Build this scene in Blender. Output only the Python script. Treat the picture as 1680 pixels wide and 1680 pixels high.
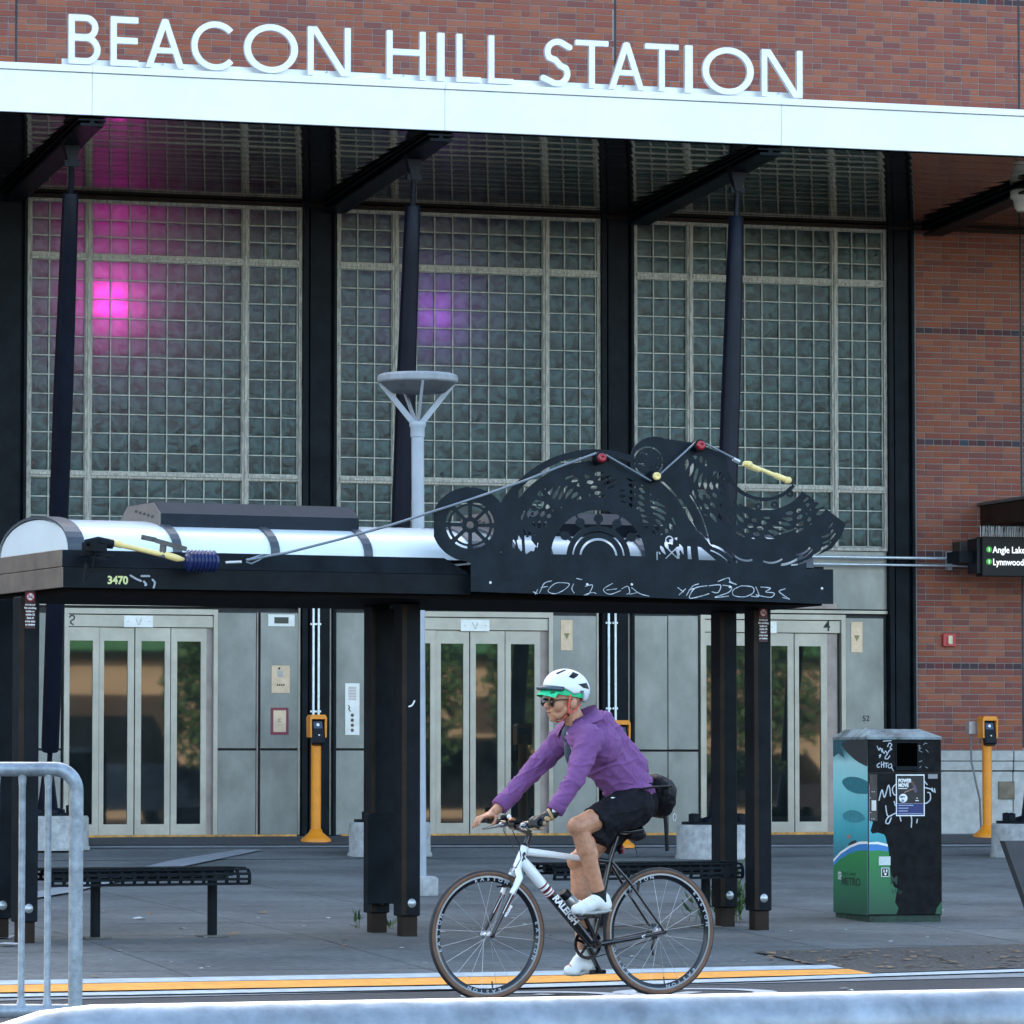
import bpy, bmesh, math, random
import numpy as np
from math import radians, sin, cos, tan, atan, pi, sqrt, hypot, atan2
from mathutils import Vector, Matrix, noise as mnoise
random.seed(7)
for o in list(bpy.data.objects): bpy.data.objects.remove(o)
SC = bpy.context.scene
COL = SC.collection
# ------------------------------------------------------------------ camera
FPX = 7200.0; PSI = radians(16.9); PIT = atan(420/7200.0); EYE = 1.232
cam = bpy.data.cameras.new('camera'); camo = bpy.data.objects.new('camera', cam); COL.objects.link(camo)
camo.location = (0, 0, EYE); camo.rotation_euler = (pi/2+PIT, 0, -PSI)
cam.sensor_width = 36; cam.lens = 36*FPX/1680; cam.clip_start = 0.3; cam.clip_end = 500
SC.camera = camo
SC.render.resolution_x = SC.render.resolution_y = 1024
# ------------------------------------------------------------------ world, sun, exposure
SUN_EL, SUN_AZ = radians(24), radians(-14)          # low sun behind the station
W = bpy.data.worlds.new('World'); SC.world = W; W.use_nodes = True
nt = W.node_tree; nt.nodes.clear()
sky = nt.nodes.new('ShaderNodeTexSky'); sky.sky_type = 'NISHITA'; sky.sun_disc = False
sky.sun_elevation = SUN_EL; sky.sun_rotation = SUN_AZ; sky.dust_density = 3.0; sky.air_density = 0.8; sky.ozone_density = 0.2
bg = nt.nodes.new('ShaderNodeBackground'); bg.inputs[1].default_value = 0.15
wo = nt.nodes.new('ShaderNodeOutputWorld'); tint = nt.nodes.new('ShaderNodeMix'); tint.data_type = 'RGBA'; tint.blend_type = 'MULTIPLY'; tint.inputs[0].default_value = 1; tint.inputs[7].default_value = (.98, .99, .93, 1)
nt.links.new(sky.outputs[0], tint.inputs[6]); nt.links.new(tint.outputs[2], bg.inputs[0]); nt.links.new(bg.outputs[0], wo.inputs[0])
sl = bpy.data.lights.new('sun', 'SUN'); sl.energy = 3.2; sl.angle = radians(0.5); sl.color = (1, .93, .82)
so = bpy.data.objects.new('sun', sl); COL.objects.link(so)
sd = Vector((sin(SUN_AZ)*cos(SUN_EL), cos(SUN_AZ)*cos(SUN_EL), sin(SUN_EL)))
so.rotation_euler = sd.to_track_quat('Z', 'Y').to_euler(); so.location = (0, 60, 40)
vs = SC.view_settings; vs.view_transform = 'Standard'; vs.look = 'None'; vs.gamma = 1; vs.exposure = 2.8
# ------------------------------------------------------------------ pixel rays (measured directions from the camera)
_f = Vector((sin(PSI)*cos(PIT), cos(PSI)*cos(PIT), sin(PIT))); _r = Vector((cos(PSI), -sin(PSI), 0)); _u = _r.cross(_f)
def ray(u, v): return _f + _r*((u-840)/FPX) + _u*((840-v)/FPX)
CAM = Vector((0, 0, EYE))
class Frame:
    """a local frame: origin o, x axis turned by a, y away from the street"""
    def __init__(s, o, a=0.0):
        s.o = Vector(o); s.a = a; s.X = Vector((cos(a), sin(a), 0)); s.Y = Vector((-sin(a), cos(a), 0))
    def px(s, u, v, y=0.0):
        d = ray(u, v); p0 = s.o + s.Y*y; t = (p0-CAM).dot(s.Y)/d.dot(s.Y); p = CAM + d*t - s.o
        return p.dot(s.X), p.z
    def loc(s, p): p = Vector(p)-s.o; return Vector((p.dot(s.X), p.dot(s.Y), p.z))
    def wor(s, x, y, z=0): return s.o + s.X*x + s.Y*y + Vector((0, 0, z))
YB = 44.01                                   # facade plane
AST = radians(24.8)-PSI                      # street direction
SF = Frame(CAM + Vector((0, 0, -EYE)), AST)  # street frame at the camera's foot: y = distance from camera square to the street
KT, PT = 22.30, 26.45                        # kerb line, shelter post line
def zg(x, y):
    """ground height"""
    t = -sin(AST)*x + cos(AST)*y
    if t < KT: return 0.0
    if t < PT: return .135*(t-KT)/(PT-KT)
    if y < 41.33: return .135 + .225*(t-PT)/((t-PT)+(41.33-y))
    if y < YB: return .36 + .17*(y-41.33)/(YB-41.33)
    return .53
def ground(u, v, dz=0.0):
    d = ray(u, v); f = lambda t: (EYE+d.z*t)-(zg(d.x*t, d.y*t)+dz)
    t0 = 3.0; t1 = t0
    while t1 < 160 and f(t1) > 0: t0 = t1; t1 += .4
    for i in range(30):
        m = (t0+t1)/2
        if f(m) > 0: t0 = m
        else: t1 = m
    p = CAM + d*t1; return Vector((p.x, p.y, p.z))
def axis_pt(u, D, z):                        # point seen in column u at forward distance D
    p = _r*((u-840)/FPX*D) + Vector((sin(PSI), cos(PSI), 0))*D
    return Vector((p.x, p.y, z))
# ------------------------------------------------------------------ materials
MC = {}
def mat(name, col, rough=.6, metal=0.0, var=.12, scale=6.0, bump=0.0, bscale=40.0, col2=None, spec=.5, coat=0.0, detail=6, stretch=None, emit=None, rnd=0.0, alpha=None, ior=None, stain=False):
    if name in MC: return MC[name]
    m = bpy.data.materials.new(name); m.use_nodes = True; n = m.node_tree.nodes; l = m.node_tree.links
    b = n['Principled BSDF']; b.inputs['Roughness'].default_value = rough; b.inputs['Metallic'].default_value = metal
    b.inputs['Specular IOR Level'].default_value = spec; b.inputs['Coat Weight'].default_value = coat; b.inputs['Coat Roughness'].default_value = .08
    if ior: b.inputs['IOR'].default_value = ior
    tc = n.new('ShaderNodeTexCoord'); vec = tc.outputs['Object']
    if stretch:
        mp = n.new('ShaderNodeMapping'); mp.inputs['Scale'].default_value = stretch; l.new(vec, mp.inputs[0]); vec = mp.outputs[0]
    t = n.new('ShaderNodeTexNoise'); t.inputs['Scale'].default_value = scale; t.inputs['Detail'].default_value = detail; t.inputs['Roughness'].default_value = .65
    l.new(vec, t.inputs[0])
    cr = n.new('ShaderNodeValToRGB'); c = np.array(col)
    lo = c*(1-var*1.6); hi = c*(1+var*1.6) if col2 is None else np.array(col2)
    cr.color_ramp.elements[0].position = .32; cr.color_ramp.elements[1].position = .70
    cr.color_ramp.elements[0].color = (*np.clip(lo, 0, 1), 1); cr.color_ramp.elements[1].color = (*np.clip(hi, 0, 1), 1)
    l.new(t.outputs[0], cr.inputs[0]); co = cr.outputs[0]
    if rnd:
        oi = n.new('ShaderNodeObjectInfo'); mr = n.new('ShaderNodeMapRange'); mr.inputs[3].default_value = 1-rnd; mr.inputs[4].default_value = 1+rnd
        l.new(oi.outputs['Random'], mr.inputs[0]); mx = n.new('ShaderNodeMix'); mx.data_type = 'RGBA'; mx.blend_type = 'MULTIPLY'; mx.inputs[0].default_value = 1
        l.new(co, mx.inputs[6]); l.new(mr.outputs[0], mx.inputs[7]); co = mx.outputs[2]
    if stain:
        for kind, sc_, lo_, hi_, a_, b_ in (('n', .9, .38, .62, .72, 1.12), ('n', 7, .60, .72, 1.0, .72), ('v', 5.5, .03, .06, .45, 1.0)):
            q = n.new('ShaderNodeTexNoise' if kind == 'n' else 'ShaderNodeTexVoronoi'); q.inputs['Scale'].default_value = sc_
            if kind == 'n': q.inputs['Detail'].default_value = 6
            l.new(vec, q.inputs[0]); mr = n.new('ShaderNodeMapRange'); mr.inputs[1].default_value = lo_; mr.inputs[2].default_value = hi_; mr.inputs[3].default_value = a_; mr.inputs[4].default_value = b_; l.new(q.outputs[0], mr.inputs[0])
            mx = n.new('ShaderNodeMix'); mx.data_type = 'RGBA'; mx.blend_type = 'MULTIPLY'; mx.inputs[0].default_value = 1; l.new(co, mx.inputs[6]); l.new(mr.outputs[0], mx.inputs[7]); co = mx.outputs[2]
    l.new(co, b.inputs['Base Color'])
    if bump:
        t2 = n.new('ShaderNodeTexNoise'); t2.inputs['Scale'].default_value = bscale; t2.inputs['Detail'].default_value = 4; l.new(vec, t2.inputs[0])
        bp = n.new('ShaderNodeBump'); bp.inputs['Strength'].default_value = min(1, bump); bp.inputs['Distance'].default_value = .01; l.new(t2.outputs[0], bp.inputs['Height']); l.new(bp.outputs[0], b.inputs['Normal'])
    if emit:
        b.inputs['Emission Color'].default_value = (*emit[0], 1); b.inputs['Emission Strength'].default_value = emit[1]
    MC[name] = m; return m
def brick_mat(name, cols, blue=False):
    m = bpy.data.materials.new(name); m.use_nodes = True; n = m.node_tree.nodes; l = m.node_tree.links
    b = n['Principled BSDF']; b.inputs['Roughness'].default_value = .78; b.inputs['Specular IOR Level'].default_value = .35
    oi = n.new('ShaderNodeObjectInfo'); g = n.new('ShaderNodeNewGeometry'); a = n.new('ShaderNodeMath'); a.operation = 'ADD'
    l.new(oi.outputs['Random'], a.inputs[0]); l.new(g.outputs['Random Per Island'], a.inputs[1])
    f = n.new('ShaderNodeMath'); f.operation = 'FRACT'; l.new(a.outputs[0], f.inputs[0])
    cr = n.new('ShaderNodeValToRGB'); cr.color_ramp.interpolation = 'CONSTANT'; e = cr.color_ramp.elements
    while len(e) < len(cols): e.new(.5)
    for i, c in enumerate(cols): e[i].position = i/len(cols); e[i].color = (*c, 1)
    l.new(f.outputs[0], cr.inputs[0])
    tc = n.new('ShaderNodeTexCoord'); t = n.new('ShaderNodeTexNoise'); t.inputs['Scale'].default_value = 60; t.inputs['Detail'].default_value = 5
    l.new(tc.outputs['Object'], t.inputs[0]); mr = n.new('ShaderNodeMapRange'); mr.inputs[3].default_value = .7; mr.inputs[4].default_value = 1.3; l.new(t.outputs[0], mr.inputs[0])
    mx = n.new('ShaderNodeMix'); mx.data_type = 'RGBA'; mx.blend_type = 'MULTIPLY'; mx.inputs[0].default_value = 1
    l.new(cr.outputs[0], mx.inputs[6]); l.new(mr.outputs[0], mx.inputs[7]); l.new(mx.outputs[2], b.inputs['Base Color'])
    bp = n.new('ShaderNodeBump'); bp.inputs['Strength'].default_value = .5; bp.inputs['Distance'].default_value = .003; l.new(t.outputs[0], bp.inputs['Height']); l.new(bp.outputs[0], b.inputs['Normal'])
    return m
# ------------------------------------------------------------------ mesh builder
class MB:
    def __init__(s): s.v = []; s.f = []; s.sm = []
    def add(s, vs, fs, smooth=False):
        k = len(s.v); s.v += [tuple(p) for p in vs]; s.f += [tuple(i+k for i in f) for f in fs]; s.sm += [smooth]*len(fs); return s
    def box(s, x0, x1, y0, y1, z0, z1, M=None):
        vs = [(x0,y0,z0),(x1,y0,z0),(x1,y1,z0),(x0,y1,z0),(x0,y0,z1),(x1,y0,z1),(x1,y1,z1),(x0,y1,z1)]
        if M: vs = [M @ Vector(p) for p in vs]
        return s.add(vs, [(0,3,2,1),(4,5,6,7),(0,1,5,4),(1,2,6,5),(2,3,7,6),(3,0,4,7)])
    def bbox(s, x0, x1, y0, y1, z0, z1, b=.004, M=None):      # box with chamfered edges
        vs = []; 
        for z, i in ((z0, b), (z0+b, 0), (z1-b, 0), (z1, b)):
            for x, y in ((x0+i, y0+b+i), (x0+b+i, y0+i), (x1-b-i, y0+i), (x1-i, y0+b+i), (x1-i, y1-b-i), (x1-b-i, y1-i), (x0+b+i, y1-i), (x0+i, y1-b-i)): vs.append((x, y, z))
        if M: vs = [M @ Vector(p) for p in vs]
        fs = [tuple(range(7, -1, -1)), tuple(range(24, 32))]
        for r in range(3):
            for k in range(8): fs.append((r*8+k, r*8+(k+1) % 8, (r+1)*8+(k+1) % 8, (r+1)*8+k))
        return s.add(vs, fs)
    def tube(s, pts, r, n=10, smooth=True, caps=True, flat=1.0):
        pts = [Vector(p) for p in pts]; rs = r if isinstance(r, (list, tuple)) else [r]*len(pts)
        vs = []; up = None
        for i, p in enumerate(pts):
            t = (pts[min(i+1, len(pts)-1)]-pts[max(i-1, 0)])
            if t.length < 1e-9: t = Vector((0, 0, 1))
            t.normalize()
            if up is None:
                up = Vector((0, 0, 1)) if abs(t.z) < .9 else Vector((0, 1, 0))
            a = t.cross(up); 
            if a.length < 1e-6: a = t.cross(Vector((1, 0, 0)))
            a.normalize(); b = a.cross(t); up = b
            for k in range(n):
                th = 2*pi*k/n; vs.append(p + a*(cos(th)*rs[i]) + b*(sin(th)*rs[i]*flat))
        fs = []
        for i in range(len(pts)-1):
            for k in range(n): fs.append((i*n+k, i*n+(k+1) % n, (i+1)*n+(k+1) % n, (i+1)*n+k))
        s.add(vs, fs, smooth)
        if caps:
            s.add(vs[:n], [tuple(range(n-1, -1, -1))]); s.add(vs[-n:], [tuple(range(n))])
        return s
    def bar(s, p, q, w, h, up=(0, 0, 1)):
        p = Vector(p); q = Vector(q); t = (q-p).normalized(); a = t.cross(Vector(up))
        if a.length < 1e-6: a = t.cross(Vector((1, 0, 0)))
        a.normalize(); b = a.cross(t); vs = []
        for c in (p, q):
            for i, j in ((-1,-1),(1,-1),(1,1),(-1,1)): vs.append(c + a*(i*w/2) + b*(j*h/2))
        return s.add(vs, [(3,2,1,0),(4,5,6,7),(0,1,5,4),(1,2,6,5),(2,3,7,6),(3,0,4,7)])
    def lathe(s, prof, c=(0, 0, 0), n=24, axis='z', smooth=True, a0=0, a1=2*pi, cap=True):
        c = Vector(c); vs = []; full = abs(a1-a0-2*pi) < 1e-6; m = n if full else n+1
        for r, h in prof:
            for k in range(m):
                th = a0+(a1-a0)*k/n; x, y = r*cos(th), r*sin(th)
                vs.append(c + (Vector((x, y, h)) if axis == 'z' else Vector((x, h, y)) if axis == 'y' else Vector((h, x, y))))
        fs = []
        for i in range(len(prof)-1):
            for k in range(m if full else n): fs.append((i*m+k, i*m+(k+1) % m, (i+1)*m+(k+1) % m, (i+1)*m+k))
        s.add(vs, fs, smooth)
        if cap and full and prof[0][0] > 1e-6: s.add(vs[:m], [tuple(range(m-1, -1, -1))])
        if cap and full and prof[-1][0] > 1e-6: s.add(vs[-m:], [tuple(range(m))])
        return s
    def ell(s, c, r, n=16, m=10, M=None):
        c = Vector(c); vs = []
        for i in range(m+1):
            ph = pi*i/m
            for k in range(n):
                p = Vector((r[0]*sin(ph)*cos(2*pi*k/n), r[1]*sin(ph)*sin(2*pi*k/n), r[2]*cos(ph)))
                if M: p = M @ p
                vs.append(c+p)
        fs = [(i*n+k, i*n+(k+1) % n, (i+1)*n+(k+1) % n, (i+1)*n+k) for i in range(m) for k in range(n)]
        return s.add(vs, fs, True)
    def prism(s, poly, y0, y1):          # polygon in x,z extruded in y
        n = len(poly); vs = [(x, y0, z) for x, z in poly]+[(x, y1, z) for x, z in poly]
        ar = sum(poly[i][0]*poly[(i+1) % n][1]-poly[(i+1) % n][0]*poly[i][1] for i in range(n))
        f0 = tuple(range(n)); f1 = tuple(range(2*n-1, n-1, -1)); sd = [(i, n+i, n+(i+1) % n, (i+1) % n) for i in range(n)]
        if ar < 0: f0, f1 = f0[::-1], f1[::-1]; sd = [t[::-1] for t in sd]
        return s.add(vs, [f0, f1]+sd)
    def xprism(s, poly, x0, x1):         # polygon in y,z extruded in x
        n = len(poly); vs = [(x0, y, z) for y, z in poly]+[(x1, y, z) for y, z in poly]
        ar = sum(poly[i][0]*poly[(i+1) % n][1]-poly[(i+1) % n][0]*poly[i][1] for i in range(n))
        f0 = tuple(range(n-1, -1, -1)); f1 = tuple(range(n, 2*n)); sd = [(i, (i+1) % n, n+(i+1) % n, n+i) for i in range(n)]
        if ar < 0: f0, f1 = f0[::-1], f1[::-1]; sd = [t[::-1] for t in sd]
        return s.add(vs, [f0, f1]+sd)
    def sheet(s, poly):                  # flat polygon from 3D points
        return s.add(poly, [tuple(range(len(poly)))])
    def field(s, F, x0, x1, z0, z1, c, y0, y1, M=None, side=True):
        """solid plate where F(x,z)>0, by marching squares"""
        nx = int((x1-x0)/c)+2; nz = int((z1-z0)/c)+2
        X, Z = np.meshgrid(x0+np.arange(nx)*c, z0+np.arange(nz)*c); V = F(X, Z)
        I = V > 0; vs = []; fs = []
        def put(ps):
            k = len(vs); n = len(ps)
            for x, z in ps: vs.append((x, y0, z))
            fs.append(tuple(range(k, k+n)))
        def wall(p, q):
            k = len(vs); vs.extend([(p[0], y0, p[1]), (q[0], y0, q[1]), (q[0], y1, q[1]), (p[0], y1, p[1])]); fs.append((k+3, k+2, k+1, k))
        full = I[:-1, :-1] & I[1:, :-1] & I[:-1, 1:] & I[1:, 1:]; anyi = I[:-1, :-1] | I[1:, :-1] | I[:-1, 1:] | I[1:, 1:]
        for j in range(nz-1):
            i = 0; row = full[j]
            if not anyi[j].any(): continue
            while i < nx-1:
                if row[i]:
                    k = i
                    while k < nx-1 and row[k]: k += 1
                    put([(x0+i*c, z0+j*c), (x0+k*c, z0+j*c), (x0+k*c, z0+(j+1)*c), (x0+i*c, z0+(j+1)*c)]); i = k
                else: i += 1
        for j, i in zip(*np.nonzero(anyi & ~full)):
            cs = [(i, j), (i+1, j), (i+1, j+1), (i, j+1)]; P = [(x0+a*c, z0+b*c) for a, b in cs]; val = [V[b, a] for a, b in cs]
            out = []
            for a in range(4):
                b = (a+1) % 4
                if val[a] > 0: out.append((P[a], 0))
                if (val[a] > 0) != (val[b] > 0):
                    t = val[a]/(val[a]-val[b]); out.append(((P[a][0]+(P[b][0]-P[a][0])*t, P[a][1]+(P[b][1]-P[a][1])*t), 1 if val[a] > 0 else 2))
            if len(out) < 3: continue
            put([p for p, _ in out])
            if side:
                for a in range(len(out)):
                    if out[a][1] == 1: wall(out[a][0], out[(a+1) % len(out)][0])
        if side:
            n = len(vs); nf = list(fs)
            k = {}
            for f in nf:
                if all(abs(vs[i][1]-y0) < 1e-9 for i in f):
                    b = len(vs); vs.extend([(vs[i][0], y1, vs[i][2]) for i in f]); fs.append(tuple(range(b+len(f)-1, b-1, -1)))
        if M: vs = [M @ Vector(p) for p in vs]
        return s.add(vs, fs)
    def text(s, body, size, x, z, y, depth=.004, align='LEFT', M=None, sx=1.0, shear=0.0, bold=0.0):
        cu = bpy.data.curves.new('t', 'FONT'); cu.body = body; cu.size = size; cu.extrude = depth/2; cu.align_x = align; cu.resolution_u = 3; cu.shear = shear; cu.offset = bold
        ob = bpy.data.objects.new('t', cu); COL.objects.link(ob); dg = bpy.context.evaluated_depsgraph_get(); me = bpy.data.meshes.new_from_object(ob.evaluated_get(dg))
        vs = [Vector((x+p.co.x*sx, y-p.co.z, z+p.co.y)) for p in me.vertices]
        if M: vs = [M @ p for p in vs]
        fs = [tuple(p.vertices) for p in me.polygons]
        bpy.data.objects.remove(ob); bpy.data.meshes.remove(me); bpy.data.curves.remove(cu)
        return s.add(vs, fs)
    def mesh(s, name, m=None):
        me = bpy.data.meshes.new(name); me.from_pydata(s.v, [], s.f)
        if m: me.materials.append(m)
        me.polygons.foreach_set('use_smooth', s.sm); me.update(); return me
    def build(s, name, m, parent=None, label=None, kind=None, loc=None):
        o = bpy.data.objects.new(name, s.mesh(name, m)); COL.objects.link(o)
        if parent: o.parent = parent
        if label: o['label'] = label
        if kind: o['kind'] = kind
        if loc: o.location = loc
        return o
def inst(name, me, parent, loc=(0, 0, 0), rot=None, scale=None):
    o = bpy.data.objects.new(name, me); COL.objects.link(o); o.parent = parent; o.location = loc
    if rot: o.rotation_euler = rot
    if scale: o.scale = scale
    return o
def thing(name, label, cat, fr, group=None):
    o = bpy.data.objects.new(name, None); COL.objects.link(o); o.location = fr.o; o.rotation_euler = (0, 0, fr.a); o.empty_display_size = .2
    o['label'] = label; o['category'] = cat
    if group: o['group'] = group
    return o
def tag(o, label, cat, group=None):
    o['label'] = label; o['category'] = cat
    if group: o['group'] = group
    return o
def copy_tree(o, parent=None):
    c = o.copy(); COL.objects.link(c)
    if parent: c.parent = parent
    for ch in list(o.children): copy_tree(ch, c)
    return c
# 2D fields (positive inside)
def f_seg(X, Z, ax, az, bx, bz, w):
    dx, dz = bx-ax, bz-az; L = hypot(dx, dz); ux, uz = dx/L, dz/L
    a = (X-ax)*ux+(Z-az)*uz; b = -(X-ax)*uz+(Z-az)*ux
    return np.minimum(np.minimum(a, L-a), w/2-np.abs(b))
def f_round(X, Z, pts, w):
    r = np.full(X.shape, -9.0)
    for (ax, az), (bx, bz) in zip(pts[:-1], pts[1:]):
        dx, dz = bx-ax, bz-az; L2 = dx*dx+dz*dz+1e-12; t = np.clip(((X-ax)*dx+(Z-az)*dz)/L2, 0, 1)
        r = np.maximum(r, w/2-np.hypot(X-ax-t*dx, Z-az-t*dz))
    return r
def f_ring(X, Z, cx, cz, r0, r1, a0=None, a1=None, kx=1.0):
    d = np.hypot((X-cx)/kx, Z-cz); f = np.minimum(d-r0, r1-d)
    if a0 is not None:
        th = np.degrees(np.arctan2(Z-cz, (X-cx)/kx)); th = np.where(th < a0, th+360, th)
        f = np.minimum(f, np.minimum(th-a0, a1-th)*.01745*np.maximum(d, .01))
    return f
def f_poly(X, Z, poly):
    ins = np.zeros(X.shape, bool); dist = np.full(X.shape, 9.0); n = len(poly)
    for i in range(n):
        ax, az = poly[i]; bx, bz = poly[(i+1) % n]
        c = ((az > Z) != (bz > Z)) & (X < (bx-ax)*(Z-az)/((bz-az) if bz != az else 1e-9)+ax); ins ^= c
        dx, dz = bx-ax, bz-az; L2 = dx*dx+dz*dz+1e-12; t = np.clip(((X-ax)*dx+(Z-az)*dz)/L2, 0, 1)
        dist = np.minimum(dist, np.hypot(X-ax-t*dx, Z-az-t*dz))
    return np.where(ins, dist, -dist)
U = np.maximum; N = np.minimum
# ================================================================== materials used widely
M_black = mat('black steel paint', (.008, .011, .014), .45, spec=.07, var=.25, scale=5, bump=.08, bscale=60)
M_blk2 = mat('dark bronze paint', (.022, .014, .010), .45, spec=.12, var=.25, scale=5)
M_white = mat('white painted steel', (.88, .88, .86), .45, var=.03, scale=2)
M_letter = mat('brushed aluminium letters', (.68, .69, .69), .38, .25, var=.05, scale=9)
M_mortar = mat('brick mortar', (.25, .215, .20), .9, var=.1, scale=30, bump=.2)
M_brick = brick_mat('red brick', [(.27,.080,.040),(.24,.070,.038),(.285,.092,.048),(.205,.062,.045),(.24,.072,.046),(.17,.058,.047),(.28,.096,.056),(.23,.08,.052),(.215,.060,.040)])
M_brickd = brick_mat('dark brick', [(.11,.035,.035),(.08,.03,.035),(.05,.03,.035),(.13,.03,.03),(.06,.04,.05),(.10,.03,.03),(.07,.03,.03),(.035,.048,.062)])
M_stone = mat('pale cast stone', (.42, .42, .40), .8, var=.12, scale=9, bump=.25, bscale=90)
M_steel = mat('stainless wall panel', (.182, .192, .184), .36, .55, var=.19, scale=1.7, stretch=(1, 1, .7), detail=9, rnd=.05)  # cloudy highlights are put into the colour variation
M_frame = mat('brushed door frame', (.33, .315, .275), .36, .5, var=.10, scale=3)
M_frame2 = mat('brown metal jamb', (.27, .22, .20), .45, .4, var=.15, scale=4)
M_mull = mat('weathered steel mullion', (.38, .36, .31), .6, .2, var=.3, scale=14, stretch=(3, 3, .6), detail=8)
M_bronze = mat('bronze plate', (.50, .38, .27), .4, .5, var=.08, scale=12)
M_plate = mat('steel plate', (.5, .52, .53), .35, .6, var=.06, scale=10)
M_ink = mat('black ink', (.02, .02, .02), .6, var=0)
M_concrete = mat('cast concrete', (.34, .34, .33), .85, var=.18, scale=14, bump=.25, bscale=70, detail=9)
M_galv = mat('galvanised steel', (.24, .28, .32), .45, .4, var=.22, scale=28, bump=.12, bscale=50, detail=8)
M_conduit = mat('galvanised conduit', (.62, .68, .72), .35, .6, var=.1, scale=20)
M_yellow = mat('yellow paint', (.76, .25, .008), .45, var=.06, scale=8)
M_black_plastic = mat('black plastic', (.008, .009, .012), .35, var=.2, spec=.15)
M_white_print = mat('white print', (.8, .8, .8), .5, var=.02)
M_red = mat('red paint', (.45, .02, .03), .4, var=.05)
# elevator glass: dark mirror-like pane
M_glass = mat('dark door glass', (.010, .014, .014), .02, 0, var=.3, scale=2, ior=1.72)
def block_mat():
    m = bpy.data.materials.new('wavy glass block'); m.use_nodes = True; n = m.node_tree.nodes; l = m.node_tree.links
    b = n['Principled BSDF']; b.inputs['Roughness'].default_value = .30; b.inputs['IOR'].default_value = 1.42
    b.inputs['Base Color'].default_value = (.05, .07, .07, 1)
    oi = n.new('ShaderNodeObjectInfo'); tc = n.new('ShaderNodeTexCoord'); vm = n.new('ShaderNodeVectorMath'); vm.operation = 'MULTIPLY_ADD'
    cb = n.new('ShaderNodeCombineXYZ'); l.new(oi.outputs['Random'], cb.inputs[0]); l.new(oi.outputs['Random'], cb.inputs[2])
    vm.inputs[1].default_value = (1, 1, 1); vm2 = n.new('ShaderNodeVectorMath'); vm2.operation = 'SCALE'; vm2.inputs[3].default_value = 37; l.new(cb.outputs[0], vm2.inputs[0])
    l.new(tc.outputs['Object'], vm.inputs[0]); l.new(vm2.outputs[0], vm.inputs[2])
    t = n.new('ShaderNodeTexNoise'); t.inputs['Scale'].default_value = 9; t.inputs['Detail'].default_value = 1.5; t.inputs['Distortion'].default_value = .8; l.new(vm.outputs[0], t.inputs[0])
    bp = n.new('ShaderNodeBump'); bp.inputs['Strength'].default_value = .28; bp.inputs['Distance'].default_value = .02; l.new(t.outputs[0], bp.inputs['Height']); l.new(bp.outputs[0], b.inputs['Normal'])
    cr = n.new('ShaderNodeValToRGB'); cr.color_ramp.elements[0].position = .36; cr.color_ramp.elements[1].position = .62
    cr.color_ramp.elements[0].color = (.003, .015, .016, 1); cr.color_ramp.elements[1].color = (.034, .088, .086, 1); l.new(t.outputs[0], cr.inputs[0]); l.new(cr.outputs[0], b.inputs['Base Color'])  # glass tint plus mottled reflection of sky and trees put into the colour
    tr = n.new('ShaderNodeBsdfTranslucent'); tr.inputs[0].default_value = (.8, .8, .8, 1); l.new(bp.outputs[0], tr.inputs['Normal'])
    mx = n.new('ShaderNodeMixShader'); mx.inputs[0].default_value = .17; l.new(b.outputs[0], mx.inputs[1]); l.new(tr.outputs[0], mx.inputs[2]); l.new(mx.outputs[0], n['Material Output'].inputs[0])
    return m
M_block = block_mat()
M_soffit = mat('glossy dark soffit panel', (.115, .10, .09), .05, .9, var=.12, scale=1.2)

# ================================================================== GROUND
def strip_grid(name, m, x0, x1, y0, y1, step, dz, kind='structure'):
    mb = MB(); nx = int((x1-x0)/step)+1; ny = int((y1-y0)/step)+1
    vs = [];
    for j in range(ny+1):
        for i in range(nx+1):
            x = x0+(x1-x0)*i/nx; y = y0+(y1-y0)*j/ny; p = SF.wor(x, y); vs.append((p.x, p.y, zg(p.x, p.y)+dz))
    mb.add(vs, [(j*(nx+1)+i, j*(nx+1)+i+1, (j+1)*(nx+1)+i+1, (j+1)*(nx+1)+i) for j in range(ny) for i in range(nx)])
    return mb.build(name, m, kind=kind)
M_asph = mat('dark road asphalt', (.045, .048, .055), .85, var=.3, scale=60, bump=.5, bscale=220, stain=True)
M_plaza = mat('grey plaza concrete', (.12, .128, .13), .85, var=.2, scale=14, bump=.3, bscale=160, detail=10, stain=True)
M_base = mat('dark joint bed', (.04, .04, .042), .9, var=.2)
mb = MB(); mb.sheet([(-120, -80, -.03), (180, -80, -.03), (180, 120, -.03), (-120, 120, -.03)])
mb.build('ground', M_base, kind='structure')
mb = MB(); a = SF.wor(-90, -11); b = SF.wor(120, -11); c = SF.wor(120, KT); d = SF.wor(-90, KT)
mb.sheet([(p.x, p.y, 0) for p in (a, b, c, d)]); mb.build('road', M_asph, kind='structure')
strip_grid('plaza', M_base, -14, 40, KT+.002, 50, .7, -.02)
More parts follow.
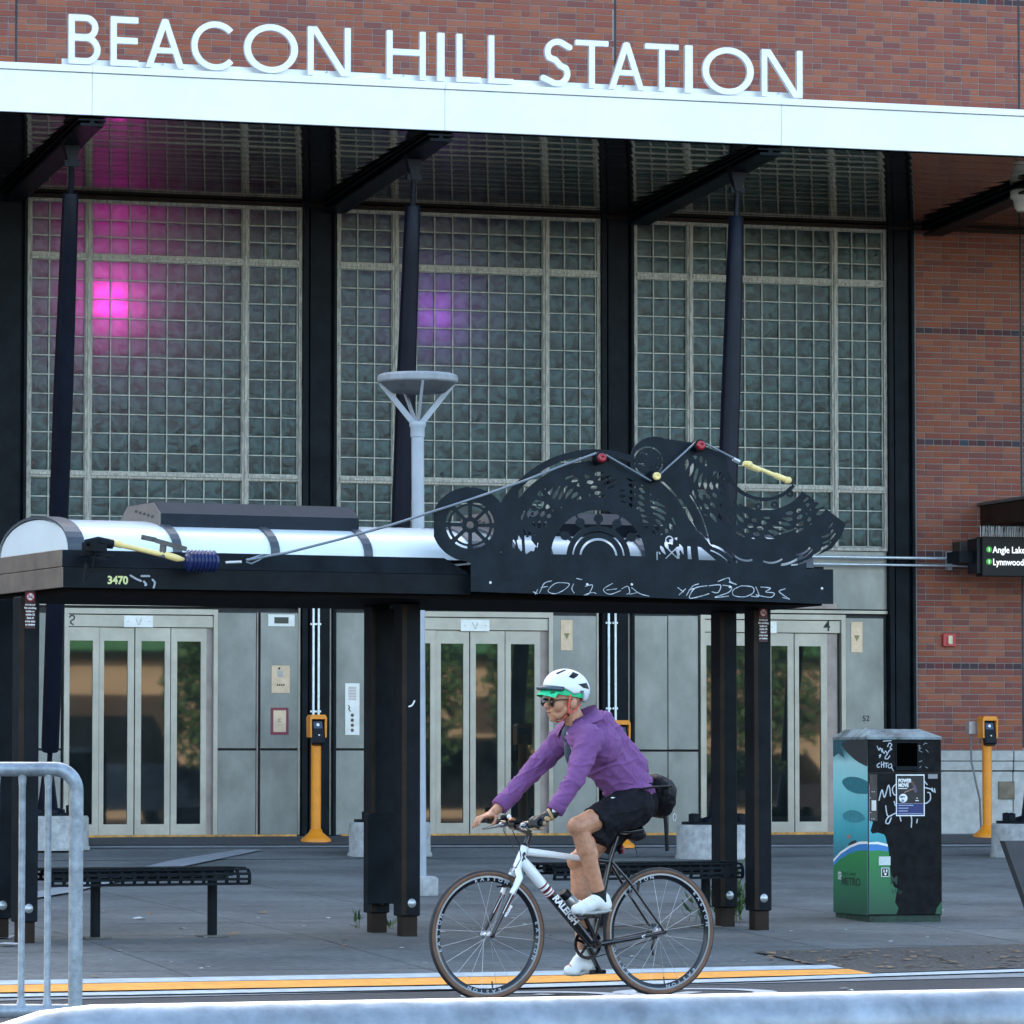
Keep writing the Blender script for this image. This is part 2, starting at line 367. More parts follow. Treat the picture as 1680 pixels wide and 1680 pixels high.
# paving slabs, each its own piece
plaza = strip_grid('pavement', M_base, -14, 40, KT+.004, 50, .7, -.012)
def slab(x0, x1, y0, y1, g=.007):
    mb = MB(); vs = []; n = 3
    for dz in (0, -.035):
        for j in range(n+1):
            for i in range(n+1):
                x = x0+g+(x1-x0-2*g)*i/n; ya = max(y0+.013, kerb_y(x)); y = ya+(y1-.013-ya)*j/n; vs.append((x, y, zg(x, y)+dz))
    q = (n+1)**2; fs = [(j*(n+1)+i, j*(n+1)+i+1, (j+1)*(n+1)+i+1, (j+1)*(n+1)+i) for j in range(n) for i in range(n)]
    ring = [i for i in range(n+1)]+[(j)*(n+1)+n for j in range(1, n+1)]+[n*(n+1)+i for i in range(n-1, -1, -1)]+[j*(n+1) for j in range(n-1, 0, -1)]
    fs += [(ring[k], ring[(k-1)], ring[(k-1)]+q, ring[k]+q) for k in range(len(ring))]
    mb.add(vs, fs); return mb.build('paving_slab', M_slab, plaza)
M_slab = mat('concrete paving', (.118, .124, .122), .85, var=.22, scale=14, bump=.3, bscale=170, detail=12, rnd=.10, stain=True)
def kerb_y(x): return (22.745+sin(AST)*x)/cos(AST)
xs = [1.0+1.52*i for i in range(15)]; ys = [20, 25.05, 26.57, 28.09, 29.62, 31.9, 34.2, 36.5, 38.8, 41.1]
for j in range(len(ys)-1):
    for i in range(len(xs)-1):
        if kerb_y(xs[i]) < ys[j+1]-.05: slab(xs[i], xs[i+1], ys[j], ys[j+1])
# far part of the plaza up to the facade: asphalt apron drawn as one sheet following the slope
mb = MB(); vs = []; nx = 30
for i in range(nx+1):
    x = -2+30*i/nx
    for k in range(6):
        y = 41.11+(YB-41.11)*k/5; vs.append((x, y, zg(x, y)+.003))
mb.add(vs, [(i*6+k, (i+1)*6+k, (i+1)*6+k+1, i*6+k+1) for i in range(nx) for k in range(5)])
mb.build('apron', M_plaza, kind='structure')
def gsheet(name, pts, m, dz, kind='structure', label=None, sub=6):
    """painted or cast sheet lying on the ground between two px polylines (near list, far list)"""
    mb = MB(); near, far = pts; P = []
    def samp(L, t):
        k = t*(len(L)-1); i = min(int(k), len(L)-2); f = k-i; return (L[i][0]+(L[i+1][0]-L[i][0])*f, L[i][1]+(L[i+1][1]-L[i][1])*f)
    S = 40
    for i in range(S+1):
        a = ground(*samp(near, i/S)); b = ground(*samp(far, i/S))
        for k in range(3):
            p = a.lerp(b, k/2); P.append((p.x, p.y, zg(p.x, p.y)+dz))
    mb.add(P, [(i*3+k, (i+1)*3+k, (i+1)*3+k+1, i*3+k+1) for i in range(S) for k in range(2)])
    return mb.build(name, m, kind=kind)
M_kerbw = mat('worn white kerb paint', (.42, .47, .50), .7, var=.16, scale=10, detail=10)
M_kerby = mat('worn yellow kerb paint', (.80, .33, .045), .7, var=.14, scale=12, detail=10)
M_kerb = mat('kerb concrete', (.22, .23, .24), .8, var=.15, scale=8)
M_soil = mat('gravelly soil', (.085, .075, .065), .95, var=.5, scale=40, bump=1, bscale=150)
# kerb: a low flush concrete strip with white and yellow bands
mb = MB()
for (y0, y1, dz) in ((KT, 22.735, .004),):
    vs = []
    for i in range(41):
        for y in (y0, y1):
            p = SF.wor(-6+24*i/40, y); vs.append((p.x, p.y, max(zg(p.x, p.y), .0)+dz))
    mb.add(vs, [(i*2, (i+1)*2, (i+1)*2+1, i*2+1) for i in range(40)])
mb.build('kerb', M_kerb, kind='structure')
gsheet('kerb_edge_line', ([(-150, 1642), (850, 1624), (1270, 1612), (1440, 1605), (1900, 1590)], [(-150, 1637), (850, 1618.5), (1270, 1606.5), (1440, 1600.5), (1900, 1585.5)]), M_kerbw, .012)
gsheet('kerb_yellow_stripe', ([(-150, 1635), (850, 1617), (1270, 1605), (1432, 1601)], [(-150, 1623), (850, 1605.5), (1270, 1595.5), (1392, 1593.5)]), M_kerby, .014)
gsheet('kerb_back_line', ([(-150, 1622), (850, 1604.5), (1270, 1594.6), (1385, 1592)], [(-150, 1615), (850, 1597.5), (1270, 1588), (1362, 1586.5)]), M_kerbw, .013)
gsheet('planting_strip', ([(1405, 1600), (1700, 1590), (2000, 1582)], [(1235, 1563), (1600, 1553), (2000, 1545)]), M_soil, .010)
M_pale = mat('pale concrete band', (.25, .265, .28), .8, var=.15, scale=6)
M_apr = mat('dark apron asphalt', (.055, .057, .06), .85, var=.2, scale=20, bump=.3, bscale=200)
gsheet('apron_channel', ([(-300, 1389), (2000, 1385)], [(-300, 1374), (2000, 1370.5)]), M_apr, .010)
gsheet('drain_line', ([(-300, 1393.5), (2000, 1389.5)], [(-300, 1390.8), (2000, 1386.8)]), M_pale, .012)
gsheet('concrete_band', ([(-20, 1490), (120, 1466), (300, 1424), (430, 1397)], [(-20, 1482), (110, 1456), (280, 1414), (395, 1396)]), M_pale, .016)
M_thr = mat('ochre threshold paint', (.50, .24, .05), .7, var=.3, scale=12)
M_road_w = mat('white road paint', (.42, .45, .48), .7, var=.12, scale=14)
def road_ring(c, r0, r1, kx=1.0, dz=.005, a0=0, a1=2*pi):
    mb = MB(); vs = []; n = 36
    for i in range(n+1):
        th = a0+(a1-a0)*i/n
        for r in (r0, r1): p = SF.wor(c[0]+r*cos(th)*kx, c[1]+r*sin(th)); vs.append((p.x, p.y, dz))
    mb.add(vs, [(i*2, i*2+1, (i+1)*2+1, (i+1)*2) for i in range(n)]); return mb
g0 = ground(1140, 1629); g0 = SF.loc(g0)
mb = road_ring((g0.x, g0.y), .30, .42, 1.1); g1 = SF.loc(ground(880, 1633)); mb2 = road_ring((g1.x, g1.y-.1), .30, .42, 1.1); mb.v += []; 
k = len(mb.v); mb.add(mb2.v, mb2.f)
for (p, q) in (((g0.x, g0.y), (g0.x-.5, g0.y-.45)), ((g0.x-.5, g0.y-.45), (g1.x, g1.y)), ((g0.x-.5, g0.y-.45), (g0.x-.85, g0.y+.05))):
    P = SF.wor(*p); Q = SF.wor(*q); dv = (Q-P).normalized(); nn = Vector((-dv.y, dv.x, 0))*.045
    mb.add([(P+nn+Vector((0,0,.008))), (P-nn+Vector((0,0,.008))), (Q-nn+Vector((0,0,.008))), (Q+nn+Vector((0,0,.008)))], [(0, 1, 2, 3)])
mb.build('painted_bicycle_symbol', M_road_w, kind='structure')
gsheet('lane_line', ([(100, 1668), (190, 1666), (240, 1664)], [(100, 1655), (190, 1653.5), (205, 1657)]), M_road_w, .006)

# ================================================================== STATION BUILDING
BF = Frame((12.9, YB, .53))
B = lambda u, v, y=0: BF.px(u, v, y)
st = thing('station_building', 'brick transit station with tall glass block windows, elevator doors and a white canopy edge', 'building', BF)
Z0 = -.53
L = lambda x: x-12.9; Zl = lambda z: z-.53
WTOP, T1, T2, WBOT, SOF = Zl(7.04), Zl(6.45), Zl(4.22), Zl(3.56), Zl(7.25)
# carcass behind everything (keeps the sun off the street)
mb = MB(); mb.box(-40, 40, 6, 18, -.6, 17); mb.build('rear_volume', M_mortar, st)
mb = MB()
mb.box(-40, L(7.2), -.043, .3, -.6, 16.5); mb.box(L(7.2), L(17.9), -.043, .3, Zl(7.50), 16.5); mb.box(L(17.9), 40, -.043, .3, -.6, 16.5)
wall = mb.build('brick_wall', M_mortar, st)
# bricks
CH = .0672; BW = .203
bs = {}
for nm, w in (('s', BW-.009), ('h', BW/2-.009)):
    b = MB(); b.bbox(-w/2, w/2, -.05, .055, -CH/2+.005, CH/2-.005, .002); bs[nm] = b
me_s = bs['s'].mesh('brick', M_brick); me_h = bs['h'].mesh('brick', M_brick); me_d = bs['h'].mesh('brick', M_brickd)
A0 = Zl(5.96)                                   # an accent course; every 18th is one
cand = []
def rows(x0, x1, z0, z1, joints, key):
    k0 = int(math.floor((z0-A0)/CH)); k1 = int(math.ceil((z1-A0)/CH))
    for k in range(k0, k1+1):
        z = A0+k*CH
        if z < z0 or z > z1: continue
        acc = k % 18 == 0
        segs = []; a = x0
        for jn in sorted(joints)+[x1]:
            if jn > a: segs.append((a, jn-.01)); a = jn+.01
        rr = random.Random(k*7+int(x0*3)); odd = k % 2
        for (a, b) in segs:
            x = a - (0 if not odd else BW/2)*(1) 
            hd = (k % 3 == 0)
            c = 0
            while x < b-.02:
                if acc: w, t = BW/2, 'd'
                elif hd and rr.random() < .62 or (not hd and rr.random() < .10): w, t = BW/2, 'h'
                else: w, t = BW, 's'
                lo, hi = max(x, a), min(x+w, b)
                if hi-lo > .03: cand.append((key, (lo+hi)/2, z, (hi-lo), w, t))
                x += w
jn = [L(v) for v in (8.07, 14.503, 19.15)]
rows(L(2), L(25), Zl(7.70), Zl(11.5), jn, 'up')
rows(L(17.92), L(25), Zl(1.45), Zl(7.20), [L(19.155)], 'rt')
rows(L(2), L(7.18), Zl(.7), Zl(7.20), [], 'up')
def px_of(p):                                    # world point to pixel
    d = Vector(p)-CAM; k = d.dot(_f); return 840+FPX*d.dot(_r)/k, 840-FPX*d.dot(_u)/k
single = []; rest = {'up': MB(), 'rt': MB(), 'upd': MB(), 'rtd': MB()}
vis = {'up': [], 'rt': []}
for c in cand:
    u, v = px_of(BF.wor(c[1], 0, c[2])); ok = -8 < u < 1690 and v > -6
    if c[0] == 'up': ok = ok and v < 95+u*.046 and not (108 < u < 1320 and v > 18+(u-112)*.056 and v < 100+u*.05 and False)
    (vis[c[0]].append(c) if ok else None)
    if not ok: single.append((c, False))
for key in ('up', 'rt'):
    L_ = sorted(vis[key], key=lambda c: -(c[3])*1.0+ .02*c[1])
    n1 = 300 if key == 'up' else 300
    for i, c in enumerate(L_): single.append((c, i < n1))
for c, one in single:
    key, x, z, w, w0, t = c
    if one:
        me = {'s': me_s, 'h': me_h, 'd': me_d}[t]
        o = inst('brick', me, wall, (x, random.uniform(-.0015, .0015), z), scale=((w-.010)/(w0-.010), 1, 1))
    else:
        mb = rest[key+('d' if t == 'd' else '')]; (mb.box if not (-30 < px_of(BF.wor(x, 0, z))[0] < 1710 and px_of(BF.wor(x, 0, z))[1] > -30) else mb.bbox)(x-w/2+.005, x+w/2-.005, -.05, .055, z-CH/2+.005, z+CH/2-.005, *(() if not (-30 < px_of(BF.wor(x, 0, z))[0] < 1710 and px_of(BF.wor(x, 0, z))[1] > -30) else (.002,)))
for key, mb in rest.items():
    if mb.v: mb.build('brick_courses', M_brickd if key.endswith('d') else M_brick, wall, kind='stuff')
for x_ in jn: m_ = MB(); m_.box(x_-.011, x_+.011, -.0465, -.044, Zl(7.7) if x_ < L(18) else Zl(1.45), Zl(9.9)); m_.build('control_joint', M_base, wall)
# cast stone base at the right
S = [(B(1497, 1300)[0], L(19.0)), (L(19.012), L(21.5)), (L(21.512), L(25))]
zt = B(1580, 1232)[1]; z1 = B(1580, 1249)[1]; z2 = B(1580, 1265)[1]
mb = MB(); mb.box(L(17.9), 12, -.046, -.044, -.1, zt-.002); mb.build('stone_base', M_base, st)
for (a, b) in S:
    for (q, w, y) in ((zt, z1+.004, -.12), (z1-.002, z2+.006, -.11), (z2-.006, -.06, -.095)):
        mb = MB(); mb.bbox(a, b, y, .05, w, q, .006); mb.build('stone_block', M_stone, st)
mb = MB(); x0, z0 = B(1632, 1311); x1, z1_ = B(1658, 1282); mb.bbox(x0, x1, -.115, -.094, z0, z1_, .004)
gp = mb.build('floor_vent', mat('rusty vent plate', (.16, .13, .09), .6, .3, var=.3), st)
# ---- glass block windows
me_b = MB(); w = .0915
vs = []; n = 6
for j in range(n+1):
    for i in range(n+1):
        a = -1+2*i/n; b = -1+2*j/n; vs.append((a*w, -.003*(1-a**4)*(1-b**4), b*w))
fs = [(j*(n+1)+i, j*(n+1)+i+1, (j+1)*(n+1)+i+1, (j+1)*(n+1)+i) for j in range(n) for i in range(n)]
me_b.add(vs, fs, True); me_b.add([(-w,0,-w),(w,0,-w),(w,0,w),(-w,0,w),(-w,.07,-w),(w,.07,-w),(w,.07,w),(-w,.07,w)], [(0,4,5,1),(1,5,6,2),(2,6,7,3),(3,7,4,0),(7,6,5,4)])
me_block = me_b.mesh('glass_block', M_block)
def colsplit(x0, a, b, x1, mw=.036):
    out = []
    for (p, q, n) in ((x0+.05, a-mw, 3), (a+mw, b-mw, 8), (b+mw, x1-.045, 3)):
        out.append([(p+(q-p)*i/n) for i in range(n+1)])
    return out
zrow = [[WBOT+.045+(T2-.035-WBOT-.045)*i/3 for i in range(4)], [T2+.035+(T1-T2-.07)*i/11 for i in range(12)], [T1+.035+(WTOP-.03-T1-.035)*i/3 for i in range(4)]]
M_grid = mat('block joint bars', (.36, .36, .31), .5, .1, var=.2, scale=10)
for k in range(3):
    x0 = L(8.20+3.25*k); x1 = x0+2.885; ma, mb_ = x0+.64, x0+2.285
    cols = colsplit(x0, ma, mb_, x1); F = MB()
    F.box(x0, x0+.04, -.045, .05, WBOT, WTOP); F.box(x1-.035, x1, -.045, .05, WBOT, WTOP)
    F.box(x0+.04, x1-.035, -.045, .05, WBOT, WBOT+.035); F.box(x0+.04, x1-.035, -.045, .05, WTOP-.03, WTOP)
    win = F.build('glass_block_window', M_mull, st)
    g = MB()
    for xm in (ma, mb_):
        m_ = MB(); m_.box(xm-.034, xm+.034, -.05, .05, WBOT+.036, WTOP-.031); m_.box(xm-.012, xm+.012, -.066, -.05, WBOT+.036, WTOP-.031); m_.build('mullion', M_mull, win)
    for zm in (T1, T2):
        for (p, q) in ((x0+.041, ma-.035), (ma+.035, mb_-.035), (mb_+.035, x1-.036)):
            m_ = MB(); m_.box(p, q, -.047, .05, zm-.033, zm+.033); m_.box(p, q, -.06, -.047, zm-.008, zm+.016); m_.build('transom', M_mull, win)
    for cs in cols:
        for zs in zrow:
            for x in cs: g.box(x-.006, x+.006, -.022, .045, zs[0], zs[-1])
            for z in zs:
                for i in range(len(cs)-1): g.box(cs[i]+.008, cs[i+1]-.008, -.020, .045, z-.006, z+.006)
            for i in range(len(cs)-1):
                for j in range(len(zs)-1):
                    o = inst('glass_block', me_block, win, ((cs[i]+cs[i+1])/2, 0, (zs[j]+zs[j+1])/2), rot=(random.gauss(0, .006), 0, random.gauss(0, .006)), scale=((cs[i+1]-cs[i]-.014)/.183, 1, (zs[j+1]-zs[j]-.014)/.183))
    g.build('joint_grid', M_grid, win)
# interior behind the glass: floor, back wall, lit coloured lamps, and an added one
mb = MB(); mb.box(L(2), L(17.9), .055, .16, WTOP-.0, SOF+.1); mb.box(L(2), L(17.9), 3.4, 3.5, -.1, 7); mb.box(L(2), L(17.9), .3, 3.4, 6.9, 7.0); mb.box(L(2), L(2)+.1, .3, 3.4, -.1, 6.9); mb.box(L(17.8), L(17.9), .3, 3.4, -.1, 6.9); mb.build('interior_wall', mat('interior wall', (.10, .11, .11), .8), st)
def lamp(u, v, col, e, y, r):
    x, z = B(u, v); ld = bpy.data.lights.new('coloured_or_added_lamp', 'POINT'); ld.energy = e; ld.color = col; ld.shadow_soft_size = r
    lo = bpy.data.objects.new('coloured_or_added_lamp', ld); COL.objects.link(lo); lo.parent = st; lo.location = (x, y, z)
lamp(182, 495, (1, .03, .62), 48, .25, .08)
lamp(190, 362, (1, .03, .62), 16, .45, .10)  # added magenta lamp without a source there, feeds the soffit reflection
lamp(716, 515, (.52, .10, 1), 15, .28, .10)
# ---- pilasters (dark steel posts between the windows)
def ipost(a, b, zb=-.05, zt=SOF):
    m_ = MB(); m_.box(a, b, -.02, .05, zb, zt); m_.box(a+.0, a+.05, -.10, -.02, zb, zt); m_.box(a+.08, b-.06, -.06, -.02, zb, zt); m_.box(b-.03, b, -.10, -.02, zb, zt); m_.build('steel_pilaster', M_black, st)
ipost(L(7.2), L(8.195)); 
for k in range(2): ipost(L(11.09+3.25*k), L(11.445+3.25*k))
ipost(L(17.59), L(17.885))
for x in (11.09, 14.34, ):                                         # downpipe-like conduits on the pilasters
    pass
for (u, vb) in ((513.5, 1300), (522.5, 1190), (999, 1185), (1010, 1185)):
    x, zb = B(u, vb, -.13); _, zt_ = B(u, 930, -.13)
    m_ = MB(); pts = [(x, -.13, zt_), (x, -.13, zb)]
    if u == 513.5: pts = [(x, -.13, zt_), (x, -.13, zb+.1), (x+.03, -.13, zb)]
    m_.tube(pts, .014, 8); 
    for zz in (zt_-.6, zt_-1.5): m_.box(x-.028, x+.028, -.125, -.10, zz, zz+.02)
    m_.build('conduit', M_conduit, st)
# ---- lower facade: stainless panels
def panel(u0, v0, u1, v1, m=None, y0=-.03, y1=.05, name='wall_panel', ref=1200, b=.004):
    x0 = B(u0, ref, y0)[0]; x1 = B(u1, ref, y0)[0]; zt_ = B((u0+u1)/2, v0, y0)[1]; zb_ = B((u0+u1)/2, v1, y0)[1]
    m_ = MB(); m_.bbox(x0, x1, y0, y1, zb_, zt_, b); return m_.build(name, m or M_steel, st)
for k in range(3):
    m_ = MB(); x0 = L(8.20+3.25*k); x1 = x0+2.885; m_.bbox(x0, x1, -.02, .05, Zl(2.93), WBOT-.004, .004); m_.build('wall_panel', M_steel, st)
    m_ = MB(); m_.box(x0, x1, -.035, .05, Zl(2.885), Zl(2.918)); m_.build('trim_strip', M_frame, st)
    m_ = MB(); m_.box(x0+.02, x1, .02, .1, -.05, Zl(2.88)); m_.box(x0-.3, x1+.3, .055, .12, Zl(2.88), WBOT-.01); m_.build('joint_backing', M_base, st)
    m_ = MB(); m_.box(x0+.45, x0+2.3, -.028, -.021, Zl(2.935), Zl(3.0)); m_.build('header_strip', M_frame2, st)
for r in ((357, 1005, 420, 1228), (357, 1231, 420, 1370), (427, 1005, 489.5, 1228), (427, 1231, 489.5, 1370), (62, 1005, 100, 1228), (62, 1231, 100, 1370),
          (543.5, 1005, 604, 1228), (543.5, 1231, 604, 1370), (605, 1005, 682, 1370), (907.5, 1010, 979, 1229), (907.5, 1232, 979, 1369),
          (1032, 1010, 1095.5, 1230), (1032, 1233, 1095.5, 1369), (1096.5, 1010, 1146, 1230), (1096.5, 1233, 1146, 1369), (1388, 1014, 1450.5, 1369)):
    panel(*r)
for u in (491, 541.5, 981, 1031.5):
    panel(u-1.6, 990, u+1.6, 1370, M_frame, y0=-.04, name='edge_trim', b=.002)
panel(420.8, 1005, 423.2, 1370, M_frame2, y0=-.034, name='edge_trim', b=.001)
for (u0, u1) in ((103, 487), (560, 979), (1034, 1450)):
    xa = B(u0, 1370, -.12)[0]; xb = B(u1, 1370, -.12)[0]; m_ = MB(); m_.box(xa, xb, -.12, -.065, -.04, .021); m_.build('threshold_strip', M_thr, st)
# ---- elevator doors
def elevator(fl, fr, v0, lo, num, numu, glasses, jamb, leafs):
    """fl..fr frame outer px, leafs list of (u0,u1), glass list of (u0,u1)"""
    X = lambda u: B(u, 1200)[0]; z_t = B((fl+fr)/2, v0)[1]; zf = 0.0
    m_ = MB(); m_.box(X(fl)-0, X(fl+7), -.06, .06, zf, z_t); m_.box(X(fr-7), X(fr), -.06, .06, zf, z_t); m_.box(X(fl+7), X(fr-7), -.06, .06, z_t-.055, z_t)
    m_.build('door_frame', M_frame, st)
    zh = z_t-.055; zl = B((fl+fr)/2, v0+30)[1]
    m_ = MB(); m_.bbox(X(fl+7), X(fr-7), -.035, .06, zl, zh-.008, .003); m_.build('door_header', M_frame, st)
    m_ = MB(); m_.box(X(jamb[0]), X(jamb[1]), .0, .06, zf, zl-.004); m_.build('door_jamb', M_frame2, st)
    for (a, b), y in zip(leafs, (-.022, -.004, -.012, -.004, -.012)):
        g = [q for q in glasses if a <= q[0] and q[1] <= b]
        x0, x1 = X(a), X(b); zt_ = zl-.006
        m_ = MB(); gz1 = zt_-.135; gz0 = .13
        if g:
            g = g[0]; gx0, gx1 = X(g[0]), X(g[1])
            m_.box(x0, gx0, y, .05, .01, zt_); m_.box(gx1, x1, y, .05, .01, zt_); m_.box(gx0, gx1, y, .05, .01, gz0); m_.box(gx0, gx1, y, .05, gz1, zt_)
            o = m_.build('door_leaf', M_frame, st)
            q = MB(); q.box(gx0, gx1, y+.018, y+.03, gz0, gz1); q.build('door_glass', M_glass, o)
        else:
            m_.box(x0, x1, y, .05, .01, zt_); m_.build('door_leaf', M_frame, st)
    m_ = MB(); m_.box(X(fl+7), X(fr-7), -.05, .06, -.03, .008); m_.build('door_sill', M_frame2, st)
    u, v = lo; m_ = MB(); xa, za = B(u-23.5, v+9.5, -.036); xb, zb_ = B(u+24, v-9.5, -.036); m_.bbox(xa, xb, -.040, -.0355, za, zb_, .0015); pl = m_.build('indicator_plate', M_plate, st)
    m_ = MB(); cx, cz = (xa+xb)/2, (za+zb_)/2
    for i in range(5):
        for sgn in (-1, 1): m_.ell((cx+sgn*(i+.2)*.0065, -.0405, cz-.032+i*.014), (.0045, .002, .0045), 8, 4)
        if i < 4: m_.ell((cx+(1)*(i*.0065+.012), -.0405, cz-.032+i*.014), (.003, .002, .003), 6, 4)
    for sgn in (-1, 1): m_.ell((cx+sgn*.11, -.0405, cz), (.005, .002, .005), 8, 4)
    m_.build('arrow_dots', M_ink, pl)
    if num:
        m_ = MB(); xa, za = B(numu[0], numu[1], -.036); m_.text(num, .16, xa, za, -.037, .002, bold=.002); m_.build('door_number', M_ink, st)
elevator(103, 355, 999, (227, 1019.5), None, None, [(113, 151), (170, 209), (231, 269.5), (290, 329)], (337, 348), [(110, 161), (162, 219.5), (221, 278.5), (280, 338)])
X_ = 0
m_ = MB();  # the elevator numeral painted like a reversed S
xa, za = B(118.5, 1017, -.037)
m_.field(lambda X, Z: f_round(X, Z, [(-.026, .028), (-.012, .045), (.012, .045), (.024, .028), (.018, .008), (-.010, -.008), (-.018, -.022), (-.008, -.036), (.010, -.048)], .014), -.06, .06, -.07, .07, .003, -.0385, -.0365, M=Matrix.Translation((xa, 0, za)))
m_.build('door_number', M_ink, st)
elevator(655, 905, 1004, (779, 1026), None, None, [(668, 705), (723, 760), (780, 816), (838, 877)], (886, 898), [(663, 714), (715, 769.5), (771, 827.5), (829, 886)])
elevator(1147, 1385, 1008, (1250, 1029), '4', (1351, 1035), [(1158, 1170), (1206, 1235), (1265, 1292), (1311, 1347)], (1357, 1374), [(1154, 1195), (1196, 1245), (1246, 1302), (1304, 1357)])
# small plates on the facade
def plate(u0, v0, u1, v1, m, name, y=-.036, d=.008):
    x0, z0 = B(u0, v1, y); x1, z1 = B(u1, v0, y); m_ = MB(); m_.bbox(x0, x1, y, y+d, z0, z1, .0015); return m_.build(name, m, st), x0, x1, z0, z1
p, x0, x1, z0, z1 = plate(440, 1008, 483.5, 1027.5, M_plate, 'floor_display')
m_ = MB(); m_.box(x0+.065, x1-.065, -.039, -.037, z0+.03, z1-.03); m_.build('screen', mat('dead screen', (.02, .03, .025), .3, var=.1), p)
p, x0, x1, z0, z1 = plate(445.5, 1092, 475.5, 1137, M_bronze, 'notice_plate')
m_ = MB()
for i in range(4): m_.box(x0+.055+i*.022, x0+.071+i*.022, -.038, -.0365, z0+.075, z0+.092)
m_.lathe([(.008, -.0375), (.012, -.0365)], (x0+.08, 0, z1-.03), 12, 'y'); m_.build('plate_marks', M_ink, p)
m_ = MB(); m_.box(x0+.06, x0+.12, -.0378, -.0365, z1-.12, z1-.05); m_.build('etched_patch', mat('etched grey', (.36, .33, .30), .5), p)
p, x0, x1, z0, z1 = plate(444, 1161, 473.5, 1205.5, mat('maroon frame', (.20, .02, .045), .5), 'emergency_panel')
m_ = MB(); m_.bbox(x0+.028, x1-.028, -.040, -.034, z0+.028, z1-.028, .001); q = m_.build('emergency_plate', M_bronze, p)
m_ = MB(); m_.field(lambda X, Z: f_ring(X, Z, 0, 0, .012, .018, 40, 320), -.03, .03, -.03, .03, .003, -.042, -.0402, M=Matrix.Translation(((x0+x1)/2, 0, (z0+z1)/2+.01))); m_.build('emblem', M_ink, p)
p, x0, x1, z0, z1 = plate(566, 1121, 590, 1206, M_plate, 'call_button_plate')
m_ = MB()
for i in range(4): m_.lathe([(.011, -.040), (.018, -.036)], ((x0+x1)/2, 0, z0+.05+i*.052), 14, 'y')
m_.build('call_button', mat('button ring', (.08, .05, .05), .4), p)
m_ = MB()
for i in range(9): m_.box(x0+.035, x1-.035, -.0375, -.0365, z1-.045-i*.016, z1-.038-i*.016)
m_.build('instruction_lines', mat('pale red print', (.30, .22, .22), .5), p)
m_ = MB(); m_.field(lambda X, Z: f_round(X, Z, [(-.01, .03), (.005, .01), (-.008, -.005), (.012, -.03)], .010), -.04, .04, -.06, .06, .003, -.0385, -.0367, M=Matrix.Translation((x0+.045, 0, z1-.26))); m_.build('print_mark', M_ink, p)
for (u0, v0, u1, v1) in ((920, 1017, 939.5, 1067), (1396.5, 1020.5, 1415, 1070.5)):
    p, x0, x1, z0, z1 = plate(u0, v0, u1, v1, M_bronze, 'lantern_plate'); cx = (x0+x1)/2; cz = (z0+z1)/2
    m_ = MB(); m_.prism([(cx-.033, cz+.02), (cx+.033, cz+.02), (cx, cz-.045)], -.0385, -.0362); m_.build('down_arrow', mat('olive arrow', (.22, .20, .08), .5), p)
m_ = MB(); xa, za = B(1415, 1183, -.036); m_.text('52', .085, xa, za, -.033, .002, bold=.001); m_.build('panel_number', M_ink, st)
m_ = MB(); xa, za = B(1420, 1196, -.036); m_.lathe([(.0, -.055), (.012, -.052), (.016, -.045), (.012, -.03)], (xa, 0, za), 12, 'y'); m_.build('key_knob', M_plate, st)
# fire alarm strobe on the brick
p, x0, x1, z0, z1 = plate(1548, 1040, 1568, 1060, M_red, 'alarm_strobe', y=-.10, d=.05)
m_ = MB(); m_.bbox(x0+.05, x1-.045, -.125, -.098, z0+.02, z1-.02, .004); m_.build('strobe_lens', mat('strobe lens', (.6, .55, .35), .3), p)
# ---- canopy
YF = 39.8-YB
zfb, zft = Zl(7.277), Zl(7.672); zrt = Zl(7.735)
jx = [B(u, 200, YF)[0] for u in (730, 1282)]; jx = [jx[0]-(jx[1]-jx[0])*2, jx[0]-(jx[1]-jx[0]), *jx, jx[1]+(jx[1]-jx[0]), jx[1]+2*(jx[1]-jx[0])]
for a, b in zip(jx[:-1], jx[1:]):
    m_ = MB(); m_.bbox(a+.002, b-.002, YF, YF+.04, zfb, zft-.006, .002); m_.build('canopy_fascia', M_white, st)
    m_ = MB(); m_.bbox(a+.001, b-.001, YF-.02, YF+.12, zft, zrt, .003); m_.build('fascia_coping', M_white, st)
m_ = MB(); m_.box(jx[0], jx[-1], YF+.05, YF+.25, zfb+.02, zft-.01); m_.box(jx[0], jx[-1], YF+.25, .055, SOF+.10, SOF+.2); m_.build('canopy_deck', M_white, st)
x0 = B(105, 90, YF)[0]; x1 = B(1316, 150, YF)[0]; m_ = MB(); m_.bbox(x0, x1, YF+.10, YF+.118, zrt+.002, zrt+.075, .003); m_.build('letter_rail', M_letter, st)
ny = 12
sz = lambda y: Zl(7.075)+.18*(y/YF)
for i in range(ny):
    y0 = YF+.05+(0-YF-.05-.01)*i/ny; y1 = YF+.05+(0-YF-.05-.01)*(i+1)/ny-.012
    for a, b in zip(jx[:-1], jx[1:]):
        m_ = MB(); vs = []; n = 6; nn = 10
        for k in range(n+1):
            for q in range(nn+1):
                t = k/n; xx = a+.004+(b-a-.008)*q/nn; vs.append((xx, y0+(y1-y0)*t, sz(y0+(y1-y0)*t)+.012-.0018*(1-(2*t-1)**2)+.0012*mnoise.noise(Vector((xx*1.3, i*3.1, t)))))
        m_.add(vs, [(k*(nn+1)+q, (k+1)*(nn+1)+q, (k+1)*(nn+1)+q+1, k*(nn+1)+q+1) for k in range(n) for q in range(nn)], True)
        m_.box(a+.004, b-.004, y0, y1, sz(y0)+.03, sz(y0)+.05); m_.build('soffit_panel', M_soffit, st)
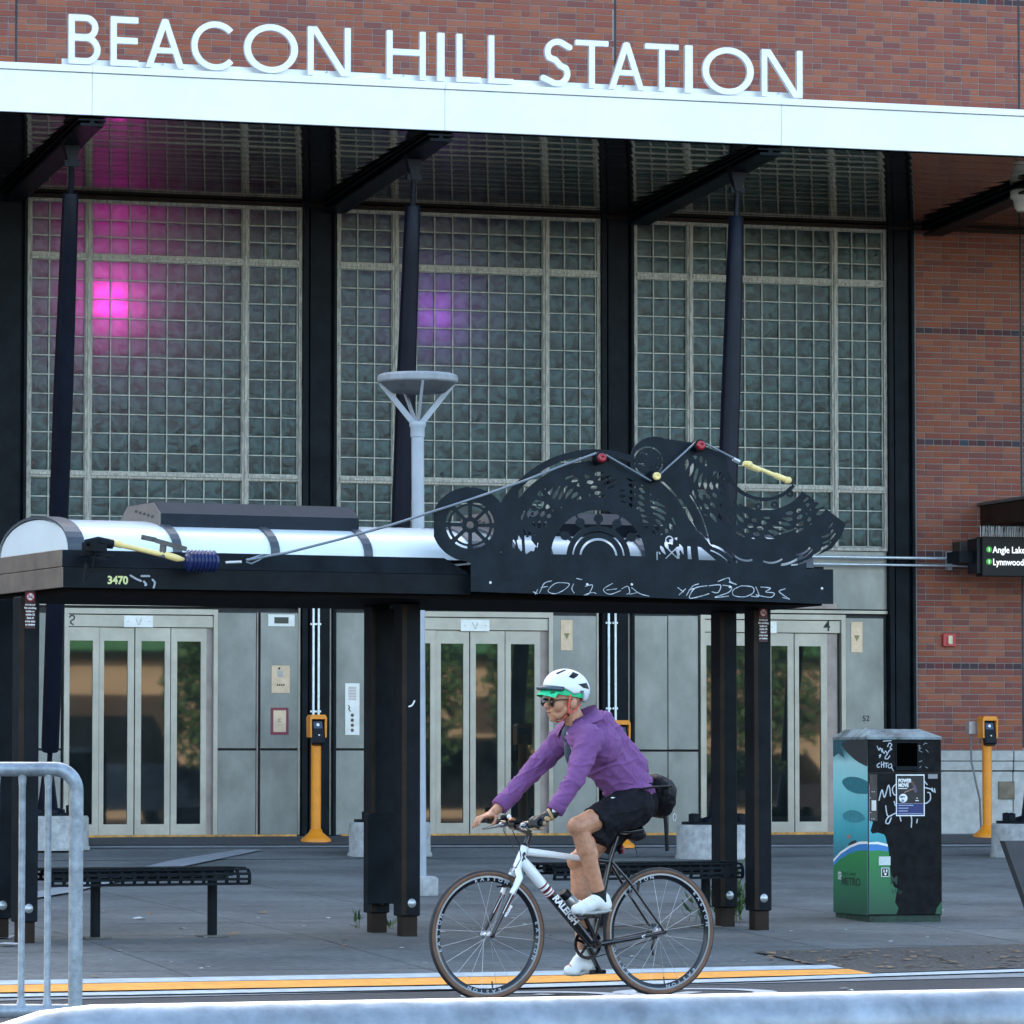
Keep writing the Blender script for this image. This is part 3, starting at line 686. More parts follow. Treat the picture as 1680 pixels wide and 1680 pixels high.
m_ = MB(); m_.box(L(5), 10, -.075, .05, WTOP+.003, WTOP+.042); m_.build('head_beam', M_blk2, st)
# beams and slanted pencil columns
M_col = mat('dark blue column paint', (.006, .008, .016), .38, var=.2, scale=3, spec=.14)
bX = [B(u, v, YF+.1)[0] for u, v in ((150, 193), (722, 220), (1262, 247))]
pitch = (bX[2]-bX[0])/2; bX = [bX[0]-pitch, *bX, bX[2]+pitch]
ycol = 41.0-YB+.0
labs = ['dark steel column standing left of the picture on its footing', 'leftmost dark tapered column in front of the magenta lit window', 'dark tapered column behind the grey lamp post, in front of the purple lit window', 'dark tapered column above the black cutout artwork, before the right window', 'dark tapered column at the far right behind the round footing']
for i, bx_ in enumerate(bX):
    m_ = MB(); yc = -3.2
    prof = [(YF+.06, sz(YF)-.0), (-.13, sz(0)-.0), (-.13, sz(0)-.07), (yc+.25, sz(yc)-.07), (YF+.45, sz(YF)-.06), (YF+.06, sz(YF)-.045)]
    m_.xprism(prof, bx_-.02, bx_+.02); m_.bar((bx_, YF+.06, sz(YF)-.012), (bx_, -.13, sz(0)-.012), .26, .018)
    pr = [(y, z) for y, z in prof[2:]]
    for (ya, za), (yb, zb_) in zip(pr[:-1], pr[1:]):
        m_.add([(bx_-.11, ya, za), (bx_+.11, ya, za), (bx_+.11, yb, zb_), (bx_-.11, yb, zb_), (bx_-.11, ya, za-.025), (bx_+.11, ya, za-.025), (bx_+.11, yb, zb_-.025), (bx_-.11, yb, zb_-.025)], [(0,1,2,3),(7,6,5,4),(0,4,5,1),(1,5,6,2),(2,6,7,3),(3,7,4,0)])
    m_.build('canopy_beam', M_black, st)
# twin horizontal conduits and their box on the brick at the right
for vv, r in ((913, .016), (925, .013)):
    xa, za = B(1330, vv, -.16); xb, zb_ = B(1572, vv, -.16); m_ = MB(); m_.tube([(xa, -.16, za), (xb, -.16, za), (xb+.35, -.16, za)], r, 10); m_.build('conduit', M_conduit, st)
m_ = MB(); xa, za = B(1560, 920, -.15); m_.box(xa-.025, xa+.02, -.14, -.055, za-.10, za+.10); m_.build('channel_strut', M_conduit, st)
m_ = MB(); xa, za = B(1571, 925, -.2); xb, zb_ = B(1599, 889, -.2); m_.bbox(xa, xb, -.28, -.055, za, zb_, .006)
for i in range(4): m_.box(xb+.001, xb+.02, -.27, -.10, za+.03+i*.05, za+.05+i*.05)
m_.build('control_box', mat('dark control box', (.03, .028, .024), .5, var=.3, scale=20), st)
# ceiling light at the right edge
xa, za = B(1678, 322, -2.6); m_ = MB(); m_.lathe([(.10, .07), (.13, .05), (.13, -.02), (.10, -.04), (.09, -.12), (.06, -.16)], (xa, -2.6, za), 20); m_.build('canopy_light', mat('cream lamp housing', (.55, .5, .42), .5), st)
# ================================================================== SIGN LETTERS
def letter(ch, x0, x1, z0, z1, w):
    cx = (x0+x1)/2; H_ = z1-z0; Wd = x1-x0; rx = Wd/2; zc = (z0+z1)/2
    S_ = lambda *a: (lambda X, Z: f_seg(X, Z, *a, w))
    def bar(X, Z, a, b, c, d): return N(N(X-a, b-X), N(Z-c, d-Z))
    def diag(X, Z, xa, za, xb, zb, ww=w): return f_seg(X, Z, xa, za, xb, zb, ww)
    if ch == 'B':
        h1 = z0+H_*.54
        def F(X, Z):
            f = bar(X, Z, x0, x0+w, z0, z1)
            for (a, b, R) in ((h1-w*.45, z1, Wd*.93), (z0, h1+w*.45, Wd)):
                r = (b-a)/2; zc_ = (a+b)/2; xc = x0+R-r
                f = U(f, N(f_ring(X, Z, xc, zc_, r-w, r), X-xc)); f = U(f, bar(X, Z, x0, xc+.001, a, a+w)); f = U(f, bar(X, Z, x0, xc+.001, b-w, b))
            return f
    elif ch == 'E': F = lambda X, Z: U(U(bar(X, Z, x0, x0+w, z0, z1), bar(X, Z, x0, x1, z1-w, z1)), U(bar(X, Z, x0, x1, z0, z0+w), bar(X, Z, x0, x1-.005, zc-w*.35, zc+w*.65)))
    elif ch == 'A':
        def F(X, Z):
            f = U(diag(X, Z, x0+w*.5, z0-.1, cx, z1-w*.2+.00), diag(X, Z, x1-w*.5, z0-.1, cx, z1-w*.2))
            f = U(f, f_poly(X, Z, [(cx-w*.55, z1-w*.9), (cx+w*.55, z1-w*.9), (cx+.012, z1), (cx-.012, z1)]))
            return N(U(f, N(bar(X, Z, x0+.46*rx, x1-.46*rx, z0+H_*.30, z0+H_*.30+w*.9), 9)), Z-z0)
    elif ch == 'C': F = lambda X, Z: f_ring(X, Z, x0+H_/2*.98, zc, H_/2-w, H_/2, 42, 318, kx=1)
    elif ch == 'O': F = lambda X, Z: f_ring(X, Z, cx, zc, H_/2-w, H_/2, kx=Wd/H_)
    elif ch == 'N': 
        def F(X, Z):
            f = U(bar(X, Z, x0, x0+w, z0, z1), bar(X, Z, x1-w, x1, z0, z1)); return N(U(f, N(N(diag(X, Z, x0+w*.35, z1+.05, x1-w*.35, z0-.05, w*1.05), Z-z0), z1-Z)), 9)
    elif ch == 'H': F = lambda X, Z: U(U(bar(X, Z, x0, x0+w, z0, z1), bar(X, Z, x1-w, x1, z0, z1)), bar(X, Z, x0, x1, zc, zc+w))
    elif ch == 'I': F = lambda X, Z: bar(X, Z, x0, x1, z0, z1)
    elif ch == 'L': F = lambda X, Z: U(bar(X, Z, x0, x0+w, z0, z1), bar(X, Z, x0, x1, z0, z0+w*.9))
    elif ch == 'T': F = lambda X, Z: U(bar(X, Z, cx-w/2, cx+w/2, z0, z1), bar(X, Z, x0, x1, z1-w*.9, z1))
    elif ch == 'S':
        r = H_*.25+w*.22; zt_, zb_ = z1-r, z0+r
        pts = [(cx+Wd*.40, z1-H_*.17)]+[(cx+Wd*.02+(r-w/2)*1.02*cos(t), zt_+(r-w/2)*sin(t)) for t in np.radians(np.linspace(55, 215, 14))]
        pts += [(cx-Wd*.05, zc+.025), (cx+Wd*.12, zc-.03)]+[(cx+Wd*.0+(r-w/2)*1.05*cos(t), zb_+(r-w/2)*sin(t)) for t in np.radians(np.linspace(32, -125, 14))]+[(x0+w*.3, z0+H_*.17)]
        F = lambda X, Z: f_round(X, Z, pts, w)
    return F
ZL0 = zrt+.012
sign = thing('station_sign', 'large pale metal letters reading BEACON HILL STATION standing on the white canopy edge', 'sign', Frame((12.9, YF+YB-.0, 0.53+ZL0)))
G = Frame((12.9, YF+YB, .53+ZL0)); HL = .462; 
for ch, u0, u1 in (('B',112,164.5),('E',181,226.5),('A',233,308),('C',314.5,387),('O',400,488.5),('N',504.5,575),('H',634,698),('I',717,729),('L',748.5,789),('L',801,842),('S',888,939),('T',943.5,998),('A',993,1062),('T',1058,1113),('I',1123.5,1136),('O',1152,1236),('N',1249,1316)):
    x0 = G.px(u0, 100)[0]; x1 = G.px(u1, 100)[0]; z1 = HL*(1.0)
    F = letter(ch, x0, x1, 0, z1, .058)
    m_ = MB(); m_.field(F, x0-.02, x1+.02, -.012, z1+.012, .007, -.012, .035); o = m_.build('letter', M_letter, sign)
    m_ = MB(); m_.tube([((x0+x1)/2, .035, .05), ((x0+x1)/2, .115, .05)], .006, 6); m_.build('letter_pin', M_letter, o)
# ================================================================== COLUMNS + FOOTINGS
def column(i, ub, Db, cat_lab, flab):
    fb = axis_pt(ub, Db, 0); 
    zf = zg(fb.x, fb.y); top = BF.wor(bX[i], -3.2, sz(-3.2)-.12)
    bot = Vector((fb.x, fb.y, zf+.45))
    F = Frame((fb.x, fb.y, zf))
    t = thing('round_footing', flab, 'column footing', F, group='round concrete footings under the columns')
    m_ = MB(); m_.lathe([(.415, 0), (.415, .03), (.40, .045), (.40, .315), (.385, .335), (.0, .335)], n=40); m_.build('concrete_drum', M_concrete, t)
    m_ = MB(); m_.lathe([(.35, .335), (.35, .362), (.0, .362)], n=32); m_.build('steel_cap', M_black, t)
    for k in range(6):
        m_ = MB(); th = 2*pi*k/6+.3; m_.lathe([(.045, .362), (.045, .435), (.0, .445)], (.26*cos(th), .26*sin(th), 0), n=8); m_.build('anchor_bolt', M_black, t)
    F2 = Frame((fb.x, fb.y, zf+.363)); c = thing('canopy_column', cat_lab, 'column', F2, group='dark tapered columns carrying the canopy')
    T = F2.loc(top); P0 = Vector((0, 0, 0)); ax = T
    at = lambda h: P0.lerp(T, h/T.z)
    m_ = MB(); m_.lathe([(.17, 0), (.17, .03), (.10, .05), (.055, .40), (.045, .44)], n=20); m_.build('foot_cone', M_col, c)
    m_ = MB(); m_.tube([at(.40), at(.64)], .026, 10); m_.build('pin_rod', M_col, c)
    m_ = MB(); zb_ = .60; zt_ = T.z-.40
    hs = [zb_, zb_+.03, zb_+2.2, zb_+3.5, zt_-.5, zt_-.02, zt_]; m_.tube([at(h) for h in hs], [.078, .086, .094, .096, .082, .076, .068], 20); m_.build('tapered_shaft', M_col, c)
    m_ = MB(); m_.tube([at(zt_), at(zt_+.30)], .028, 10); m_.box(-.075+at(zt_+.3).x, .075+at(zt_+.3).x, at(zt_+.3).y-.03, at(zt_+.3).y+.03, zt_+.24, zt_+.30); m_.build('pin_rod', M_col, c)
    m_ = MB(); q = at(zt_+.25); m_.prism([(q.x-.03, q.z), (q.x+.03, q.z), (T.x+.10, T.z+.12), (T.x-.10, T.z+.12)], q.y-.05, q.y+.05); m_.build('top_bracket', M_col, c)
flabs = ['', 'pale round concrete footing at the left, behind the metal barrier', 'pale round concrete footing behind the middle bus shelter posts', 'pale round concrete footing behind the right bench end', 'pale round concrete footing at the right edge in front of the stone wall base']
for i, ub in ((1, 80), (2, 640), (3, 1176), (4, 1690)):
    column(i, ub, 43.0 if i < 4 else 43.9, labs[i], flabs[i])
# ================================================================== LAMP POST
p = ground(689, 1469); F = Frame(p, 0); D_ = (p-CAM).dot(_f)
t = thing('lamp_post', 'tall pale grey lamp post with a flat disc head on V shaped struts', 'street lamp', F)
k = D_/FPX; hz = lambda v: F.px(690, v)[1]
r0 = 10.6*k; zt_ = hz(695); M_lp = mat('pale grey lamp paint', (.36, .39, .43), .45, var=.08, scale=4); lean = -(689-684)*k
X_at = lambda z: lean*(z/zt_)
m_ = MB(); m_.lathe([(.145, 0), (.145, .13), (.12, .15), (.06, .155)], n=24); m_.build('base_ring', M_concrete, t)
m_ = MB(); m_.tube([(0, 0, .12), (X_at(zt_*.5), 0, zt_*.5), (X_at(zt_), 0, zt_)], [r0, r0, r0*.98], 20); m_.build('post', M_lp, t)
m_ = MB(); m_.lathe([(r0*1.1, hz(717)), (r0*1.12, hz(702)), (r0*1.3, hz(699)), (r0*1.3, hz(694)), (r0*1.1, hz(690)), (.0, hz(689))], (lean, 0, 0), n=24); m_.build('collar', M_lp, t)
R_ = 67*k; zd = hz(622)
m_ = MB(); m_.lathe([(.0, hz(612)), (R_*.90, hz(614)), (R_*.97, hz(616)), (R_, hz(620)), (R_*.99, hz(624)), (R_*1.0, hz(625)), (R_*.97, hz(629)), (R_*.93, hz(629)), (R_*.68, hz(644)), (R_*.60, hz(641)), (0, hz(636))], (lean, 0, 0), n=48); m_.build('disc_head', mat('grey lamp head', (.25, .26, .27), .5, var=.12, scale=12), t)
for a in (8, 172, 262, 98):
    th = radians(a); m_ = MB(); m_.bar((lean+R_*.93*cos(th), R_*.93*sin(th), hz(628)), (lean+r0*.75*cos(th), r0*.75*sin(th), hz(693)), .045 if a in (8, 172) else .03, .02, up=(-sin(th), cos(th), 0)); m_.build('strut', M_lp, t)
# ================================================================== ORANGE VALIDATORS
def validator(u, v, D, lab, grp='yellow fare card readers'):
    F = Frame(axis_pt(u, D, 0)); F.o.z = zg(F.o.x, F.o.y)
    t = thing('fare_card_reader', lab, 'card reader', F, group=grp)
    m_ = MB(); m_.lathe([(.155, 0), (.155, .03), (.12, .055), (.07, .10), (.058, .13), (0, .13)], n=28); m_.build('base_flange', M_yellow, t)
    m_ = MB(); m_.tube([(0, 0, .1), (0, 0, 1.08)], .052, 16); m_.tube([(0, 0, 1.08), (0, -.02, 1.16)], .052, 16); m_.build('post', M_yellow, t)
    m_ = MB(); arch = [(-.085, 1.06), (-.088, 1.26), (-.07, 1.29), (.07, 1.29), (.088, 1.26), (.085, 1.06)]; inn = [(.068, 1.06), (.07, 1.245), (-.07, 1.245), (-.068, 1.06)]
    m_.prism(arch[:2]+[(-.07, 1.245), (-.068, 1.06)], -.10, .06); m_.prism([(.068, 1.06), (.07, 1.245), (.088, 1.26), (.085, 1.06)], -.10, .06); m_.prism([(-.088, 1.26), (-.07, 1.29), (.07, 1.29), (.088, 1.26), (.07, 1.245), (-.07, 1.245)], -.10, .06)
    m_.build('hood', M_yellow, t)
    Mx = Matrix.Translation((0, -.06, 1.12)) @ Matrix.Rotation(radians(-18), 4, 'X')
    m_ = MB(); m_.bbox(-.066, .066, -.03, .05, -.14, .13, .012, M=Mx); o = m_.build('reader_head', M_black_plastic, t)
    m_ = MB(); m_.bbox(-.045, .045, -.034, -.030, .02, .10, .001, M=Mx); m_.build('reader_window', mat('blue reader window', (.03, .045, .08), .2), o)
    m_ = MB(); m_.field(lambda X, Z: U(f_ring(X, Z, 0, .06, .0, .016), f_ring(X, Z, .004, -.05, 0, .008)), -.03, .03, -.07, .09, .003, -.0365, -.0345, M=Mx); m_.build('reader_symbol', M_white_print, o)
    return t, F
validator(519, 1375, 44.6, 'yellow card reader post with round base between the left and middle elevator doors')
validator(1016, 1375, 44.6, 'yellow card reader half hidden behind the cyclist in purple')
t, F = validator(1618, 1370, 46.9, 'yellow card reader post in front of the brick wall, beside the right footing')
t2 = MB(); t2.bbox(-.155, -.065, .10, .22, 1.10, 1.24, .006)
jb = t2.build('junction_box', M_plate); jb.location = F.o; tag(jb, 'small grey junction box fixed left of the rightmost yellow card reader', 'junction box')
m_ = MB(); m_.tube([(-.12, .16, 1.10), (-.11, .16, .8), (-.03, .13, .4), (-.02, .12, .05)], .012, 8); m_.build('conduit', mat('dull grey conduit', (.18, .18, .19), .5, .3), jb)
# ================================================================== BUS SHELTER
SD = PT
def sp(u, v, y=0): return SHF.px(u, v, y)
pp = SF.wor(0, SD); base = axis_pt(670, 1, 0); 
q = ray(671, 1535); tt = (pp-CAM).dot(SF.Y)/q.dot(SF.Y); c0 = CAM+q*tt
SHF = Frame((c0.x, c0.y, zg(c0.x, c0.y)), AST)
print('shelter base', c0, zg(c0.x, c0.y))
sh = thing('bus_shelter', 'black bus shelter with a white barrel roof and double posts', 'bus shelter', SHF)
YFs, YR, YBk = -.60, .46, 1.0                   # roof front, rear posts, roof back
def gz(x, y): p = SHF.wor(x, y); return zg(p.x, p.y)-SHF.o.z
def spx(u, y=0): return SHF.px(u, 1200, y)[0]
def szz(u, v, y=0): return SHF.px(u, v, y)[1]
# posts
for ui, (ua, ub) in enumerate(((28, 60), (650, 690.5), (1230, 1262))):
    for yy, dx in ((0, 0), (YR, 0)):
        xc = spx((ua+ub)/2+2, 0); w = .155/2; zb_ = gz(xc, yy)
        m_ = MB(); x_ = xc+(0 if yy == 0 else -.02)
        m_.bbox(x_-w, x_+w*.72, yy-.05, yy+.09, zb_+.13, szz(670, 990), .006)
        o = m_.build('post', M_black, sh)
        m_ = MB(); m_.box(x_-w, x_-w*.60, yy-.056, yy-.046, zb_+.14, szz(670, 992)); m_.build('post_trim', M_blk2, o)
        m_ = MB(); m_.box(x_-w*.8, x_+w*.55, yy-.03, yy+.06, zb_-.05, zb_+.15); m_.build('post_shoe', M_blk2, o)
        m_ = MB(); m_.lathe([(.0, yy-.066), (.012, yy-.066), (.016, yy-.06), (.026, yy-.056), (.030, yy-.050)], (x_-.005, 0, zb_+.215), 16, 'y'); m_.build('bolt', M_plate, o)
# map case, timetable column on the middle pair
x0, x1 = spx(597, YR-.07), spx(645, YR-.07); m_ = MB(); m_.bbox(x0, x1, YR-.14, YR-.07, .20, szz(620, 1335, YR-.14), .005); m_.build('lower_case', M_black, sh)
m_ = MB(); m_.bbox(spx(603, YR), spx(646, YR), YR-.09, YR-.04, .22, szz(620, 995), .005); m_.build('side_plate', M_black, sh)
m_ = MB(); m_.box(spx(606, YR-.1), spx(611, YR-.1), YR-.15, YR-.141, szz(620, 1335, YR-.1), szz(620, 1000, YR-.1)); m_.build('post_trim', M_blk2, sh)
# ring beam
x0 = spx(103, YFs); x1 = spx(772, YFs); xr = spx(1366, YFs)
z0 = szz(440, 969.5, YFs); z1 = szz(440, 936, YFs); z2 = szz(440, 909, YFs+.05)
m_ = MB(); e = [(YFs, z0), (YFs, z1), (YFs+.07, z2), (YFs+.10, z2), (YFs+.10, z0)]
m_.xprism([(YFs, z0), (YFs, z1-.003), (YFs+.10, z1-.003), (YFs+.10, z0)], x0, x1); m_.build('front_fascia', M_black, sh)
m_ = MB(); n = 8
pts = [(YFs+.003, z1), (YFs+.06, z2), (YFs+.10, z2), (YFs+.10, z1)]; m_.xprism(pts, x0, x1-.16); m_.add([(x1-.16, y, z) for y, z in pts]+[(x1, YFs+.003, z1), (x1, YFs+.1, z1)], [(0, 4, 1), (1, 4, 5, 2)]); m_.build('sloped_cornice', M_black, sh)
m_ = MB(); m_.xprism([(YFs+.05, z0-.03), (YFs+.05, z0+.03), (YBk-.05, z0+.03), (YBk-.05, z0-.045)], x0+.05, xr-.05); m_.build('soffit', mat('dark soffit', (.006, .005, .005), .7, spec=.03), sh)
m_ = MB(); m_.box(x0-.001, xr, YBk-.1, YBk, z0, z2); m_.build('rear_fascia', M_black, sh)
M_endb = mat('end panel with painted warm bounce', (.15, .115, .09), .4, var=.2, scale=5)  # warm bounce light on the left end is put into this brown
m_ = MB(); m_.bbox(x0-.012, x0, YFs+.002, YBk, z0, z1-.004, .003); m_.bbox(x0-.010, x0-.001, YFs+.02, YBk-.02, z1, z2, .003); m_.build('end_fascia', M_endb, sh)
m_ = MB(); m_.box(xr-.1, xr-.002, YFs+.11, YBk-.11, z0, z2); m_.build('end_fascia', M_black, sh)
# barrel roof: two modules
zt_ = szz(400, 858, .2); rise = zt_-z2; hw = (YBk-YFs-.22)/2; yc = (YFs+YBk)/2
def arc(k, r=1.0, dz=0): 
    return [(yc-hw*r*cos(pi*i/k), z2-.01+(rise*r+dz)*sin(pi*i/k)**.85) for i in range(k+1)]
M_dome = mat('translucent white roof panel', (.70, .76, .78), .25, var=.03, scale=2, coat=.3)
def module(a, b, ribs, side):
    A = arc(20); bl = [a]+ribs+[b]
    for p, q in zip(bl[:-1], bl[1:]):
        m_ = MB(); vs = [(x, y, z) for x in (p, q) for y, z in A]; n = len(A); m_.add(vs, [(i, i+1, n+i+1, n+i) for i in range(n-1)], True); m_.build('roof_panel', M_dome, sh)
    R1 = arc(20, 1.02, .012)
    for x in [a+.06]+ribs+[b-.06]:
        w = .028 if x in ribs else .055
        m_ = MB(); n = len(R1); vs = [(xx, y, z) for xx in (x-w, x+w) for y, z in R1]+[(xx, y, z) for xx in (x-w, x+w) for y, z in arc(20, .99)]
        f = [(i, i+1, n+i+1, n+i) for i in range(n-1)]+[(2*n+i, i, i+1, 2*n+i+1)[::-1] for i in range(n-1)]+[(n+i, 3*n+i, 3*n+i+1, n+i+1)[::-1] for i in range(n-1)]
        m_.add(vs, f, False); m_.build('roof_rib', mat('rib paint', (.04, .05, .065), .4, var=.2) if x in ribs else M_blk2 if False else mat('rib paint', (.04, .05, .065), .4), sh)
    for x in (a+.012, b-.012):
        m_ = MB(); m_.add([(x, y, z) for y, z in arc(20, .97)], [tuple(range(21))]); m_.build('gable_panel', M_dome, sh)
yq = YFs+.2
xm = spx(722, yc)
ribs1 = [spx(u, YFs+.12) for u in (289, 450, 603)]
module(x0+.06, spx(731, yc), ribs1, 0)
module(spx(752, yc), xr-.08, [spx(u, YFs+.12) for u in (900, 1060, 1200)], 1)
M_box = mat('blue black housing', (.012, .018, .027), .45, spec=.12, var=.15)
M_boxs = mat('brown vented side', (.14, .12, .11), .5, var=.1)
for (ua, ub) in ((262, 588), (825, 1085)):
    ya = yc-.46; xa, xb = spx(ua, ya), spx(ub, ya); zt1 = szz(420, 833, yc); zt0 = szz(420, 846, ya); zb_ = szz(420, 877, ya)
    m_ = MB(); m_.xprism([(ya, zb_), (ya, zt0), (ya+.13, zt1), (yc+.15, zt1), (yc+.28, zt0), (yc+.28, zb_)], xa+.004, xb); h = m_.build('roof_housing', M_box, sh)
    m_ = MB(); m_.xprism([(ya+.002, zb_+.01), (ya+.002, zt0), (ya+.13, zt1-.004), (yc+.15, zt1-.004), (yc+.278, zt0), (yc+.278, zb_+.01)], xa-.004, xa+.002); m_.build('housing_end', M_boxs, h)
    m_ = MB()
    for i in range(5): m_.box(xa-.006, xa-.004, ya+.12+i*.075, ya+.165+i*.075, zb_+.10+i*0.012, zb_+.115+i*.012)
    m_.build('vent_slots', M_ink, h)
# printed things on the shelter
M_num = mat('yellow print', (.62, .66, .28), .5)
m_ = MB(); xa, za = SHF.px(176, 957.5, YFs); m_.text('3470', .068, xa, za, YFs-.002, .002, bold=.0025, sx=1.0); m_.build('shelter_number', M_num, sh)
def open_smooth(pts, n=5):
    if len(pts) < 3: return pts
    out = []; k = len(pts)
    for i in range(k-1):
        p0, p1, p2, p3 = [np.array(pts[min(max(i+j-1, 0), k-1)], float) for j in range(4)]
        for q in range(n): t = q/n; out.append(tuple(.5*((2*p1)+(-p0+p2)*t+(2*p0-5*p1+4*p2-p3)*t*t+(-p0+3*p1-3*p2+p3)*t**3)))
    return out+[pts[-1]]
def scrib(name, pts_list, w, y, m, parent, fr, c=.004, d=.0015):
    pts_list = [open_smooth(p) for p in pts_list]
    F = lambda X, Z: np.maximum.reduce([f_round(X, Z, [fr.px(*q, y) for q in pts], w) for pts in pts_list])
    al = [fr.px(*q, y) for pts in pts_list for q in pts]; xs_ = [a[0] for a in al]; zs_ = [a[1] for a in al]
    m_ = MB(); m_.field(F, min(xs_)-.02, max(xs_)+.02, min(zs_)-.02, max(zs_)+.02, c, y-d, y+.0005); return m_.build(name, m, parent)
M_scr = mat('scratched paint', (.35, .38, .42), .6, var=.2)
scrib('scratch_marks', [[(214, 944), (222, 949), (231, 953)], [(236, 954), (240, 959), (238, 960)], [(250, 951), (254, 956), (252, 964)], [(232, 945), (245, 945)]], .012, YFs-.001, M_scr, sh, SHF)
M_stk = mat('dark sticker', (.05, .012, .015), .5); 
def nosmoke(uc, vc, hw_=7, name='no_smoking_sticker'):
    y = -.054; x_, z_ = SHF.px(uc, vc, y); s = 6.5/250
    m_ = MB(); m_.bbox(x_-.034, x_+.034, y-.002, y+.001, z_-.20, z_+.04, .0005); o = m_.build(name, M_stk, sh)
    m_ = MB(); m_.field(lambda X, Z: f_ring(X, Z, 0, 0, 0, .027), -.04, .04, -.04, .04, .004, y-.004, y-.0022, M=Matrix.Translation((x_, 0, z_))); m_.build('white_disc', M_white_print, o)
    m_ = MB(); m_.field(lambda X, Z: U(f_ring(X, Z, 0, 0, .022, .028), f_seg(X, Z, -.018, .018, .018, -.018, .005)), -.04, .04, -.04, .04, .003, y-.006, y-.0042, M=Matrix.Translation((x_, 0, z_))); m_.build('red_ring', M_red, o)
    m_ = MB(); m_.field(lambda X, Z: U(f_seg(X, Z, -.016, -.003, .016, -.003, .006), f_round(X, Z, [(.008, .004), (.014, .012)], .004)), -.03, .03, -.02, .03, .002, y-.0055, y-.0043, M=Matrix.Translation((x_, 0, z_))); m_.build('cigarette_symbol', M_ink, o)
    m_ = MB()
    for i, (tx, sc) in enumerate((('IT\'S THE LAW', .011), ('No smoking', .016), ('inside or', .016), ('within 25', .016), ('feet of', .016), ('a bus stop', .016), ('or shelter', .016))):
        m_.text(tx, sc, x_, z_-.055-i*.021, y-.0035, .001, align='CENTER', bold=.0006)
    m_.build('sticker_text', M_white_print, o)
nosmoke(49.5, 979); nosmoke(1252, 1005)
scrib('scratch_marks', [[(680, 1150), (676, 1157), (671, 1159)]], .010, -.056, M_white_print, sh, SHF)
# ================================================================== ART SCREEN
AY = YFs-.10
af = Frame(SHF.wor(spx(1075, AY), AY, z0), AST)
af.o = SHF.wor(SHF.px(1075, 980, AY)[0], AY, SHF.px(1075, 980, AY)[1])
art = thing('cutout_screen', 'black cutout steel screen with wheel, arches and boat shape along the shelter roof edge', 'artwork', af)
AP = lambda u, v: af.px(u, v)
O_ = AP(1075, 900); kx = (AP(1175, 900)[0]-O_[0])/100; kz = (O_[1]-AP(1075, 1000)[1])/100
print('art scale', kx, kz)
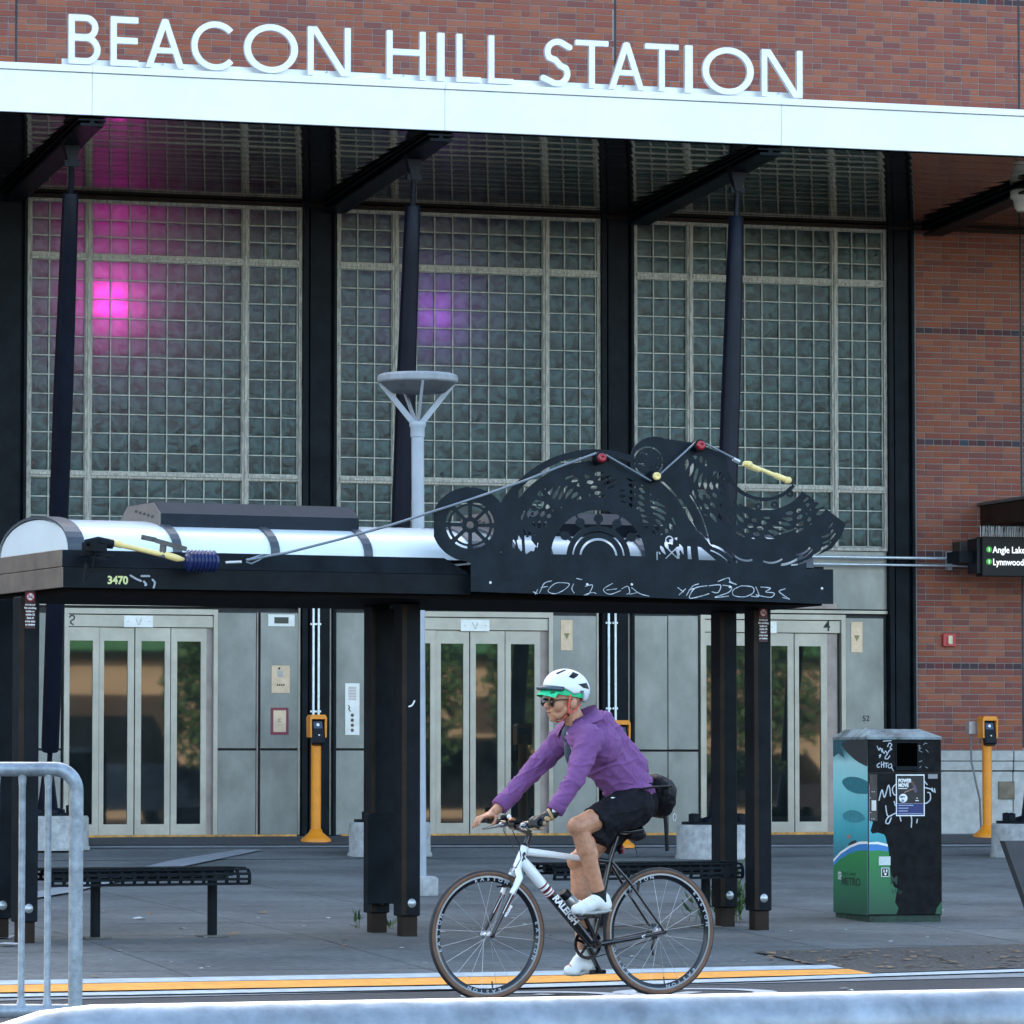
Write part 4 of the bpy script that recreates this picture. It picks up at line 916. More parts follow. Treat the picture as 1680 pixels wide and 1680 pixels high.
# work in picture-like units (one unit = 4.3 mm) on the screen's own plane, then stretch into place
def AF(X, Z):
    u = 1075+(X-O_[0])/kx; v = 900-(Z-O_[1])/kz
    D = lambda cx, cy: np.hypot(u-cx, v-cy)
    ann = lambda cx, cy, a, b: N(D(cx, cy)-a, b-D(cx, cy))
    def seg(ax, ay, bx, by, w): return f_round(u, v, [(ax, ay), (bx, by)], w)
    lean = (u-780)*(10/590.)
    f = N(N(u-780, 1370-u), N(v-(926+lean*.2), 976+lean-v))            # base strip
    f = U(f, 60-D(779, 868))                                            # wheel disc
    f = U(f, N(N(v-915, 930-v), N(u-775, 1325-u)))
    A = (983, 916)
    f = U(f, N(ann(*A, 165, 176), 920-v)); f = U(f, N(157-D(*A), 920-v))
    f = U(f, N(N(41-D(1075, 757), 900), 900-v)); f = U(f, N(ann(*A, 156, 177), N(v-745-0*u, N(20-abs(u-835), 80-abs(v-880)))))
    # boat / fan body
    hull = [(1040, 760), (1060, 723), (1095, 719), (1140, 724), (1180, 738), (1213, 762), (1222, 800), (1302, 790), (1300, 786), (1345, 817), (1392, 851), (1384, 872), (1368, 893), (1330, 912), (1290, 922), (1235, 925), (1180, 924), (1100, 926), (1080, 900), (1050, 800)]
    f = U(f, f_poly(u, v, hull))
    C = (1253, 750)
    f = N(f, D(*C)-61)
    f = N(f, -N(N(u-1215, 1302-u), 790-v-(0)*u)) if False else f
    cut = lambda g: N(f, -g)
    nz = np.sin(u*.22+2*np.sin(v*.15))+np.sin(v*.27+1.7*np.sin(u*.13+1))+.8*np.sin((u+v)*.19+2*np.sin((u-v)*.10))
    fil = .62-np.abs(nz*.9)                                              # organic thin filigree cuts
    thA = np.arctan2(916-v, u-983); dA = np.hypot(u-983, v-916); thC = np.arctan2(750-v, u-1253); dC = np.hypot(u-1253, v-750)
    gA = np.sin(26*thA+.22*dA)*np.cos(.40*dA+2.2*np.sin(9*thA)); gC = np.sin(24*thC-.20*dC)*np.cos(.38*dC+2.2*np.sin(8*thC+1))
    holeA = (gA-.22)*3; holeC = (gC-.22)*3
    fil2 = .5-np.abs(nz*.9+.5)
    # wheel
    th = np.degrees(np.arctan2(v-869, u-779)); d = D(779, 869)
    sp8 = np.abs(((th+22.5) % 45)-22.5)*.01745*d
    f = N(f, -N(N(d-13, 31-d), np.abs(sp8)-2.7)); f = N(f, -N(N(d-34.5, 38.5-d), np.abs(sp8)-4)); f = N(f, -(6-d))
    # inner arch fan
    up_ = 913-v
    f = N(f, -N(N(D(*A)-51, 76.5-D(*A)), up_)); d = D(*A); th = np.degrees(np.arctan2(A[1]-v, u-A[0]))
    for a in (90, 62, 118, 32, 148):
        ca, sa = cos(radians(a)), sin(radians(a)); g = seg(A[0]+49*ca, A[1]-49*sa, A[0]+62*ca, A[1]-62*sa, 5.5); g = U(g, 7.2-D(A[0]+63*ca, A[1]-63*sa)); g = U(g, seg(A[0]+60*ca, A[1]-60*sa, A[0]+80*ca, A[1]-80*sa, 2.6)); f = U(f, g)
    f = N(f, -N(N(d-39.5, 42.5-d), up_)); f = N(f, -N(N(d-27, 31-d), up_))
    # filigree zone of the arch with radial bars
    z = N(N(d-98, 139-d), 909-v); bars = np.full(u.shape, -9.)
    for a in (18, 48, 75, 102, 131, 158):
        ca, sa = cos(radians(a)), sin(radians(a)); bars = U(bars, seg(A[0]+95*ca, A[1]-95*sa, A[0]+142*ca, A[1]-142*sa, 9))
    f = N(f, -N(N(z, holeA), -bars-1))
    for a in (0, 147):                                                    # small ring motifs
        pass
    g = ann(888, 833, 4, 7); f = N(f, -g); f = N(f, -(2-D(888, 833))); f = N(f, -ann(877, 848, 3, 5)); f = N(f, -f_poly(u, v, [(884, 818), (890, 808), (895, 818)]))
    f = N(f, -f_poly(u, v, [(872, 886), (884, 901), (868, 914), (855, 905), (852, 892)])); f = U(f, N(seg(862, 880, 864, 915, 4), 914-v)); f = N(f, -f_poly(u, v, [(832, 902), (828, 913), (826, 913)]))
    # right pillar motifs
    f = N(f, -N(f_poly(u, v, [(1090, 896), (1115, 896), (1115, 916), (1090, 916)]), U(1.6-np.abs((u-1102)-(v-906)), U(1.6-np.abs((u-1102)+(v-906)), 6-np.abs(u-1116)))))
    f = N(f, -ann(1098, 885, 4.5, 7)); f = N(f, -N(1.5-np.abs(u-1078), 7-np.abs(v-912))); f = N(f, -f_poly(u, v, [(1127, 895), (1133, 895), (1135, 916), (1128, 916)])); f = N(f, -f_poly(u, v, [(1144, 895), (1150, 896), (1172, 914), (1176, 917), (1146, 917)]))
    # curved slots following the arch on its right side
    f = N(f, -N(N(N(d-161, 167-d), 18-np.abs(v-835)), u-1083)); f = N(f, -N(N(N(d-161, 165-d), 14-np.abs(v-800)), u-1083)); f = N(f, -N(N(N(D(983, 916)-181, 184-D(983, 916)), 40-np.abs(v-850)), u-1100))
    f = N(f, -N(N(f_poly(u, v, [(1043, 805), (1065, 808), (1088, 850), (1084, 872), (1060, 875), (1050, 840)]), holeA), 9))
    # top small circle
    f = N(f, -N(ann(1064, 757, 22, 25), fil+1.0)); f = N(f, -N(ann(1064, 757, 8, 19), fil2-.35))
    # fan details, centred on the concave bite
    e = D(*C); below = N(v-770, 9)
    f = N(f, -N(N(N(e-67, 82-e), v-(790)), -U(5.5-D(1245, 826), U(5.5-D(1272, 822), 5.5-D(1298, 803))) ))
    for (a, b) in ((1245, 826), (1272, 822), (1298, 803)): f = U(f, 6.0-D(a, b)); f = N(f, -(2.3-D(a, b)))
    f = N(f, -N(N(N(e-93, 131-e), holeC), N(v-745, -U(seg(1300, 800, 1345, 850, 7), seg(1190, 810, 1150, 850, 8)))))
    f = N(f, -N(N(N(e-70, 90-e), holeC), N(1222-u, v-770)))
    f = N(f, -N(N(N(e-122, 124.5-e), v-860), u-1270))
    f = N(f, -N(N(f_poly(u, v, [(1140, 790), (1165, 775), (1180, 800), (1170, 850), (1150, 840)]), holeC), 9))
    f = N(f, -f_poly(u, v, [(1143, 801), (1158, 801), (1161, 809), (1148, 809)]))
    # waves below the hull: lens shaped slots
    for (xa, ya, xb, yb, s, w) in ((1169, 893, 1209, 919, -4, 4), (1166, 901, 1198, 922, -3, 2.6), (1202, 906, 1234, 915, 5, 3.4), (1254, 917, 1284, 913, 4, 3.2), (1284, 922, 1318, 906, 3, 4), (1300, 922, 1340, 905, 4, 2.6), (1309, 905, 1331, 893, 3, 3.4), (1310, 912, 1335, 896, 4, 2.4), (1352, 874, 1370, 862, 3, 3.4), (1354, 884, 1374, 868, 3, 3), (1352, 893, 1366, 882, 2, 4), (1338, 905, 1352, 894, 2, 3), (1363, 858, 1370, 850, 1, 2), (1124, 828, 1130, 840, 0, 2.4), (1133, 852, 1143, 868, -1, 2.6), (1146, 870, 1166, 892, -2, 2.2)):
        mx_, my_ = (xa+xb)/2, (ya+yb)/2+s; t_ = [((1-q)**2*xa+2*q*(1-q)*(2*mx_-(xa+xb)/2)+q*q*xb, (1-q)**2*ya+2*q*(1-q)*(2*my_-(ya+yb)/2)+q*q*yb) for q in np.linspace(0, 1, 9)]
        f = N(f, -f_round(u, v, t_, w))
    return f
m_ = MB(); xa, za = AP(712, 990); xb, zb_ = AP(1402, 705)
m_.field(AF, xa, xb, za-.02, zb_, kx*1.0, -.004, .004); m_.build('cut_plate', mat('black screen paint', (.010, .016, .022), .5, var=.2, scale=6, spec=.10), art)
for (u, v) in ((804, 956), (963, 959), (1197, 963), (1348, 965.5), (1036, 959)):
    x_, z_ = AP(u, v); m_ = MB(); m_.lathe([(0, -.012), (.007, -.010), (.009, -.004)], (x_, 0, z_), 10, 'y'); m_.build('bolt', M_white_print, art)
for u in (830, 1060, 1300):
    x_, z_ = AP(u, 965); m_ = MB(); m_.box(x_-.02, x_+.02, .005, .098, z_-.03, z_+.03); m_.build('bracket', M_black, art)
M_scratch = mat('scratched white tag', (.42, .46, .5), .6, var=.35, scale=30)
tag1 = [[(875, 971), (882, 974)], [(878, 975), (882, 967)], [(885, 973), (893, 957), (905, 953)], [(888, 964), (898, 962)], [(905, 961), (899, 970), (910, 974), (925, 968), (934, 958), (915, 956), (905, 961)], [(941, 958), (938, 966), (942, 973)], [(946, 949), (955, 951)], [(960, 962), (972, 960), (966, 974), (958, 976), (972, 972), (978, 974)], [(1005, 957), (990, 967), (1000, 975), (1018, 969)], [(995, 968), (1012, 966)], [(1020, 966), (1030, 962), (1033, 972), (1028, 975)], [(1036, 964), (1050, 974), (1065, 978)], [(1033, 975), (1046, 972)]]
tag2 = [[(1112, 964), (1121, 971)], [(1114, 976), (1125, 966)], [(1126, 977), (1136, 962), (1146, 958)], [(1130, 968), (1146, 963)], [(1160, 961), (1140, 965), (1131, 981), (1150, 978), (1163, 974)], [(1163, 961), (1182, 960), (1178, 972), (1168, 971)], [(1186, 960), (1200, 963), (1195, 972), (1173, 980), (1195, 978)], [(1178, 954), (1195, 948), (1198, 954), (1208, 959), (1196, 955)], [(1216, 961), (1203, 968), (1204, 977), (1222, 979), (1236, 972), (1234, 963), (1216, 961)], [(1240, 963), (1245, 978), (1232, 978)], [(1248, 963), (1264, 965), (1256, 971), (1270, 973), (1264, 980), (1240, 976)], [(1288, 966), (1278, 970), (1286, 977), (1295, 983), (1284, 980)]]
scrib('scratched_tag', tag1, .0045, -.0045, M_scratch, art, af, c=.003); scrib('scratched_tag', tag2, .0055, -.0045, M_scratch, art, af, c=.003)
# pulleys and cable
cb = thing('pulley_cable', 'grey cable with red and yellow pulleys and blue ribbed bellows strung over the shelter', 'cable', Frame(af.o, AST))
def PW(u, v, y=-.05): x_, z_ = af.px(u, v, y); return Vector((x_, y, z_))
M_rubr = mat('glossy red hub', (.30, .008, .02), .25, var=.1); M_yp = mat('pale yellow paint', (.80, .62, .24), .4, var=.06); M_cab = mat('grey steel cable', (.16, .19, .22), .4, .4)
for (u, v, m, r) in ((985.5, 751.5, M_rubr, 8), (1148, 731, M_rubr, 8), (1075.5, 781.5, M_yp, 7)):
    c_ = PW(u, v, -.06); k = 4.15e-3
    m_ = MB(); m_.lathe([(.01, .055), ((r+2)*k, .05), ((r+2)*k, .02), ((r+.5)*k, .01), ((r+2)*k, 0), ((r+2)*k, -.01), (r*k*.95, -.012), (.0, -.012)], c_, 24, 'y'); o = m_.build('pulley', M_black, cb)
    m_ = MB(); m_.lathe([(r*k*.92, -.012), (r*k*.86, -.03), (r*k*.4, -.035), (r*k*.3, -.03), (0, -.03)], c_, 24, 'y'); m_.build('hub_cap', m, o)
m_ = MB(); pts = [(404, 919), (470, 907), (560, 884), (640, 862), (730, 833), (800, 810), (860, 789), (920, 765), (978, 744)]
m_.tube([PW(u, v) for u, v in pts], .0085, 8); m_.tube([PW(u, v) for u, v in ((993, 746), (1068, 789))], .007, 8); m_.tube([PW(u, v) for u, v in ((1083, 778), (1141, 726))], .007, 8); m_.tube([PW(u, v) for u, v in ((1156, 727), (1210, 755))], .007, 8); m_.build('steel_cable', M_cab, cb)
m_ = MB(); m_.tube([PW(u, v) for u, v in ((404, 919), (430, 910), (436, 912), (425, 919), (412, 925), (404, 922))], .006, 6); m_.build('cable_loop', M_cab, cb)
m_ = MB(); m_.tube([PW(1203, 753), PW(1213, 758)], .014, 10); m_.tube([PW(370, 923), PW(396, 922)], .009, 10); m_.build('cable_clamp', M_plate, cb)
m_ = MB(); m_.tube([PW(1220, 760), PW(1227, 763), PW(1245, 771), PW(1247, 770), (PW(1270, 779)), PW(1272, 780), PW(1292, 788), PW(1296, 789)], [.018, .022, .020, .014, .014, .020, .020, .012], 14)
for u, v in ((1227, 762), (1291, 788)): m_.lathe([(.0, -.03), (.022, -.028), (.024, 0)], PW(u, v), 14, 'y')
m_.build('yellow_link', M_yp, cb)
m_ = MB(); P_ = [PW(177, 889), PW(200, 894), PW(202, 895), PW(262, 909), PW(264, 908), PW(290, 916), PW(302, 918)]; m_.tube(P_, [.022, .022, .016, .016, .022, .022, .010], 14); m_.build('yellow_link', M_yp, cb)
M_bell = mat('blue ribbed bellows', (.008, .02, .11), .35, var=.2)
m_ = MB(); a_, b_ = PW(303, 920), PW(357, 921); pr = []; pts = []
for i in range(37): pts.append(a_.lerp(b_, i/36)); pr.append(.058+.012*cos(i*pi/2*1.0) if 1 < i < 35 else .035)
m_.tube(pts, pr, 20); m_.build('bellows', M_bell, cb)
m_ = MB(); c_ = PW(163, 897); m_.box(c_.x-.07, c_.x+.04, -.08, .08, c_.z-.03, c_.z+.03); m_.tube([PW(140, 890), PW(160, 889), PW(185, 893)], [.02, .035, .03], 10); m_.tube([PW(152, 905), PW(175, 886)], .016, 8)
m_.add([PW(115, 903), PW(140, 902), PW(182, 917), PW(165, 919)], [(0, 1, 2, 3)]); m_.box(c_.x-.10, c_.x+.10, -.05, .09, c_.z-.06, c_.z-.045); m_.tube([PW(142, 925), PW(138, 955)], .012, 6); m_.tube([PW(156, 910), PW(151, 935), PW(141, 950)], .006, 6); m_.build('anchor_clamp', M_black, cb)
M_gun = mat('gunmetal strap', (.07, .07, .07), .4, .5, var=.2)
m_ = MB(); m_.bar(PW(232, 881, -.07), PW(256, 886, -.07), .012, .03); m_.bar(PW(256, 887, -.07), PW(306, 901, -.07), .012, .028); m_.tube([PW(268, 893), PW(266, 915)], .022, 10)
for u, v in ((236, 882), (252, 886)): m_.lathe([(0, -.012), (.007, -.01)], PW(u, v, -.075), 8, 'y')
m_.build('strap_bracket', M_gun, cb)
# ================================================================== BENCHES
def bench(ux0, ux1, uleg, vleg, vtop, lab, ul2=None):
    g = ground(uleg, vleg); F = Frame(g, AST); t = thing('bench', lab, 'bench', F, group='black metal strap benches')
    xa = F.px(ux0, vtop, -.18)[0]; xb = F.px(ux1, vtop, -.18)[0]; zt_ = F.px((ux0+ux1)/2, vtop+3, -.1)[1]
    yz = [(-.222, zt_-.104), (-.234, zt_-.074), (-.232, zt_-.040), (-.205, zt_-.010)]+[(-.145+i*.058, zt_) for i in range(6)]+[(.205, zt_-.010), (.232, zt_-.040), (.234, zt_-.074)]
    th = .006
    for i, (y, z) in enumerate(yz):
        m_ = MB()
        if i in (0, 1, 2, 11, 12): m_.box(xa, xb, y-th/2, y+th/2, z-.0085, z+.0085)
        elif i in (3, 10): m_.bbox(xa, xb, y-.014, y+.014, z-.008, z+.004, .002)
        else: m_.box(xa, xb, y-.017, y+.017, z-th/2, z+th/2)
        m_.build('long_strap', M_black, t)
    k = int((xb-xa)/.078)
    for i in range(k+1):
        x = xa+(xb-xa)*i/k; m_ = MB()
        for (p, q) in zip(yz[:-1], yz[1:]): m_.bar((x, p[0]*.985, p[1]-.005), (x, q[0]*.985, q[1]-.005), .022, .006, up=(0, 0, 1) if abs(q[1]-p[1]) < .01 else (0, 1, 0))
        m_.build('cross_strap', M_black, t)
    m_ = MB(); m_.tube([(xa+.03, 0, zt_-.03), (xb-.03, 0, zt_-.03)], .03, 10); m_.build('under_beam', M_black, t)
    legs = [0.0, ul2 if ul2 is not None else -.8]
    for x in legs:
        z_ = zg(*F.wor(x, 0).xy)-F.o.z; m_ = MB(); m_.tube([(x, 0, z_), (x, 0, zt_-.03)], .032, 14); o = m_.build('leg', M_black, t)
        m_ = MB(); m_.bbox(x-.09, x+.09, -.07, .07, z_, z_+.012, .002); m_.build('foot_plate', mat('scuffed steel foot', (.10, .10, .09), .5, .4, var=.4), o)
bench(82, 405, 348, 1537, 1421, 'left black strap metal bench behind the metal barrier')
bench(905, 1213, 1158, 1522, 1412, 'right black strap metal bench partly hidden behind the bicycle')
# ================================================================== RUBBISH BIN
g = ground(1425, 1513); RB = Frame(g, radians(15)-PSI); print('bin', g)
bn = thing('litter_bin', 'tall rubbish bin with teal fish and green hill print, black painted front and a poster', 'bin', RB)
W_ = RB.px(1546, 1511)[0]; SFm = Frame(RB.o, RB.a+pi/2); Dp = SFm.px(1368, 1508)[0]; Ht = RB.px(1425, 1213)[1]; print('bin size', W_, Dp, Ht)
m_ = MB(); m_.bbox(0, W_, 0, Dp, .045, Ht, .006); m_.build('body', mat('chipped black bin paint', (.006, .007, .008), .45, var=.5, scale=14, detail=10, bump=.05, spec=.10), bn)
m_ = MB(); m_.bbox(.008, W_-.008, .008, Dp-.01, -.01, .045, .004); m_.build('plinth', mat('scuffed green plinth', (.006, .010, .008), .6, var=.4, col2=(.01, .06, .03), scale=9), bn)
hi = Ht+.075; a_ = [(-.004, -.004, Ht), (W_+.004, -.004, Ht), (W_+.004, Dp+.004, Ht), (-.004, Dp+.004, Ht)]; b_ = [(.07, .20, hi), (W_-.09, .20, hi), (W_-.09, Dp-.06, hi), (.07, Dp-.06, hi)]; c_ = [(x, y, Ht+.018) for x, y, z in a_]
m_ = MB(); m_.add(a_+c_+b_, [(3, 2, 1, 0), (0, 1, 5, 4), (1, 2, 6, 5), (2, 3, 7, 6), (3, 0, 4, 7), (4, 5, 9, 8), (5, 6, 10, 9), (6, 7, 11, 10), (7, 4, 8, 11), (8, 9, 10, 11)]); m_.build('sloped_lid', mat('dirty teal lid', (.10, .13, .14), .5, var=.5, col2=(.30, .38, .40), scale=7, detail=8), bn)
def zramp(name, stops, lo, hi_, rough=.4, noise=.2):
    m = bpy.data.materials.new(name); m.use_nodes = True; n = m.node_tree.nodes; l = m.node_tree.links; b = n['Principled BSDF']; b.inputs['Roughness'].default_value = rough
    tc = n.new('ShaderNodeTexCoord'); sx = n.new('ShaderNodeSeparateXYZ'); l.new(tc.outputs['Object'], sx.inputs[0]); mr = n.new('ShaderNodeMapRange'); mr.inputs[1].default_value = lo; mr.inputs[2].default_value = hi_; l.new(sx.outputs[2], mr.inputs[0])
    t = n.new('ShaderNodeTexNoise'); t.inputs['Scale'].default_value = 7; t.inputs['Detail'].default_value = 8; l.new(tc.outputs['Object'], t.inputs[0]); ma = n.new('ShaderNodeMath'); ma.operation = 'MULTIPLY_ADD'; ma.inputs[1].default_value = noise; l.new(t.outputs[0], ma.inputs[0]); l.new(mr.outputs[0], ma.inputs[2])
    su = n.new('ShaderNodeMath'); su.operation = 'SUBTRACT'; su.inputs[1].default_value = noise/2; l.new(ma.outputs[0], su.inputs[0])
    cr = n.new('ShaderNodeValToRGB'); e = cr.color_ramp.elements
    while len(e) < len(stops): e.new(.5)
    for i, (p, c) in enumerate(stops): e[i].position = p; e[i].color = (*c, 1)
    l.new(su.outputs[0], cr.inputs[0]); l.new(cr.outputs[0], b.inputs['Base Color']); return m
zz = lambda v: RB.px(1425, v)[1]
M_teal = zramp('teal underwater print', [(0, (.02, .15, .20)), (.25, (.04, .36, .42)), (.62, (.24, .62, .66)), (.80, (.36, .66, .68)), (.92, (.02, .15, .18)), (1, (.02, .14, .17))], zz(1410), zz(1213), noise=.15)
M_grn = zramp('green hill print', [(0, (.005, .055, .03)), (.45, (.01, .13, .05)), (1, (.015, .22, .05))], zz(1505), zz(1395), noise=.1)
M_dteal = mat('dark teal fish print', (.012, .085, .11), .4, var=.3, scale=30)
M_band = mat('blue band print', (.03, .20, .50), .4, var=.05)
MS = Matrix(((0, -1, 0, 0), (1, 0, 0, 0), (0, 0, 1, 0), (0, 0, 0, 1)))      # side frame -> bin frame
def sdecal(name, poly, lvl, m):
    P_ = [SFm.px(u, v) for u, v in poly]; xs_ = [p[0] for p in P_]; zs_ = [p[1] for p in P_]
    m_ = MB(); m_.field(lambda X, Z: N(f_poly(X, Z, P_), N(N(X-.004, Dp-.004-X), N(Z-.046, Ht-.003-Z))), min(xs_)-.02, max(xs_)+.02, min(zs_)-.02, max(zs_)+.02, .008, .0008*lvl, .0008*lvl+.0006, M=MS); return m_.build(name, m, bn)
def fdecal(name, poly, lvl, m, c=.006):
    P_ = [RB.px(u, v) for u, v in poly]; xs_ = [p[0] for p in P_]; zs_ = [p[1] for p in P_]
    m_ = MB(); m_.field(lambda X, Z: N(f_poly(X, Z, P_), N(N(X-.002, W_-.002-X), N(Z-.01, Ht-.003-Z))), min(xs_)-.02, max(xs_)+.02, min(zs_)-.02, max(zs_)+.02, c, -.0008*lvl-.0006, -.0008*lvl); return m_.build(name, m, bn)
def smooth_poly(pts, n=6):
    out = []; k = len(pts)
    for i in range(k):
        p0, p1, p2, p3 = [np.array(pts[(i+j-1) % k], float) for j in range(4)]
        for q in range(n):
            t = q/n; out.append(tuple(.5*((2*p1)+(-p0+p2)*t+(2*p0-5*p1+4*p2-p3)*t*t+(-p0+3*p1-3*p2+p3)*t**3)))
    return out
sdecal('printed_panel', [(1360, 1200), (1432, 1200), (1432, 1450), (1360, 1450)], 1, M_teal)
sdecal('fish_print', smooth_poly([(1381, 1222), (1395, 1213), (1412, 1211), (1428, 1216), (1428, 1255), (1412, 1252), (1396, 1240)]), 2, mat('grey fish print', (.02, .028, .03), .4, var=.4, scale=40))
sdecal('fish_print', smooth_poly([(1382, 1282), (1392, 1275), (1410, 1276), (1428, 1286), (1428, 1300), (1408, 1302), (1390, 1295)]), 2, mat('mid teal fish print', (.015, .17, .21), .4, var=.2, scale=30))
sdecal('fish_print', smooth_poly([(1383, 1336), (1396, 1329), (1412, 1333), (1420, 1344), (1404, 1350), (1388, 1346)]), 2, mat('faint teal fish print', (.035, .24, .29), .4, var=.2, scale=30))
sdecal('fish_print', [(1366, 1205), (1380, 1203), (1387, 1212), (1380, 1226), (1386, 1244), (1376, 1236), (1366, 1243)], 2, M_dteal)
sdecal('fish_print', [(1391, 1368), (1398, 1372), (1391, 1378)], 2, mat('pinkish fin print', (.35, .22, .18), .4))
sdecal('fish_print', smooth_poly([(1392, 1386), (1398, 1380), (1406, 1379), (1400, 1388)]), 2, M_ink)
hill = [(1360, 1422), (1368, 1414), (1380, 1401), (1395, 1391), (1410, 1385), (1432, 1384)]
sdecal('white_band', [(u, v-4) for u, v in hill]+[(1432, 1520), (1360, 1520)], 3, M_white_print)
sdecal('blue_band', hill+[(1432, 1520), (1360, 1520)], 4, M_band)
sdecal('green_hill', [(1360, 1430), (1368, 1420), (1380, 1409), (1395, 1400), (1410, 1395.5), (1432, 1395), (1432, 1520), (1360, 1520)], 5, M_grn)
rg = [(1438, 1345), (1434, 1362), (1431, 1368), (1440, 1366), (1450, 1369), (1453, 1374), (1456, 1388), (1459, 1410), (1461, 1432), (1466, 1455), (1472, 1458), (1468, 1480), (1474, 1490), (1470, 1500)]
fdecal('torn_print', [(1425.5, 1268), (1429, 1345), (1432, 1349), (1428, 1363)]+rg[2:]+[(1425.5, 1500)], 1, M_teal, .004)
fdecal('white_band', [(1425.5, 1382), (1440, 1381), (1456, 1385)]+rg[7:]+[(1425.5, 1500)], 2, M_white_print, .004)
fdecal('blue_band', [(1425.5, 1385), (1440, 1385), (1457, 1389)]+rg[7:]+[(1425.5, 1500)], 3, M_band, .004)
fdecal('green_hill', [(1425.5, 1396), (1440, 1395), (1458, 1397)]+rg[7:]+[(1425.5, 1500)], 4, M_grn, .004)
fdecal('green_hill', [(1534, 1500), (1537, 1490), (1541, 1484), (1545, 1478), (1545.5, 1500)], 2, M_grn, .004)
def fbox(u0, v0, u1, v1, y0, y1, m, name, par=None):
    x0, z0 = RB.px(u0, v1); x1, z1 = RB.px(u1, v0); m_ = MB(); m_.bbox(x0, x1, y0, y1, z0, z1, .0008); return m_.build(name, m, par or bn)
fbox(1471, 1219, 1504.5, 1257, -.0015, -.0003, mat('painted opening shade', (.001, .001, .001), .9, spec=0), 'painted_opening')  # no hole cut; its shade is put into this black plate
for r in ((1470, 1217.5, 1505.5, 1219.2), (1469.3, 1217.5, 1471, 1258), (1504.5, 1217.5, 1506, 1258)): fbox(*r, -.006, -.0003, M_black, 'opening_rim')
fbox(1468, 1257, 1507, 1264, -.020, -.0003, M_black, 'chute_lip')
for r in ((1425.5, 1267.6, 1545.5, 1268.6), (1425.5, 1501.5, 1545.5, 1502.5), (1425.2, 1268.6, 1426.2, 1501.5)): fbox(*r, -.0012, -.0002, M_ink, 'door_seam')
M_hg = mat('worn brown hinge', (.05, .042, .036), .5, .3, var=.4)
fbox(1426.5, 1270, 1438.5, 1347, -.009, -.0045, M_hg, 'hinge_plate'); fbox(1429, 1313, 1436.5, 1330, -.014, -.009, M_plate, 'lock'); fbox(1522.5, 1270, 1538, 1277.5, -.003, -.0005, mat('grey tag', (.25, .25, .25), .5), 'serial_tag')
m_ = MB()
for (u, v) in ((1430, 1299), (1433.5, 1299), (1427.5, 1333), (1429.5, 1343.5), (1433, 1343.5), (1427, 1309)): x, z = RB.px(u, v); m_.ell((x, -.010, z), (.0035, .002, .0035), 6, 4)
m_.build('rivets', M_white_print, bn)
fbox(1441.5, 1405, 1460.5, 1419.5, -.0062, -.0055, mat('pale torn sticker', (.55, .62, .60), .5, var=.1, scale=60), 'pale_sticker')
s_ = fbox(1445.5, 1423.5, 1458.5, 1438.5, -.0062, -.0055, M_white_print, 'face_sticker'); fbox(1446.5, 1424.5, 1457.5, 1437.5, -.0070, -.0063, M_ink, 'sticker_field', s_)
x_, z_ = RB.px(1452, 1431); m_ = MB(); m_.field(lambda X, Z: U(U(f_poly(X, Z, [(-.016, .018), (-.008, .02), (-.006, .0), (-.012, -.004)]), f_poly(X, Z, [(.016, .018), (.006, .021), (.004, .002), (.012, -.003)])), f_poly(X, Z, [(-.010, -.006), (.010, -.006), (.004, -.022), (-.004, -.022)])), -.03, .03, -.03, .03, .002, -.0078, -.0071, M=Matrix.Translation((x_, 0, z_))); m_.build('sticker_mark', M_white_print, s_)
M_dkprint = mat('dark green print', (.003, .03, .015), .5)
def stext(s, u, v, size, m, name, sx=1, bold=0):
    x, z = SFm.px(u, v); m_ = MB(); m_.text(s, size, 0, 0, 0, .0008, sx=sx, bold=bold, M=MS @ Matrix.Translation((x, .0052, z)) @ Matrix.Diagonal((-1, 1, 1, 1))); return m_.build(name, m, bn)
stext('METRO', 1381.5, 1451, .075, M_dkprint, 'metro_lettering', sx=1.65, bold=.003); stext('King County', 1381.5, 1435, .040, M_dkprint, 'county_lettering', sx=1.5)
x, z = SFm.px(1378, 1437); m_ = MB(); m_.bbox(x-.045, x+.025, .0048, .0054, z-.025, z+.03, .0003, M=MS); m_.build('county_logo', mat('grey logo', (.35, .42, .40), .5, var=.6, scale=80), bn)
scribs = lambda L_, w, name, m: scrib(name, L_, w, -.0015, m, bn, RB, c=.003)
x, z = RB.px(1460.5, 1450); m_ = MB(); m_.text('M', .075, x, z, -.0062, .0008, bold=.003, sx=.9); m_.build('metro_lettering', M_dkprint, bn)
x, z = RB.px(1460.5, 1467); m_ = MB(); m_.text('We', .055, x, z, -.0062, .0008, shear=.25); m_.build('slogan_lettering', M_dkprint, bn)
M_tagw = mat('white tag ink', (.50, .53, .58), .5, var=.15, scale=40)
scribs([[(1439, 1224), (1442, 1231), (1444, 1227), (1447, 1234)], [(1447, 1228), (1450, 1236), (1453, 1232), (1456, 1238)], [(1456, 1225), (1459, 1219), (1463, 1222), (1460, 1227), (1463, 1229), (1458, 1232)], [(1460, 1230), (1452, 1243), (1456, 1245), (1460, 1240)], [(1442, 1240), (1445, 1238), (1443, 1243)], [(1449, 1216), (1462, 1215)],
        [(1443, 1252), (1439, 1255), (1440, 1259), (1443, 1258)], [(1446, 1250), (1446, 1259)], [(1446, 1255), (1450, 1254)], [(1450, 1250), (1450, 1259)], [(1454, 1252), (1454, 1259)], [(1451, 1252), (1457, 1252)], [(1461, 1253), (1457, 1256), (1459, 1260), (1463, 1258), (1462, 1253)], [(1462, 1258), (1466, 1265)]], .006, 'white_tag', M_tagw)
